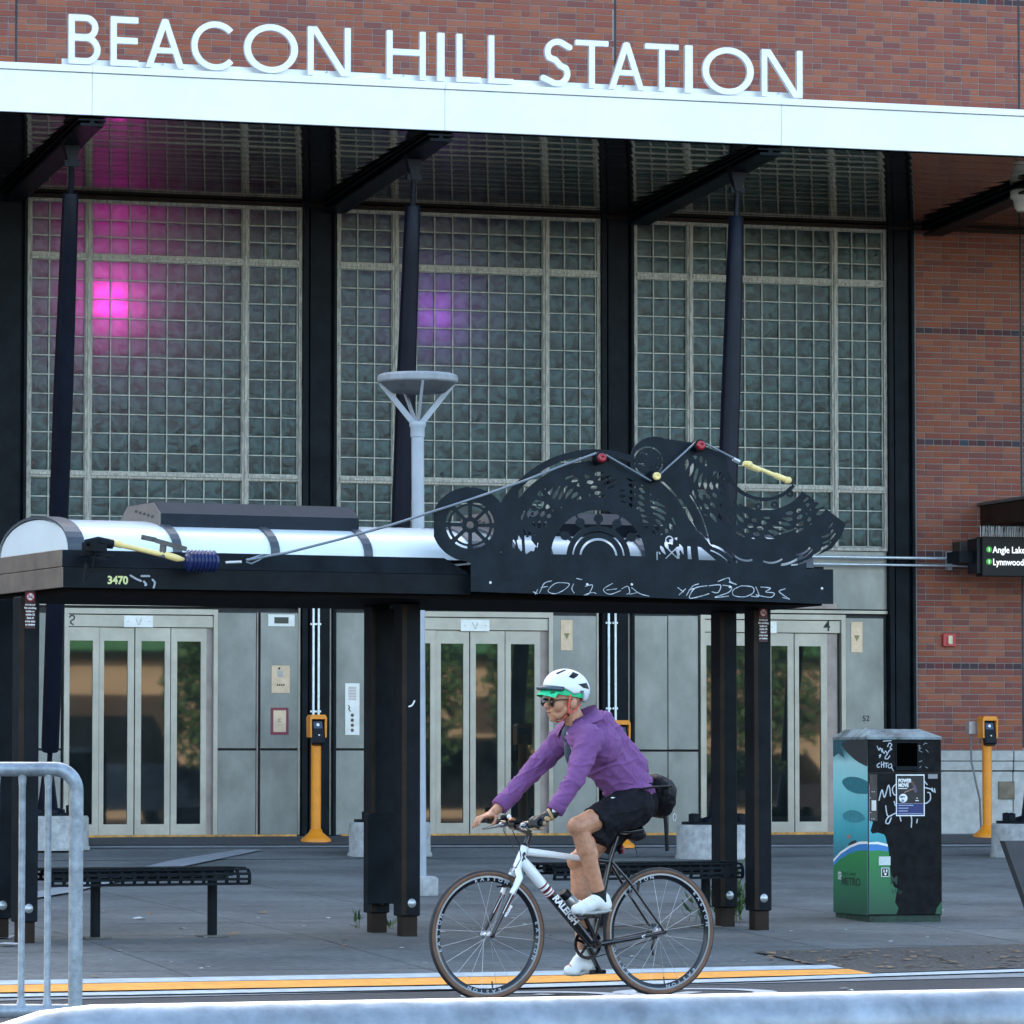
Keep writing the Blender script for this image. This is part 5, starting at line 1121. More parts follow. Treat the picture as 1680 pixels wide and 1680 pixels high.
scribs([[(1506, 1225), (1509, 1223), (1508, 1229), (1511, 1227)], [(1515, 1222), (1518, 1219), (1521, 1220)], [(1507, 1231), (1513, 1234)], [(1519, 1230), (1523, 1234)], [(1508, 1250), (1513, 1248)], [(1507, 1262), (1511, 1257)], [(1518, 1258), (1522, 1260)]], .0045, 'white_tag', mat('faded tag ink', (.22, .24, .26), .6))
scribs([[(1442, 1313), (1447, 1296), (1451, 1308), (1458, 1288), (1461, 1306)], [(1470, 1286), (1464, 1294), (1467, 1304), (1472, 1303)], [(1453, 1322), (1456, 1338), (1463, 1338)], [(1474, 1332), (1458, 1340), (1453, 1349), (1458, 1351), (1462, 1342)], [(1467, 1315), (1469, 1322)], [(1476, 1338), (1478, 1347)], [(1485, 1296-6+45), (1495, 1340), (1495, 1357)], [(1505, 1344), (1504, 1350)], [(1515, 1280), (1521, 1287)], [(1517, 1292), (1528, 1295), (1529, 1297)], [(1522, 1300), (1526, 1302), (1526, 1312), (1519, 1318), (1515, 1316)], [(1529, 1293), (1531, 1299)], [(1533, 1294), (1534, 1300)], [(1512, 1296), (1516, 1293)]], .008, 'white_tag', M_tagw)
ps = fbox(1469.8, 1270.5, 1516.5, 1339, -.0035, -.0022, M_white_print, 'poster')
fbox(1471.3, 1272.5, 1515, 1318, -.0045, -.0036, mat('dark poster print', (.006, .006, .008), .5), 'poster_top', ps); fbox(1471.3, 1318.2, 1515, 1337, -.0045, -.0036, mat('navy poster print', (.012, .022, .13), .5), 'poster_foot', ps)
def ptext(s, u, v, size, m=M_white_print, name='poster_lettering', bold=.001, sx=1.0, y=-.0050):
    x, z = RB.px(u, v); m_ = MB(); m_.text(s, size, x, z, y, .0008, bold=bold, sx=sx); m_.build(name, m, ps)
ptext('POWER', 1473.5, 1283.5, .035, bold=.0018, sx=.80); ptext('MOVE', 1473.5, 1291, .035, bold=.0018, sx=.80)
fbox(1473.5, 1293, 1488, 1294.3, -.0052, -.0046, M_white_print, 'small_print_line', ps)
for i, (a, b) in enumerate(((1474, 1498), (1474, 1490), (1474, 1489))): fbox(a, 1320.5+i*4.6, b, 1322+i*4.6, -.0052, -.0046, mat('pale blue print', (.4, .45, .6), .5), 'small_print_line', ps)
fbox(1473, 1334.2, 1513, 1335.2, -.0052, -.0046, mat('pale blue print', (.4, .45, .6), .5), 'small_print_line', ps)
x_, z_ = RB.px(1481.5, 1309.5); m_ = MB(); m_.field(lambda X, Z: f_ring(X, Z, 0, 0, 0, .031), -.04, .04, -.04, .04, .003, -.0054, -.0046, M=Matrix.Translation((x_, 0, z_))); m_.build('date_disc', M_white_print, ps)
ptext('SEPT', 1476.5, 1309, .018, mat('blue date print', (.03, .05, .2), .5), 'date_lettering', y=-.0062, sx=.95); ptext('20', 1478.3, 1315, .020, mat('blue date print', (.03, .05, .2), .5), 'date_lettering', y=-.0062)
fdec = lambda L_, w, name, m: scrib(name, L_, w, -.0050, m, ps, RB, c=.003)
fdec([[(1497, 1284), (1498, 1287)]], .022, 'printed_figure', mat('dim skin print', (.10, .045, .03), .5)); fdec([[(1484, 1300), (1493, 1296), (1499, 1294)]], .007, 'printed_figure', mat('arm print', (.35, .17, .12), .5)); fdec([[(1500, 1290), (1502, 1298)]], .022, 'printed_figure', mat('purple print', (.10, .06, .12), .5)); fdec([[(1504, 1309), (1505, 1310)], [(1502, 1313.5), (1507, 1313.5)]], .006, 'printed_logo', M_white_print)
# ================================================================== BARRIERS
def barrier(name, F, xr, zt, zb_, r, lab, nb, sp_, bar_r, rad, side=-1, length=2.2, first=None):
    t = thing(name, lab, 'barrier', F, group=None); xl = xr-length
    def rounded(x, s):       # corner points at the right (s=1) or left (s=-1)
        return [(x-s*rad+s*rad*sin(a), 0, zt-r-rad+rad*cos(a)) for a in np.linspace(0, pi/2, 9)]
    L_ = rounded(xl, -1); R_ = rounded(xr, 1)
    pts = [(xl, 0, zb_)]+L_[::-1]+R_+[(xr, 0, zb_)]
    m_ = MB(); m_.tube(pts, r, 18); m_.build('frame_tube', M_galv, t)
    m_ = MB(); m_.tube([(xl, 0, zb_), (xr, 0, zb_)], r, 18); m_.build('bottom_rail', M_galv, t)
    x = xr-(first or sp_)
    while x > xl+.06:
        m_ = MB(); m_.tube([(x, 0, zb_+r*.6), (x, 0, zb_+r*1.0), (x, 0, zb_+r*1.9), (x, 0, zt-2*r-.03), (x, 0, zt-2*r+.01)], [bar_r*1.7, bar_r*1.4, bar_r, bar_r, bar_r*1.4], 10); m_.build('bar', M_galv, t); x -= sp_
    for x in (xl+.3, xr-.3):
        m_ = MB(); m_.tube([(x, 0, zb_), (x, 0, .06), ], .016, 10); m_.bbox(x-.03, x+.03, -.28, .28, 0, .05, .008); m_.build('foot', M_galv, t)
D1 = 12.6; F1 = Frame(axis_pt(60, D1, 0), -PSI)
xr = F1.px(136-11.5, 1450)[0]; zt = F1.px(60, 1250)[1]; zb_ = F1.px(60, 1659)[1]; r1 = 11.8*D1/FPX
barrier('crowd_barrier', F1, xr, zt, zb_, r1, 'galvanised steel crowd barrier with rounded corner at the left edge', 8, 42.5*D1/FPX, 5.6*D1/FPX, .062, length=2.0, first=46*D1/FPX)
A2 = radians(18.6)-PSI; F2 = Frame(axis_pt(840, 2.9, 0), A2)
r2 = .0215; xl = F2.px(150, 1648)[0]-.15; zt2 = F2.px(840, 1636)[1]
barrier('near_barrier', F2, xl+2.3, zt2, .38, r2, 'near galvanised barrier whose sunlit top rail crosses the bottom edge of the picture', 8, .11, .008, .15, length=2.3)
# ================================================================== RIGHT EDGE THINGS
DF = Frame((18.9, 43.1, .5)); 
x0, z0 = DF.px(1612, 945); x1 = x0+1.5; _, z1 = DF.px(1612, 880)
ds = thing('departure_sign', 'black hanging departure display listing Angle Lake and Lynnwood at the right edge', 'sign', DF)
m_ = MB(); m_.bbox(x0, x1, 0, .18, z0, z1, .006); m_.box(x0-.045, x0-.001, .04, .3, z0+.03, z1-.02); m_.build('housing', M_black_plastic, ds)
m_ = MB(); m_.box(x0-.20, x0-.046, .15, .5, (z0+z1)/2-.06, (z0+z1)/2+.06); m_.build('wall_arm', M_black, ds)
M_lit = mat('lit white characters', (.8, .8, .8), .5, emit=((1, .98, .95), .12), var=0); M_lg = mat('lit green disc', (.05, .4, .05), .5, emit=((.12, .8, .08), .035), var=0)
for v, txt in ((907, 'Angle Lake'), (927, 'Lynnwood')):
    cx, cz = DF.px(1622.5, v-5.5); m_ = MB(); m_.lathe([(0, -.004), (.033, -.004), (.033, -.001)], (cx, 0, cz), 20, 'y'); o = m_.build('line_disc', M_lg, ds)
    m_ = MB(); m_.text('1', .055, cx, cz-.02, -.0065, .002, align='CENTER', bold=.001); m_.build('line_number', M_lit, o)
    xx, zz_ = DF.px(1628.5, v); m_ = MB(); m_.text(txt, .098, xx, zz_, -.004, .002, bold=.0015, sx=.86); m_.build('destination_text', M_lit, ds)
m_ = MB(); rr = random.Random(3)
for i in range(56):
    x = x0+.02+i*.026; m_.tube([(x, .02, z1), (x+rr.uniform(-.008, .008), -.01+rr.uniform(-.02, .03), z1+.11+rr.uniform(-.02, .01))], .0028, 4); m_.tube([(x, .1, z1), (x+rr.uniform(-.01, .01), .1, z1+.12)], .0028, 4)
m_.build('bird_spikes', M_conduit, ds, kind='stuff')
m_ = MB(); x2, z2 = DF.px(1623, 862, .6); _, z3 = DF.px(1623, 828, .6); m_.bbox(x2, x2+1.5, -.9, .85, z2, z3, .006); e = m_.build('side_awning', M_blk2); e.location = DF.o; tag(e, 'dark bronze awning edge above the departure display at the right edge', 'awning')
m_ = MB(); m_.bbox(x2-.03, x2+1.5, -.93, .85, z3+.002, z3+.035, .003); m_.build('awning_cap', mat('dark grey cap', (.08, .08, .08), .5), e)
m_ = MB(); q, qz = DF.px(1668, 822, -.5); m_.bbox(q, q+.07, -.92, -.8, z3+.036, z3+.09, .004); m_.build('hanger', M_conduit, e)
F = Frame(ground(1686, 1500), AST); m_ = MB(); P_ = [F.px(u, v) for u, v in ((1645.5, 1379.5), (1780, 1378), (1780, 1492), (1689, 1500))]
m_.prism(P_, -.02, .05); e = m_.build('tapered_planter', mat('dark grey coated metal', (.045, .045, .05), .6, var=.15, scale=6)); e.location = F.o; e.rotation_euler = (0, 0, F.a); tag(e, 'dark grey tapered box with slanting side cut off by the right picture edge', 'planter box')
# ================================================================== WEEDS, LITTER
M_leaf = mat('weed leaf', (.045, .10, .025), .6, var=.35, scale=20); M_leaf2 = mat('dry weed leaf', (.12, .12, .04), .7, var=.3)
def weed(u, v, n, h, lab, spread=.12, seed=1):
    g = ground(u, v); F = Frame(g); t = thing('weed', lab, 'weed', F); rr = random.Random(seed)
    me = MB(); me.add([(0, 0, 0), (.012, .006, .03), (.009, .010, .07), (0, .004, .11), (-.009, .010, .07), (-.012, .006, .03)], [(0, 1, 5), (1, 2, 4, 5), (2, 3, 4)], True); mm = me.mesh('leaf', M_leaf)
    for s_ in range(n):
        bx_, by_ = rr.uniform(-spread, spread), rr.uniform(-.05, .05); hh = h*rr.uniform(.45, 1); lean_ = Vector((rr.uniform(-.25, .25), rr.uniform(-.2, .2), 1)).normalized()
        m_ = MB(); m_.tube([(bx_, by_, 0), Vector((bx_, by_, 0))+lean_*hh], [.003, .0015], 5); st_ = m_.build('stem', M_leaf2, t)
        for k in range(int(hh/.018)):
            p = Vector((bx_, by_, 0))+lean_*(hh*(.12+.88*rr.random())); inst('leaf', mm, st_, p, rot=(rr.uniform(-1.2, -.2), rr.uniform(-.3, .3), rr.uniform(0, 6.28)), scale=(rr.uniform(.6, 1.2),)*3)
weed(1195, 1512, 9, .42, 'leafy green weed growing round the foot of the right rear shelter post', .13, 2)
weed(1140, 1512, 4, .16, 'small pale weed in the paving left of the right rear shelter post', .06, 5)
weed(598, 1523, 5, .08, 'tiny weed tuft left of the middle rear shelter post', .07, 3)
weed(643, 1524, 4, .05, 'tiny weed tuft between the two middle shelter posts', .04, 4)
M_lit1 = mat('pale litter', (.45, .46, .47), .8, var=.1); M_lit2 = mat('dry leaf litter', (.22, .13, .07), .8, var=.3)
rr = random.Random(11); A_, B_ = MB(), MB()
def scrap(mb, u, v, s, z=.006):
    p = ground(u, v); a = rr.uniform(0, 3); pts = []
    for i in range(5): th = a+i*1.257; r = s*rr.uniform(.5, 1.1); q = (p.x+r*cos(th), p.y+r*sin(th)); pts.append((q[0], q[1], zg(*q)+z+rr.uniform(0, s*.25)))
    mb.add(pts, [(0, 1, 2, 3, 4)])
for u, v, s in ((228, 1509, .06), (300, 1525, .03), (193, 1561, .03), (528, 1480, .03), (538, 1508, .03), (500, 1521, .03), (330, 1590, .02), (341, 1588, .02), (725, 1530, .03), (715, 1566, .02), (1395, 1657-30, .04), (1385, 1527, .03), (1545, 1495, .04), (1300, 1530, .03), (0, 1540, .10), (12, 1553, .07), (20, 1552, .05), (1385, 1624, .035)): scrap(A_, u, v, s)
for i in range(26): scrap(A_, rr.uniform(140, 1600), rr.uniform(1480, 1600), .02)
for u, v, s in ((154, 1604, .05), (245, 1501, .05), (384, 1534, .05), (430, 1499, .05), (690, 1492, .04), (565, 1543, .03)): scrap(B_, u, v, s)
for i in range(90): scrap(B_, rr.uniform(1260, 1680), rr.uniform(1562, 1592), rr.uniform(.02, .045), .016)
for i in range(25): scrap(B_, rr.uniform(150, 1600), rr.uniform(1450, 1600), .022)
A_.build('litter_scraps', M_lit1, kind='stuff'); B_.build('leaf_litter', M_lit2, kind='stuff')
# ================================================================== ACROSS THE STREET (behind the camera, mirrored in the doors)
OB = Frame((27, -16, 0)); ob = thing('shop_building', 'tan shop building with a green roof edge across the street, mirrored in the elevator doors', 'building', OB)
M_tan = mat('sunlit tan render', (.34, .25, .16), .85, var=.08, scale=1.5)
m_ = MB(); m_.box(-16, 30, -9, 0, 0, 5.2); m_.build('wall', M_tan, ob)
for i in range(7): m_ = MB(); m_.box(-15+i*6.2, -10+i*6.2, 0, .05, 2.1, 3.0); m_.build('window', mat('brown shop glass', (.06, .045, .035), .2), ob)
m_ = MB(); m_.box(-16.2, 30.2, -.2, .8, 4.05, 4.6); m_.build('roof_edge', mat('green metal edge', (.02, .13, .05), .5), ob)
M_cg = mat('car glass', (.01, .012, .014), .08)
for i, (x, y, hh) in enumerate(((18.9, -5.0, 2.35), (27.2, -5.2, 1.9), (34.0, -5.4, 1.55))):
    F = Frame((x, y, 0), .0); c = thing('parked_van' if i < 2 else 'parked_car', ('tall dark blue van', 'black people carrier', 'dark grey car')[i]+' parked across the street, seen only mirrored in the doors', 'van' if i < 2 else 'car', F); M_car = mat('dark car paint %d' % i, ((.01, .02, .04), (.008, .008, .01), (.03, .03, .035))[i], .25, coat=.5)
    m_ = MB(); m_.xprism([(-.9, .32), (.9, .32), (.92, hh*.5), (.85, hh*.56), (-.85, hh*.56), (-.92, hh*.5)], -2.4, 2.4); m_.build('body', M_car, c)
    m_ = MB(); m_.prism([(-2.1+(i == 2)*.7, hh*.56+.002), (1.7, hh*.56+.002), (1.1, hh), (-1.9+(i == 2)*.9, hh)], -.78, .78); m_.build('cabin', M_cg, c)
    for wx in (-1.5, 1.5):
        for wy in (-.78, .78): m_ = MB(); m_.lathe([(.0, -.1), (.3, -.1), (.32, -.06), (.32, .06), (.3, .1), (0, .1)], (wx, wy, .32), 20, 'y'); m_.build('wheel', M_ink, c)
rr = random.Random(5); M_bark = mat('bark', (.08, .06, .04), .9)
for i, (x, y, sc) in enumerate(((21.0, -2.8, .85), (25.6, -3.4, 1.0), (28.3, -2.6, 1.05), (33.4, -3.2, 1.2))):
    tr = thing('street_tree', ('small green tree across the street, mirrored in the right pane of the left doors', 'bushy tree across the street, mirrored in the middle elevator doors', 'second tree across the street, mirrored right of the cyclist', 'farthest right tree across the street, mirrored in the right elevator doors')[i], 'tree', Frame((x, y, 0)))
    m_ = MB(); m_.tube([(0, 0, 0), (.05, 0, 1.0), (0, .05, 2.2)], [.12, .09, .06], 10); m_.build('trunk', M_bark, tr); m_ = MB()
    for k in range(2600):
        d = Vector((rr.gauss(0, 1), rr.gauss(0, 1), rr.gauss(0, 1))).normalized()*rr.random()**.4; c = Vector((d.x*1.35*sc, d.y*1.2*sc, 3.0+d.z*2.0)); a = Vector((rr.uniform(-1, 1), rr.uniform(-1, 1), rr.uniform(-1, 1))).normalized()*.11; b = a.cross(Vector((0, .3, 1))).normalized()*.07
        m_.add([c-a, c-b, c+a, c+b], [(0, 1, 2, 3)])
    m_.build('crown', M_leaf, tr)
# ================================================================== BICYCLE
g = ground(940, 1638); BK = Frame(g, radians(28.5)-PSI)
bk = thing('bicycle', 'white and black flat bar road bicycle with tan wall tyres ridden to the left', 'bicycle', BK)
P = lambda u, v, y=0.0: (lambda q: Vector((q[0], y, q[1])))(BK.px(u, v, y))
M_bw = mat('glossy white frame paint', (.80, .82, .83), .25, var=.02, coat=.4); M_bb = mat('glossy black frame paint', (.006, .006, .008), .22, var=.1, coat=.4)
M_tyre = mat('black tyre rubber', (.018, .018, .020), .7, var=.2); M_gum = mat('tan tyre wall', (.14, .065, .035), .6, var=.2, scale=10); M_rim = mat('black anodised rim', (.012, .014, .02), .25, .3); M_spk = mat('bright spoke', (.45, .47, .5), .3, .7); M_dr = mat('dark red decal', (.18, .01, .015), .3)
def arc_text(w, m, s, R, a0, da, size, c, y):
    cu_a = a0
    for ch in s:
        M_ = Matrix.Translation((c.x, y, c.z)) @ Matrix.Rotation(-(cu_a-pi/2), 4, 'Y')
        m_ = MB(); m_.text(ch, size, 0, R, 0, .001, align='CENTER', M=M_, bold=.0005, sx=1.35); m_.build('rim_letter', m, w); cu_a += da
def wheel(uc, vc, Rr, spoke_seed):
    c = P(uc, vc); R = Rr; c.z = R
    m_ = MB(); m_.lathe([(R-.022, -.0145), (R-.010, -.0135), (R-.003, -.008), (R, 0), (R-.003, .008), (R-.010, .0135), (R-.022, .0145)], c, 72, 'y', cap=False); w = m_.build('wheel', M_tyre, bk)
    for s in (-1, 1):
        m_ = MB(); m_.lathe([(R-.033, s*.0115), (R-.027, s*.0158), (R-.018, s*.0158), (R-.012, s*.0142)], c, 72, 'y', cap=False); m_.build('tan_sidewall', M_gum, w)
    ri = R-.036
    m_ = MB(); m_.lathe([(ri+.004, -.011), (ri, -.0125), (ri-.006, -.0125), (ri-.026, -.006), (ri-.028, 0), (ri-.026, .006), (ri-.006, .0125), (ri, .0125), (ri+.004, .011)], c, 72, 'y', cap=False); m_.build('rim', M_rim, w)
    m_ = MB(); m_.lathe([(ri+.0035, -.0135), (ri-.002, -.0140), (ri-.006, -.0138)], c, 72, 'y', cap=False); m_.build('brake_track', mat('worn brake track', (.30, .32, .34), .35, .6), w)
    for a0 in (spoke_seed, spoke_seed+1.62, spoke_seed+3.2, spoke_seed+4.75): arc_text(w, mat('pale grey rim print', (.36, .41, .46), .5), 'EASTON', ri-.021, a0, -.125, .024, c, -.0135)
    m_ = MB(); m_.lathe([(0, -.055), (.010, -.052), (.010, -.045), (.022, -.036), (.022, -.032), (.013, -.028), (.013, .028), (.022, .032), (.022, .036), (.010, .045), (.010, .052), (0, .055)], c, 16, 'y'); m_.build('hub', M_spk, w)
    sm = MB(); sm.tube([(0, 0, .02), (0, 0, 1)], .0011, 4); me = sm.mesh('spoke', M_spk)
    for k in range(20):
        s = -1 if k % 2 else 1; a = 2*pi*k/20+spoke_seed; L_ = ri-.02; o = bpy.data.objects.new('spoke', me); COL.objects.link(o); o.parent = w
        p0 = c+Vector((.02*cos(a+s*1.2*(k % 4 < 2)), s*.033, .02*sin(a+s*1.2*(k % 4 < 2)))); p1 = c+Vector((L_*cos(a), 0, L_*sin(a))); d = p1-p0
        o.location = p0; o.rotation_euler = d.to_track_quat('Z', 'Y').to_euler(); o.scale = (1, 1, d.length)
    m_ = MB(); a = -pi/2+.12; m_.tube([c+Vector((ri*cos(a)*.92, 0, ri*sin(a)*.92)), c+Vector((ri*cos(a)*.79, 0, ri*sin(a)*.79))], .004, 6); m_.build('valve', M_ink, w)
    return c
CF = wheel(799, 1533, .347, .2); CR = wheel(1081, 1527, .347, .75)
def tubes(name, m, specs, par=bk):
    m_ = MB()
    for pts, r in specs: m_.tube(pts, r, 12)
    return m_.build(name, m, par)
HT, HB = P(861.5, 1389), P(848, 1424); BBc = P(971, 1549); ST = P(1001, 1410)
DTa, DTb = P(856, 1411), BBc; mix = lambda a, b, t: a.lerp(b, t)
TTa, TTb = P(864, 1397), P(1002, 1414)
tubes('front_frame', M_bw, [([HT, HB], [.023, .024]), ([TTa, mix(TTa, TTb, .5), mix(TTa, TTb, .80)], [.021, .016, .014]), ([DTa, mix(DTa, DTb, .12), mix(DTa, DTb, .33)], [.028, .031, .029])])
tubes('rear_frame', M_bb, [([mix(DTa, DTb, .40), mix(DTa, DTb, .7), BBc], [.029, .027, .026]), ([mix(TTa, TTb, .84), TTb], [.014, .015]), ([BBc, ST], [.018, .016])])
tubes('frame_stripes', M_dr, [([mix(DTa, DTb, .345), mix(DTa, DTb, .405)], .0292), ([mix(TTa, TTb, .795), mix(TTa, TTb, .845)], .0144), ([mix(DTa, DTb, .29), mix(DTa, DTb, .305)], .0301)])
tubes('frame_stripes', M_bw, [([mix(DTa, DTb, .357), mix(DTa, DTb, .372)], .0298), ([mix(DTa, DTb, .385), mix(DTa, DTb, .395)], .0297)])
for s in (-1, 1):
    y = s*.055; RD = Vector((CR.x, y, CR.z)); RDi = Vector((CR.x, s*.062, CR.z))
    tubes('seat_stay', M_bb, [([ST+Vector((0, s*.015, -.01)), mix(ST, CR, .3)+Vector((0, s*.045, 0)), RDi], [.009, .008, .007])])
    tubes('chain_stay', M_bb, [([BBc+Vector((.02, s*.03, 0)), mix(BBc, CR, .5)+Vector((0, s*.045, -.005)), RDi], [.017, .013, .010])])
    cr_ = P(838, 1432); FD = Vector((CF.x, s*.056, CF.z))
    t0 = HB+Vector((-.005, s*.02, -.01)); t1 = HB+Vector((-.010, s*.050, -.05)); 
    tubes('fork_leg', M_bw, [([t0, t1, mix(t1, FD, .28)], [.020, .019, .0165])])
    tubes('fork_leg', M_bb, [([mix(t1, FD, .30), mix(t1, FD, .9), FD], [.0165, .012, .014])])
    for q in (-.006, .006): tubes('fork_stripe', M_white_print if q < 0 else M_dr, [([mix(t1, FD, .2)+Vector((q, -.0165, 0)), mix(t1, FD, .45)+Vector((q*1.0, -.0150, 0)), mix(t1, FD, .62)+Vector((q, -.0145, 0))], .0016)])
    m_ = MB(); m_.lathe([(.0, 0), (.012, 0), (.014, s*.006), (.014, s*.016), (.008, s*.020)], Vector((CF.x, s*.052, CF.z)), 12, 'y'); m_.lathe([(.0, 0), (.011, 0), (.012, s*.008), (.006, s*.016)], Vector((CR.x, s*.060, CR.z)), 12, 'y'); m_.build('axle_nut', M_bb, bk)
    # brake arms
    m_ = MB(); q = mix(t1, FD, .12); m_.bar(q+Vector((-.02, 0, -.03)), q+Vector((-.035, -s*.01, .05)), .010, .012); m_.bar(q+Vector((-.02, -s*.012, -.01)), q+Vector((-.07, -s*.014, -.012)), .012, .008); m_.build('front_brake', M_bb, bk)
    m_ = MB(); q = mix(ST, RDi, .42); m_.bar(q+Vector((.02, s*.01, -.02)), q+Vector((.03, s*.012, .05)), .010, .012); m_.build('rear_brake', M_bb, bk)
# lettering on tubes
def tube_text(s, a, b, t0, size, m, rad, name, sx=1.0, bold=.002, flip=False, shear=0.0):
    d = (b-a); ang = -atan2(d.z, d.x); o_ = mix(a, b, t0); M_ = Matrix.Translation((o_.x, -rad, o_.z)) @ Matrix.Rotation(ang, 4, 'Y')
    m_ = MB(); m_.text(s, size, 0, -size*.34, 0, .0012, M=M_, sx=sx, bold=bold, shear=shear); return m_.build(name, m, bk)
tube_text('RALEIGH', DTa, DTb, .425, .054, M_white_print, .0305, 'down_tube_lettering', sx=.93, shear=.15)
tube_text('EASTON', mix(HB, CF, .55)+Vector((.03, 0, 0)), CF, .02, .018, M_white_print, .072, 'fork_lettering', bold=.0012)
tube_text('misceo', BBc, CR, .66, .02, M_white_print, .062, 'stay_lettering', bold=.0012)
m_ = MB(); q = mix(HT, HB, .45); m_.field(lambda X, Z: U(f_round(X, Z, [(-.006, -.022), (.002, -.005), (-.004, .008), (.004, .020), (.010, .012), (.0, .005)], .008), f_round(X, Z, [(.0, -.005), (.010, -.018)], .006)), -.03, .03, -.04, .04, .002, -.0262, -.0245, M=Matrix.Translation((q.x, 0, q.z))); m_.build('head_badge', M_ink, bk)
# headset, stem, bar
SC_ = P(866, 1372); BC = P(846, 1357, 0); BC = Vector((P(872, 1360).x-.075, 0, P(868, 1358).z))
near = P(893, 1351, -.26); far = P(800, 1346, .27); zc_ = (near.z+far.z)/2; xc = (near.x+far.x)/2
BC = Vector((xc-.01, 0, zc_-.02))
tubes('headset', M_bb, [([HT, HT+Vector((.006, 0, .012))], [.025, .022]), ([HT, P(869, 1366)], .016)])
m_ = MB(); m_.bar(P(869, 1367), BC, .034, .03); m_.tube([BC+Vector((0, -.03, 0)), BC+Vector((0, .03, 0))], .023, 14); m_.build('stem', M_bb, bk)
hb = tubes('handlebar', M_bb, [([near, Vector((xc, -.12, zc_-.005)), BC+Vector((0, -.03, 0)), BC+Vector((0, .03, 0)), Vector((xc, .12, zc_-.005)), far], [.012, .013, .0155, .0155, .013, .012])])
for s, e_ in ((-1, near), (1, far)):
    q = mix(e_, Vector((xc, s*.12, zc_-.005)), .75); tubes('grip', mat('black grip', (.01, .01, .01), .7), [([e_, q], .0165)], hb); m_ = MB(); m_.lathe([(0, s*.002), (.013, s*.002), (.015, -s*.002)], e_, 14, 'y'); m_.build('bar_end', mat('tan bar end', (.25, .16, .09), .5), hb)
    r_ = mix(e_, Vector((xc, s*.12, zc_-.005)), 1.0)+Vector((-.02, 0, -.012)); m_ = MB(); m_.ell(r_, (.022, .028, .016), 10, 8); m_.tube([r_, r_+Vector((-.035, s*.02, -.01)), r_+Vector((-.055, s*.08, -.02)), r_+Vector((-.05, s*.125, -.022))], [.009, .007, .005, .006], 8); m_.build('brake_lever', mat('silver lever', (.22, .23, .25), .3, .7), hb)
    tubes('brake_cable', M_bb, [([r_+Vector((0, -s*.02, 0)), r_+Vector((-.03, -s*.07, -.03)), Vector((HT.x-.06, s*.04, HT.z+.02)), Vector((HT.x-.035, s*.02, HT.z-.06)), Vector((HB.x-.03, s*.02, HB.z-.02))], .0026)])
m_ = MB(); q = Vector((xc, .10, zc_+.022)); m_.ell(q, (.020, .022, .018), 12, 8); m_.lathe([(0, -.036), (.016, -.034), (.017, -.02)], q, 14, 'x'); m_.build('bell_light', M_black_plastic, bk)
q = q+Vector((0, -.022, .004)); m_ = MB(); m_.ell(q, (.014, .008, .014), 12, 8); m_.build('lamp_lens', mat('white lamp lens', (.8, .8, .8), .2), bk)
m_ = MB(); m_.lathe([(.017, -.014), (.019, -.012), (.019, .012), (.017, .014)], Vector((xc-.002, .045, zc_+.004)), 14, 'y'); m_.build('copper_bell', mat('copper clamp', (.45, .22, .12), .3, .7), bk)
m_ = MB(); m_.box(BC.x-.05, BC.x+.03, -.075, -.03, BC.z+.015, BC.z+.03); m_.build('bike_computer', M_black_plastic, bk)
# seat post, saddle, bag, light
SP = P(1013, 1372); tubes('seat_post', M_bb, [([ST, SP], .014)])
m_ = MB(); m_.tube([SP+Vector((-.14, 0, .015)), SP+Vector((-.05, 0, .022)), SP+Vector((.05, 0, .025)), SP+Vector((.13, 0, .035))], [.015, .028, .055, .065], 14, flat=.35); m_.build('saddle', M_bb, bk)
m_ = MB(); q = P(1017, 1394, 0); m_.ell(q, (.014, .02, .026), 10, 8); m_.build('light_body', M_black_plastic, bk); m_ = MB(); m_.ell(q+Vector((.014, 0, 0)), (.010, .019, .024), 10, 8); m_.build('red_rear_light', M_red, bk)
# cranks, pedals, chain
near_ped = P(968, 1503, -.13); far_ped = P(975, 1594, .13)
m_ = MB(); c_ = Vector((BBc.x, .045, BBc.z)); F_ = lambda X, Z: N(U(U(f_ring(X, Z, 0, 0, .066, .084), f_ring(X, Z, 0, 0, 0, .022)), np.maximum.reduce([f_seg(X, Z, 0, 0, .075*cos(a), .075*sin(a), .014) for a in np.arange(5)*2*pi/5+.3])), .0035*np.cos(40*np.arctan2(Z, X))+.086-np.hypot(X, Z)); m_.field(F_, -.1, .1, -.1, .1, .003, -.002, .002, M=Matrix.Translation(c_)); m_.build('chainring', M_bb, bk)
tubes('bottom_bracket', M_bb, [([BBc+Vector((0, -.055, 0)), BBc+Vector((0, .055, 0))], .022)])
for pd, s in ((near_ped, -1), (far_ped, 1)):
    a_ = Vector((BBc.x, s*.062, BBc.z)); m_ = MB(); m_.bar(a_, Vector((pd.x, s*.070, pd.z)), .014, .028, up=(0, 1, 0)); m_.tube([a_+Vector((0, -.01, 0)), a_+Vector((0, .01, 0))], .02, 12); m_.build('crank', M_bb, bk)
    m_ = MB(); m_.tube([Vector((pd.x, s*.06, pd.z)), Vector((pd.x, s*.17, pd.z))], .008, 8); m_.bbox(pd.x-.048, pd.x+.048, s*.125-.045, s*.125+.045, pd.z-.011, pd.z+.011, .004); m_.build('pedal', M_bb, bk)
cg = Vector((CR.x, .045, CR.z)); tubes('chain', M_bb, [([c_+Vector((.0, 0, .084)), cg+Vector((0, 0, .04))], .0035), ([c_+Vector((.0, 0, -.084)), cg+Vector((0, 0, -.04))], .0035)])
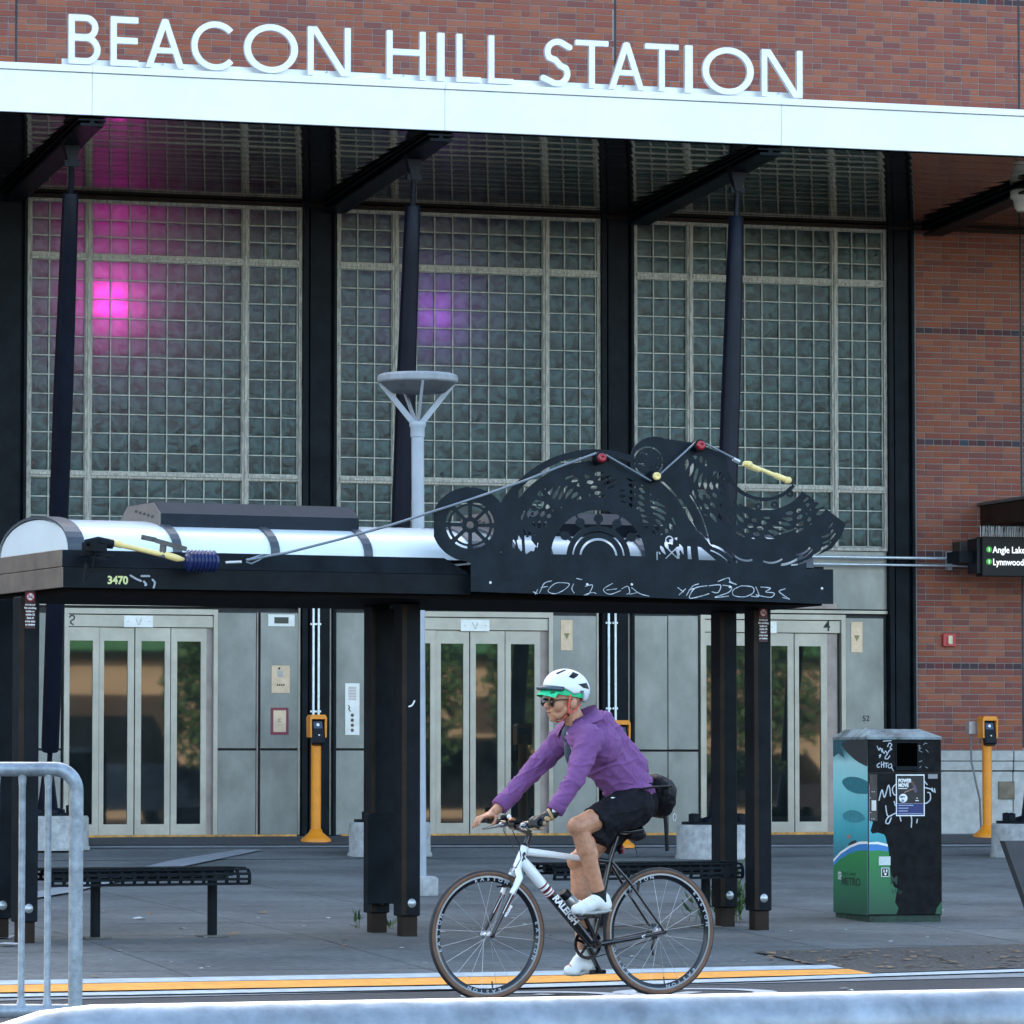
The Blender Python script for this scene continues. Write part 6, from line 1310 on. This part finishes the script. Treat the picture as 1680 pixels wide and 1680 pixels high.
m_ = MB(); m_.lathe([(.0, -.004), (.040, -.004), (.042, .004), (0, .004)], cg, 24, 'y'); m_.tube([cg+Vector((.01, .01, -.01)), cg+Vector((-.01, .015, -.09)), cg+Vector((.0, .015, -.13))], .007, 8); m_.build('sprocket', M_bb, bk)
# bottle
bt = Frame(BK.wor(*(lambda q: (q.x, 0, q.z))(P(945, 1487))), BK.a); d = (DTb-DTa).normalized(); nrm = Vector((-d.z, 0, d.x)) if d.z < 0 else Vector((d.z, 0, -d.x)); nrm = Vector((abs(nrm.x), 0, abs(nrm.z)))
wb = thing('water_bottle', 'grey steel water bottle with black lid in a white cage on the bicycle', 'bottle', bt)
loc = lambda p: p-Vector((P(945, 1487).x, 0, P(945, 1487).z))
b0 = mix(DTa, DTb, .78)+nrm*.066; b1 = b0-d*.15
m_ = MB(); m_.tube([loc(b0), loc(b0-d*.008), loc(b0-d*.13), loc(b0-d*.15)], [.030, .034, .034, .026], 18); m_.build('flask', mat('brushed flask', (.34, .34, .33), .3, .7), wb)
m_ = MB(); m_.tube([loc(b0-d*.15), loc(b0-d*.185), loc(b0-d*.19)], [.029, .029, .024], 18); m_.build('lid', M_black_plastic, wb)
m_ = MB()
for t_ in (.03, .085):
    c = b0-d*t_; ring = [c+Vector((nrm.x*.038*cos(a), .038*sin(a), nrm.z*.038*cos(a))) for a in np.linspace(-2.2, 2.2, 12)]; m_.tube(ring, .0055, 6)
for s in (-1, 1): m_.tube([b0-d*.0+Vector((0, s*.036, 0)), b0-d*.05+Vector((0, s*.038, 0))+nrm*.01, b0-d*.10+Vector((0, s*.036, 0))-nrm*.02], .0055, 6)
m_.build('bottle_cage', M_bw, bk)
# saddle bag, waist bag
q = P(1043, 1369); sbf = Frame(BK.wor(q.x, 0, q.z), BK.a); M_bag = mat('black nylon', (.008, .008, .010), .55, var=.3, scale=12, bump=.5, bscale=30, spec=.15)
# ================================================================== soft shapes by voxel remeshing
def cap(m_, p, q, r0, r1=None, n=14, flat=1.0):
    r1 = r0 if r1 is None else r1; p = Vector(p); q = Vector(q); m_.tube([p, q], [r0, r1], n, flat=flat); m_.ell(p, (r0, r0, r0), n, 8); m_.ell(q, (r1, r1, r1), n, 8)
def fuse(m_, name, m, parent, vox=.006, sm=6, disp=None, dec=None):
    me = m_.mesh('t'); ob = bpy.data.objects.new('t', me); COL.objects.link(ob)
    r = ob.modifiers.new('r', 'REMESH'); r.mode = 'VOXEL'; r.voxel_size = vox; r.use_smooth_shade = True
    s = ob.modifiers.new('s', 'SMOOTH'); s.iterations = sm; s.factor = .5
    dg = bpy.context.evaluated_depsgraph_get(); me2 = bpy.data.meshes.new_from_object(ob.evaluated_get(dg)); bpy.data.objects.remove(ob); bpy.data.meshes.remove(me)
    if disp:
        nn = [v.normal.copy() for v in me2.vertices]
        for v, no in zip(me2.vertices, nn): v.co += no*disp(v.co)
    me2.name = name; me2.materials.clear(); me2.materials.append(m); me2.polygons.foreach_set('use_smooth', [True]*len(me2.polygons)); me2.update()
    o = bpy.data.objects.new(name, me2); COL.objects.link(o); o.parent = parent; return o
sb = thing('saddle_bag', 'small black bag strapped under the saddle behind the rider', 'bag', sbf)
m_ = MB(); m_.ell((.0, 0, 0), (.062, .045, .038)); m_.box(-.045, .03, -.035, .035, -.025, .035); fuse(m_, 'pouch', M_bag, sb, .006, 4, lambda c: .002*mnoise.noise(c*40)); m_ = MB(); m_.tube([(-.01, .0, -.03), (-.005, -.01, -.08), (.005, -.01, -.12)], .0018, 5); m_.build('strap', M_bag, sb)
# ================================================================== RIDER
rd = thing('person', 'cyclist in a purple shirt, black shorts, white helmet and green cap riding left', 'person', BK)
M_skin = mat('light tanned skin', (.47, .22, .125), .5, var=.14, scale=26, bump=.15, bscale=80); M_shirt = mat('purple woven shirt', (.175, .062, .200), .85, var=.13, scale=150, bump=.25, bscale=260, detail=4); M_short = mat('black shorts cloth', (.008, .008, .011), .75, var=.3, scale=20, bump=.3, bscale=60, spec=.15)
sN, sF = P(968, 1212, -.175), P(930, 1206, .175); eN, eF = P(944, 1276, -.25), P(872, 1266, .25); wN, wF = P(908, 1334, -.235), P(816, 1327, .235)
hN, hF = P(1036, 1320, -.095), P(1034, 1322, .095); kN, kF = P(950, 1356, -.13), P(950, 1413, .12); aN, aF = P(984, 1468, -.125), P(956, 1567, .125)
pel = P(1037, 1315); wai = P(1018, 1275); che = P(972, 1228); nb = P(951, 1194); hd = P(921, 1149)
# body skin: one continuous surface
m_ = MB()
m_.ell(pel, (.10, .12, .09)); m_.ell(wai, (.08, .10, .08)); m_.ell(che, (.085, .12, .08)); cap(m_, pel, che, .075, .08); cap(m_, che, nb, .07, .058)
cap(m_, nb+Vector((.0, 0, -.02)), P(938, 1172), .060, .055)
HR = Matrix.Rotation(radians(6), 4, 'Z')
def H_(x, y, z): return hd+Vector((x, y, z))          # x forward is negative
m_.ell(H_(.02, 0, .03), (.098, .075, .088)); m_.ell(H_(-.012, 0, -.035), (.068, .060, .070)); m_.ell(H_(-.030, 0, -.075), (.046, .045, .032)); cap(m_, H_(-.055, 0, -.098), H_(-.048, 0, -.090), .018, .024)
cap(m_, H_(-.068, 0, -.002), H_(-.095, 0, -.030), .010, .013); cap(m_, H_(-.085, -.008, -.036), H_(-.085, .008, -.036), .011, .011)
cap(m_, H_(-.068, -.022, -.058), H_(-.068, .022, -.058), .010); cap(m_, H_(-.066, -.020, -.071), H_(-.066, .020, -.071), .010); cap(m_, H_(-.062, -.03, .016), H_(-.062, .03, .016), .014)
for s in (-1, 1):
    m_.ell(H_(-.04, s*.045, -.028), (.034, .024, .036)); m_.ell(H_(.030, s*.080, -.016), (.022, .012, .032), M=Matrix.Rotation(radians(14), 3, 'Y')); cap(m_, H_(.0, s*.05, -.05), H_(-.035, s*.030, -.085), .022, .018)
def limb(m_, a, b, c, r0, r1, r2, r3): cap(m_, a, b, r0, r1); cap(m_, b, c, r2, r3)
limb(m_, sN, eN, wN, .055, .040, .040, .028); limb(m_, sF, eF, wF, .055, .040, .040, .028)
def leg(m_, h, k, a, s):
    cap(m_, h, k, .088, .058); m_.ell(k+Vector((-.012, 0, .0)), (.058, .052, .056)); d = a-k
    cap(m_, k, k+d*.35, .050, .052); cap(m_, k+d*.25+Vector((.018, 0, .005)), k+d*.42+Vector((.014, 0, 0)), .046, .046); cap(m_, k+d*.42, a, .047, .032)
leg(m_, hN, kN, aN, -1); leg(m_, hF, kF, aF, 1)
def foot(m_, a, toe, r=.04): cap(m_, a, a+Vector((.01, 0, -.035)), .034, .034); cap(m_, a+Vector((.0, 0, -.04)), toe, .034, .026)
toeN = P(945, 1492, -.13); toeF = P(933, 1592, .13)
foot(m_, aN, toeN); foot(m_, aF, toeF)
# bare far hand laid over the bar, five fingers
pF = P(806, 1337, .235)
cap(m_, wF, pF, .027, .026); m_.ell(pF+Vector((-.005, 0, .0)), (.038, .040, .018)); barF = P(798, 1348, .25)
fing = [(-.032, .088), (-.011, .098), (.011, .094), (.031, .078)]
for i, (dy, L_) in enumerate(fing):
    k0 = P(797, 1339, .235)+Vector((0, dy, .002)); k1 = k0+Vector((-.034, dy*.15, -.006-.002*i)); k2 = k1+Vector((-.020, 0, -.020-.004*i)); k3 = k2+Vector((-.006-.0*i, 0, -.020))
    cap(m_, pF+Vector((0, dy*.8, 0)), k0, .0095, .0095, 8); cap(m_, k0, k1, .0092, .0085, 8); cap(m_, k1, k2, .0085, .008, 8); cap(m_, k2, k3, .008, .0068, 8)
t0 = pF+Vector((.012, -.035, -.010)); t1 = t0+Vector((-.014, -.018, -.026)); t2 = t1+Vector((-.022, .004, -.018)); cap(m_, t0, t1, .012, .011, 8); cap(m_, t1, t2, .011, .008, 8)
fuse(m_, 'body', M_skin, rd, .0045, 4)
# gloved near hand
M_glove = mat('black glove', (.010, .010, .012), .5, var=.3, scale=30, bump=.3); M_gtan = mat('tan glove leather', (.42, .26, .12), .6, var=.15, scale=30)
m_ = MB(); barN = mix(near, Vector((xc, -.12, zc_)), .4); pN = barN+Vector((.022, 0, .018)); cap(m_, wN, pN, .030, .030); m_.ell(pN, (.040, .044, .024), M=Matrix.Rotation(radians(-35), 3, 'Y'))
for i, dy in enumerate((-.033, -.011, .011, .032)):
    c = barN+Vector((0, dy, 0)); q = [c+Vector((.030*cos(a), 0, .028*sin(a))) for a in np.radians((55, 100, 150, 205, 255))]
    for a, b in zip(q[:-1], q[1:]): cap(m_, a, b, .0108, .0102, 8)
q = [barN+Vector((.03, .045, .005)), barN+Vector((.004, .058, -.012)), barN+Vector((-.020, .056, -.022))]
cap(m_, q[0], q[1], .013, .012, 8); cap(m_, q[1], q[2], .012, .010, 8)
gl = fuse(m_, 'glove', M_glove, rd, .004, 2)
m_ = MB(); m_.tube([mix(wN, pN, .12), mix(wN, pN, .32)], [.0345, .0345], 16); m_.build('glove_cuff', M_gtan, gl); m_ = MB(); a_ = barN+Vector((-.006, -.048, -.03)); m_.ell(barN+Vector((.002, 0, -.030)), (.030, .046, .010)); m_.ell(mix(wN, pN, .7)+Vector((.0, -.030, -.006)), (.022, .010, .014)); m_.build('glove_palm', M_gtan, gl)
m_ = MB(); m_.bbox(-.013, .013, -.004, .006, -.012, .012, .003, M=Matrix.Translation(mix(wN, pN, .12)+Vector((.0, -.03, .02)))); m_.build('watch', M_white_print, gl)
# shirt
def fold(c, k=1.0):
    w = Vector((c.x*5, c.y*6, c.z*5)); q = mnoise.noise(w)*1.2
    r1 = 1-abs(mnoise.noise(Vector((c.x*7-c.z*13+q, c.y*5, c.z*5+c.x*3)))*2); r2 = 1-abs(mnoise.noise(Vector((c.x*20+c.z*9+q*2, c.y*8+7, c.z*16-c.x*12)))*2)
    return k*(.008*(abs(r1)**3-.35)+.005*(r2**2-.4))
m_ = MB()
back = P(1012, 1207); m_.ell(che+Vector((.015, 0, .01)), (.142, .180, .130)); cap(m_, che+Vector((.02, 0, .0)), wai+Vector((.0, 0, .0)), .135, .125); cap(m_, wai, P(1036, 1296), .125, .128); m_.ell(P(1034, 1302), (.142, .160, .085)); cap(m_, sN+Vector((-.0, .03, .0)), sF+Vector((.0, -.03, 0)), .085, .085)
cap(m_, P(985, 1190), P(1040, 1262), .085, .085); cap(m_, P(955, 1196), P(975, 1200), .075, .085)
for a, b, c, s in ((sN, eN, wN, -1), (sF, eF, wF, 1)):
    cap(m_, a, b, .078, .056); cap(m_, b, mix(b, c, .55), .056, .048); m_.tube([mix(b, c, .5), mix(b, c, .93)], [.050, .045], 16)
cap(m_, P(1005, 1318, -.09), P(1052, 1304, -.09), .045, .05)
shirt = fuse(m_, 'shirt', M_shirt, rd, .005, 5, fold)
# collar, placket, t-shirt, cuffs
m_ = MB(); cn = P(945, 1181)
ring = []; 
for i in range(17):
    a = radians(-150+i*300/16); ring.append((cos(a), sin(a)))
vs = []
for (c, s) in ring:
    b_ = nb+Vector((.020+c*.100, s*.092, .022+.030*c)); t_ = nb+Vector((.006+c*.084, s*.080, .078+.045*c)); o_ = nb+Vector((.024+c*.116, s*.110, .026+.034*c)); vs += [b_, t_, o_]
m_.add(vs, [(i*3+k, (i+1)*3+k, (i+1)*3+k+1, i*3+k+1) for i in range(16) for k in range(2)], True); m_.build('collar', M_shirt, shirt)
lap = MB(); 
for s in (-1, 1):
    lap.add([nb+Vector((-.03, s*.080, .050)), nb+Vector((-.105, s*.035, -.02)), nb+Vector((-.090, s*.095, -.060)), nb+Vector((-.01, s*.118, .012))], [(0, 1, 2, 3)])
lap.build('collar_flap', M_shirt, shirt)
m_ = MB(); m_.ell(nb+Vector((-.030, 0, -.035)), (.078, .052, .065)); m_.ell(P(941, 1228)+Vector((-.005, 0, 0)), (.052, .03, .10)); m_.build('undershirt', mat('grey undershirt', (.05, .06, .08), .8, var=.15), rd)
m_ = MB(); m_.tube([P(930, 1200, -.035), P(938, 1228, -.045), P(945, 1250, -.03)], .0045, 6); m_.build('white_edge', M_white_print, rd)
for c, b in ((wN, eN), (wF, eF)): m_ = MB(); m_.tube([mix(b, c, .78), mix(b, c, .95), mix(b, c, .96)], [.050, .049, .044], 18); m_.build('cuff', M_shirt, shirt)
m_ = MB(); m_.tube([P(1003, 1309, -.150), P(1025, 1311, -.157), P(1048, 1308, -.150)], .005, 6); m_.build('shirt_hem', M_white_print, rd)
# shorts
m_ = MB(); m_.ell(pel+Vector((.0, 0, .0)), (.148, .165, .125)); cap(m_, pel+Vector((0, 0, .05)), P(1036, 1300), .13, .13)
for h, k, t_ in ((hN, kN, .70), (hF, kF, .62)):
    cap(m_, h+Vector((.02, 0, -.01)), mix(h, k, .35)+Vector((0, 0, -.012)), .112, .104); m_.tube([mix(h, k, .30)+Vector((.0, 0, -.012)), mix(h, k, t_)+Vector((.0, 0, -.022))], [.106, .094], 20)
m_.tube([P(1000, 1350, -.125), P(981, 1380, -.125)], [.07, .058], 16)
fuse(m_, 'shorts', M_short, rd, .006, 5, lambda c: fold(c, .9))
# socks and shoes
M_shoe = mat('white trainer', (.72, .73, .72), .6, var=.06, scale=20, bump=.2); M_sock = mat('black sock', (.008, .008, .008), .9)
for a, toe, k in ((aN, toeN, kN), (aF, toeF, kF)):
    m_ = MB(); m_.tube([mix(a, k, .06), a, a+Vector((.012, 0, -.04))], [.036, .038, .040], 16); m_.build('sock', M_sock if k is kN else M_shoe, rd)
    m_ = MB(); heel = a+Vector((.030, 0, -.052)); b_ = a+Vector((-.02, 0, -.035)); cap(m_, heel, b_, .040, .042); cap(m_, b_, toe+Vector((.03, 0, .004)), .042, .036); cap(m_, toe+Vector((.03, 0, .002)), toe, .037, .028); cap(m_, a+Vector((.02, 0, -.02)), heel, .038, .040)
    sh_ = fuse(m_, 'shoe', M_shoe, rd, .005, 3); d = (toe-heel); so_ = MB(); ns = Vector((0, 0, -1)); so_.tube([heel+Vector((.035, 0, -.032)), heel+Vector((0, 0, -.036)), mix(heel, toe, .5)+Vector((0, 0, -.034)), toe+Vector((-.02, 0, -.020))], [.020, .030, .034, .022], 16, flat=.38); so_.build('sole', mat('grey sole', (.33, .33, .31), .6), sh_)
    la = MB()
    for i in range(4): q = mix(a+Vector((-.035, 0, .0)), toe+Vector((.03, 0, .035)), .15+i*.2); la.tube([q+Vector((0, -.022, -.006)), q+Vector((-.004, 0, .004)), q+Vector((0, .022, -.006))], .003, 5)
    la.build('laces', M_white_print, sh_)
# helmet
M_hel = mat('satin white helmet', (.74, .76, .78), .35, var=.03, coat=.2)
hc = H_(.028, 0, .062); TI = Matrix.Rotation(radians(8), 4, 'Y')
def shell(th, ph, k=1.0):
    # th around (0 = front), ph from top
    x = -cos(th)*sin(ph); y = sin(th)*sin(ph); z = cos(ph); rx = .138 if x > 0 else .132
    return hc+(TI.to_3x3() @ Vector((x*rx*k, y*.104*k, z*.108*k)))
def hband(th): # lower rim angle
    c = cos(th); return radians(96+ (26 if c < -.45 else 0)*min(1, (-c-.45)*4) + (10 if abs(c) < .45 else 0)*(1-abs(c)/.45)-4*max(0, c))
m_ = MB(); n = 56; mm_ = 18; vs = []
for k_, kk in ((0, 1.0), (1, .90)):
    for i in range(mm_+1):
        for j in range(n): th = 2*pi*j/n; vs.append(shell(th, hband(th)*i/mm_, kk if i > 0 else kk))
o_ = (mm_+1)*n; fs = [(i*n+j, i*n+(j+1) % n, (i+1)*n+(j+1) % n, (i+1)*n+j) for i in range(mm_) for j in range(n)]
fs += [tuple(o_+q for q in f[::-1]) for f in fs]+[(mm_*n+j, mm_*n+(j+1) % n, o_+mm_*n+(j+1) % n, o_+mm_*n+j) for j in range(n)]
m_.add(vs, fs, True); hel = m_.build('helmet', M_hel, rd)
def vent(pts, name='vent', k=1.006):
    m_ = MB(); m_.add([shell(radians(a), radians(b), k) for a, b in pts], [tuple(range(len(pts)))]); 
    m_.build(name, M_black_plastic, hel)
# angles: th measured from the front, near side is negative
for s in (1, -1):
    for quad in (((-24, 50), (-34, 54), (-60, 28), (-44, 24)), ((-70, 58), (-84, 62), (-112, 40), (-88, 32)), ((-96, 76), (-112, 84), (-138, 84), (-128, 66)), ((-150, 62), (-158, 66), (-166, 50), (-158, 46)), ((-160, 92), (-166, 104), (-172, 100), (-168, 88))):
        P4 = [(a*s, b) for a, b in quad]; 
        m_ = MB(); g_ = []; K = 5
        for i in range(K+1):
            for j in range(K+1):
                u_, v_ = i/K, j/K; a = (P4[0][0]*(1-u_)+P4[1][0]*u_)*(1-v_)+(P4[3][0]*(1-u_)+P4[2][0]*u_)*v_; b = (P4[0][1]*(1-u_)+P4[1][1]*u_)*(1-v_)+(P4[3][1]*(1-u_)+P4[2][1]*u_)*v_; g_.append(shell(radians(a), radians(b), 1.008))
        m_.add(g_, [(i*(K+1)+j, i*(K+1)+j+1, (i+1)*(K+1)+j+1, (i+1)*(K+1)+j) for i in range(K) for j in range(K)], True); m_.build('vent', M_black_plastic, hel)  # black inserts on the shell, coloured for the shade inside the holes
# helmet brim
m_ = MB(); vs = []
for j in range(17):
    th = radians(-62+j*124/16); a = shell(th, radians(90), 1.0); ext = .045*cos(th*1.25)**1.0; vs += [a, a+Vector((-ext, 0, -.012)), a+Vector((-ext*.9, 0, -.022)), a+Vector((0, 0, -.016))]
m_.add(vs, [(j*4+k, (j+1)*4+k, (j+1)*4+(k+1) % 4, j*4+(k+1) % 4) for j in range(16) for k in range(4)]+[(0, 1, 2, 3), (67, 66, 65, 64)], True); m_.build('helmet_visor', mat('grey blue visor', (.05, .07, .09), .4), hel)
# green cycling cap under the helmet
M_cap = mat('bright green cap', (.03, .62, .28), .7, var=.2, scale=30)
m_ = MB(); vs = []; 
for i in range(6):
    for j in range(33):
        th = radians(-160+j*320/32); ph = radians(78+i*7); vs.append(shell(th, ph, .885+.004*i)-Vector((0, 0, .004)))
m_.add(vs, [(i*33+j, i*33+j+1, (i+1)*33+j+1, (i+1)*33+j) for i in range(5) for j in range(32)], True); cp = m_.build('cap', M_cap, rd)
m_ = MB(); vs = []
for i in range(5):
    for j in range(13):
        th = radians(-55+j*110/12); a = shell(th, radians(104), .90); e_ = .056*i/4; vs.append(a+Vector((-e_*cos(th)**.6, 0, -.008*i/4-.028*(i/4)**1.5+.012*(1-(j/6-1)**2))))
m_.add(vs, [(i*13+j, i*13+j+1, (i+1)*13+j+1, (i+1)*13+j) for i in range(4) for j in range(12)], True); m_.build('cap_peak', M_cap, cp)
q = shell(radians(-30), radians(98), .92); m_ = MB(); m_.text('GV', .020, 0, 0, 0, .001, M=Matrix.Translation(q+Vector((-.03, -.02, -.028))) @ Matrix.Rotation(radians(35), 4, 'X'), bold=.001); m_.build('cap_marks', M_ink, cp)
q = shell(radians(-108), radians(97), 1.012); m_ = MB(); m_.text('ABUS', .012, -.016, 0, 0, .001, M=Matrix.Translation(q) @ Matrix.Rotation(radians(8), 4, 'X'), bold=.0006); m_.build('helmet_lettering', M_ink, hel)
# sunglasses
gl_ = MB()
for s in (-1, 1):
    c = H_(-.080, s*.034, -.012); gl_.ell(c, (.010, .030, .024), 16, 10, M=Matrix.Rotation(radians(s*24), 3, 'Z'))
gs = gl_.build('sunglasses', mat('black glasses lens', (.004, .005, .005), .08), rd)
m_ = MB()
for s in (-1, 1): m_.tube([H_(-.074, s*.058, .000), H_(-.03, s*.078, .004), H_(.03, s*.084, .004)], .0035, 6)
m_.tube([H_(-.090, -.012, -.002), H_(-.090, .012, -.002)], .003, 6); m_.build('glasses_frame', M_ink, gs)
# lips, straps
m_ = MB(); m_.tube([H_(-.077, -.020, -.066), H_(-.082, 0, -.065), H_(-.077, .020, -.066)], .0028, 6); m_.build('mouth_line', mat('dark mouth', (.10, .025, .02), .5), rd)
M_or = mat('coral strap', (.62, .10, .06), .6)
for s in (-1, 1):
    m_ = MB(); a = H_(.008, s*.086, .030); b = H_(.004, s*.070, -.075); 
    m_.tube([a, H_(.002, s*.083, -.02), b], .007, 8, flat=.4); m_.tube([H_(.085, s*.055, -.020), H_(.05, s*.080, -.045), b], .007, 8, flat=.4); m_.tube([b, H_(-.015, s*.045, -.105), H_(-.022, 0, -.118)], .007, 8, flat=.5); sr = m_.build('chin_strap', M_or, rd); m_ = MB(); m_.ell(b, (.009, .006, .010)); m_.build('strap_buckle', M_black_plastic, sr)
# waist bag
q = P(1082, 1308); wf_ = Frame(BK.wor(q.x, 0, q.z), BK.a); wbg = thing('waist_bag', 'black waist bag with carabiner worn on the cyclist\'s lower back', 'bag', wf_)
m_ = MB(); m_.ell((0, 0, 0), (.068, .14, .115)); m_.ell((-.03, 0, .02), (.06, .15, .11)); m_.ell((.02, 0, .03), (.06, .11, .08)); fuse(m_, 'pouch', M_bag, wbg, .007, 4, lambda c: .006*mnoise.noise(c*25)+.003*mnoise.noise(c*70))
m_ = MB(); m_.tube([(-.02, -.145, .06), (-.16, -.185, .055), (-.22, -.17, .045)], .018, 8, flat=.35); m_.build('belt', M_bag, wbg)
m_ = MB(); m_.tube([(.0, -.06, -.10), (.008, -.06, -.2), (.012, -.06, -.29)], .012, 6, flat=.3); m_.build('hanging_strap', M_bag, wbg)
m_ = MB(); rg_ = [Vector((.052+.010*cos(a), -.07, -.11+.020*sin(a))) for a in np.linspace(0, 2*pi, 13)]; m_.tube(rg_, .003, 6); m_.build('carabiner', M_spk, wbg)
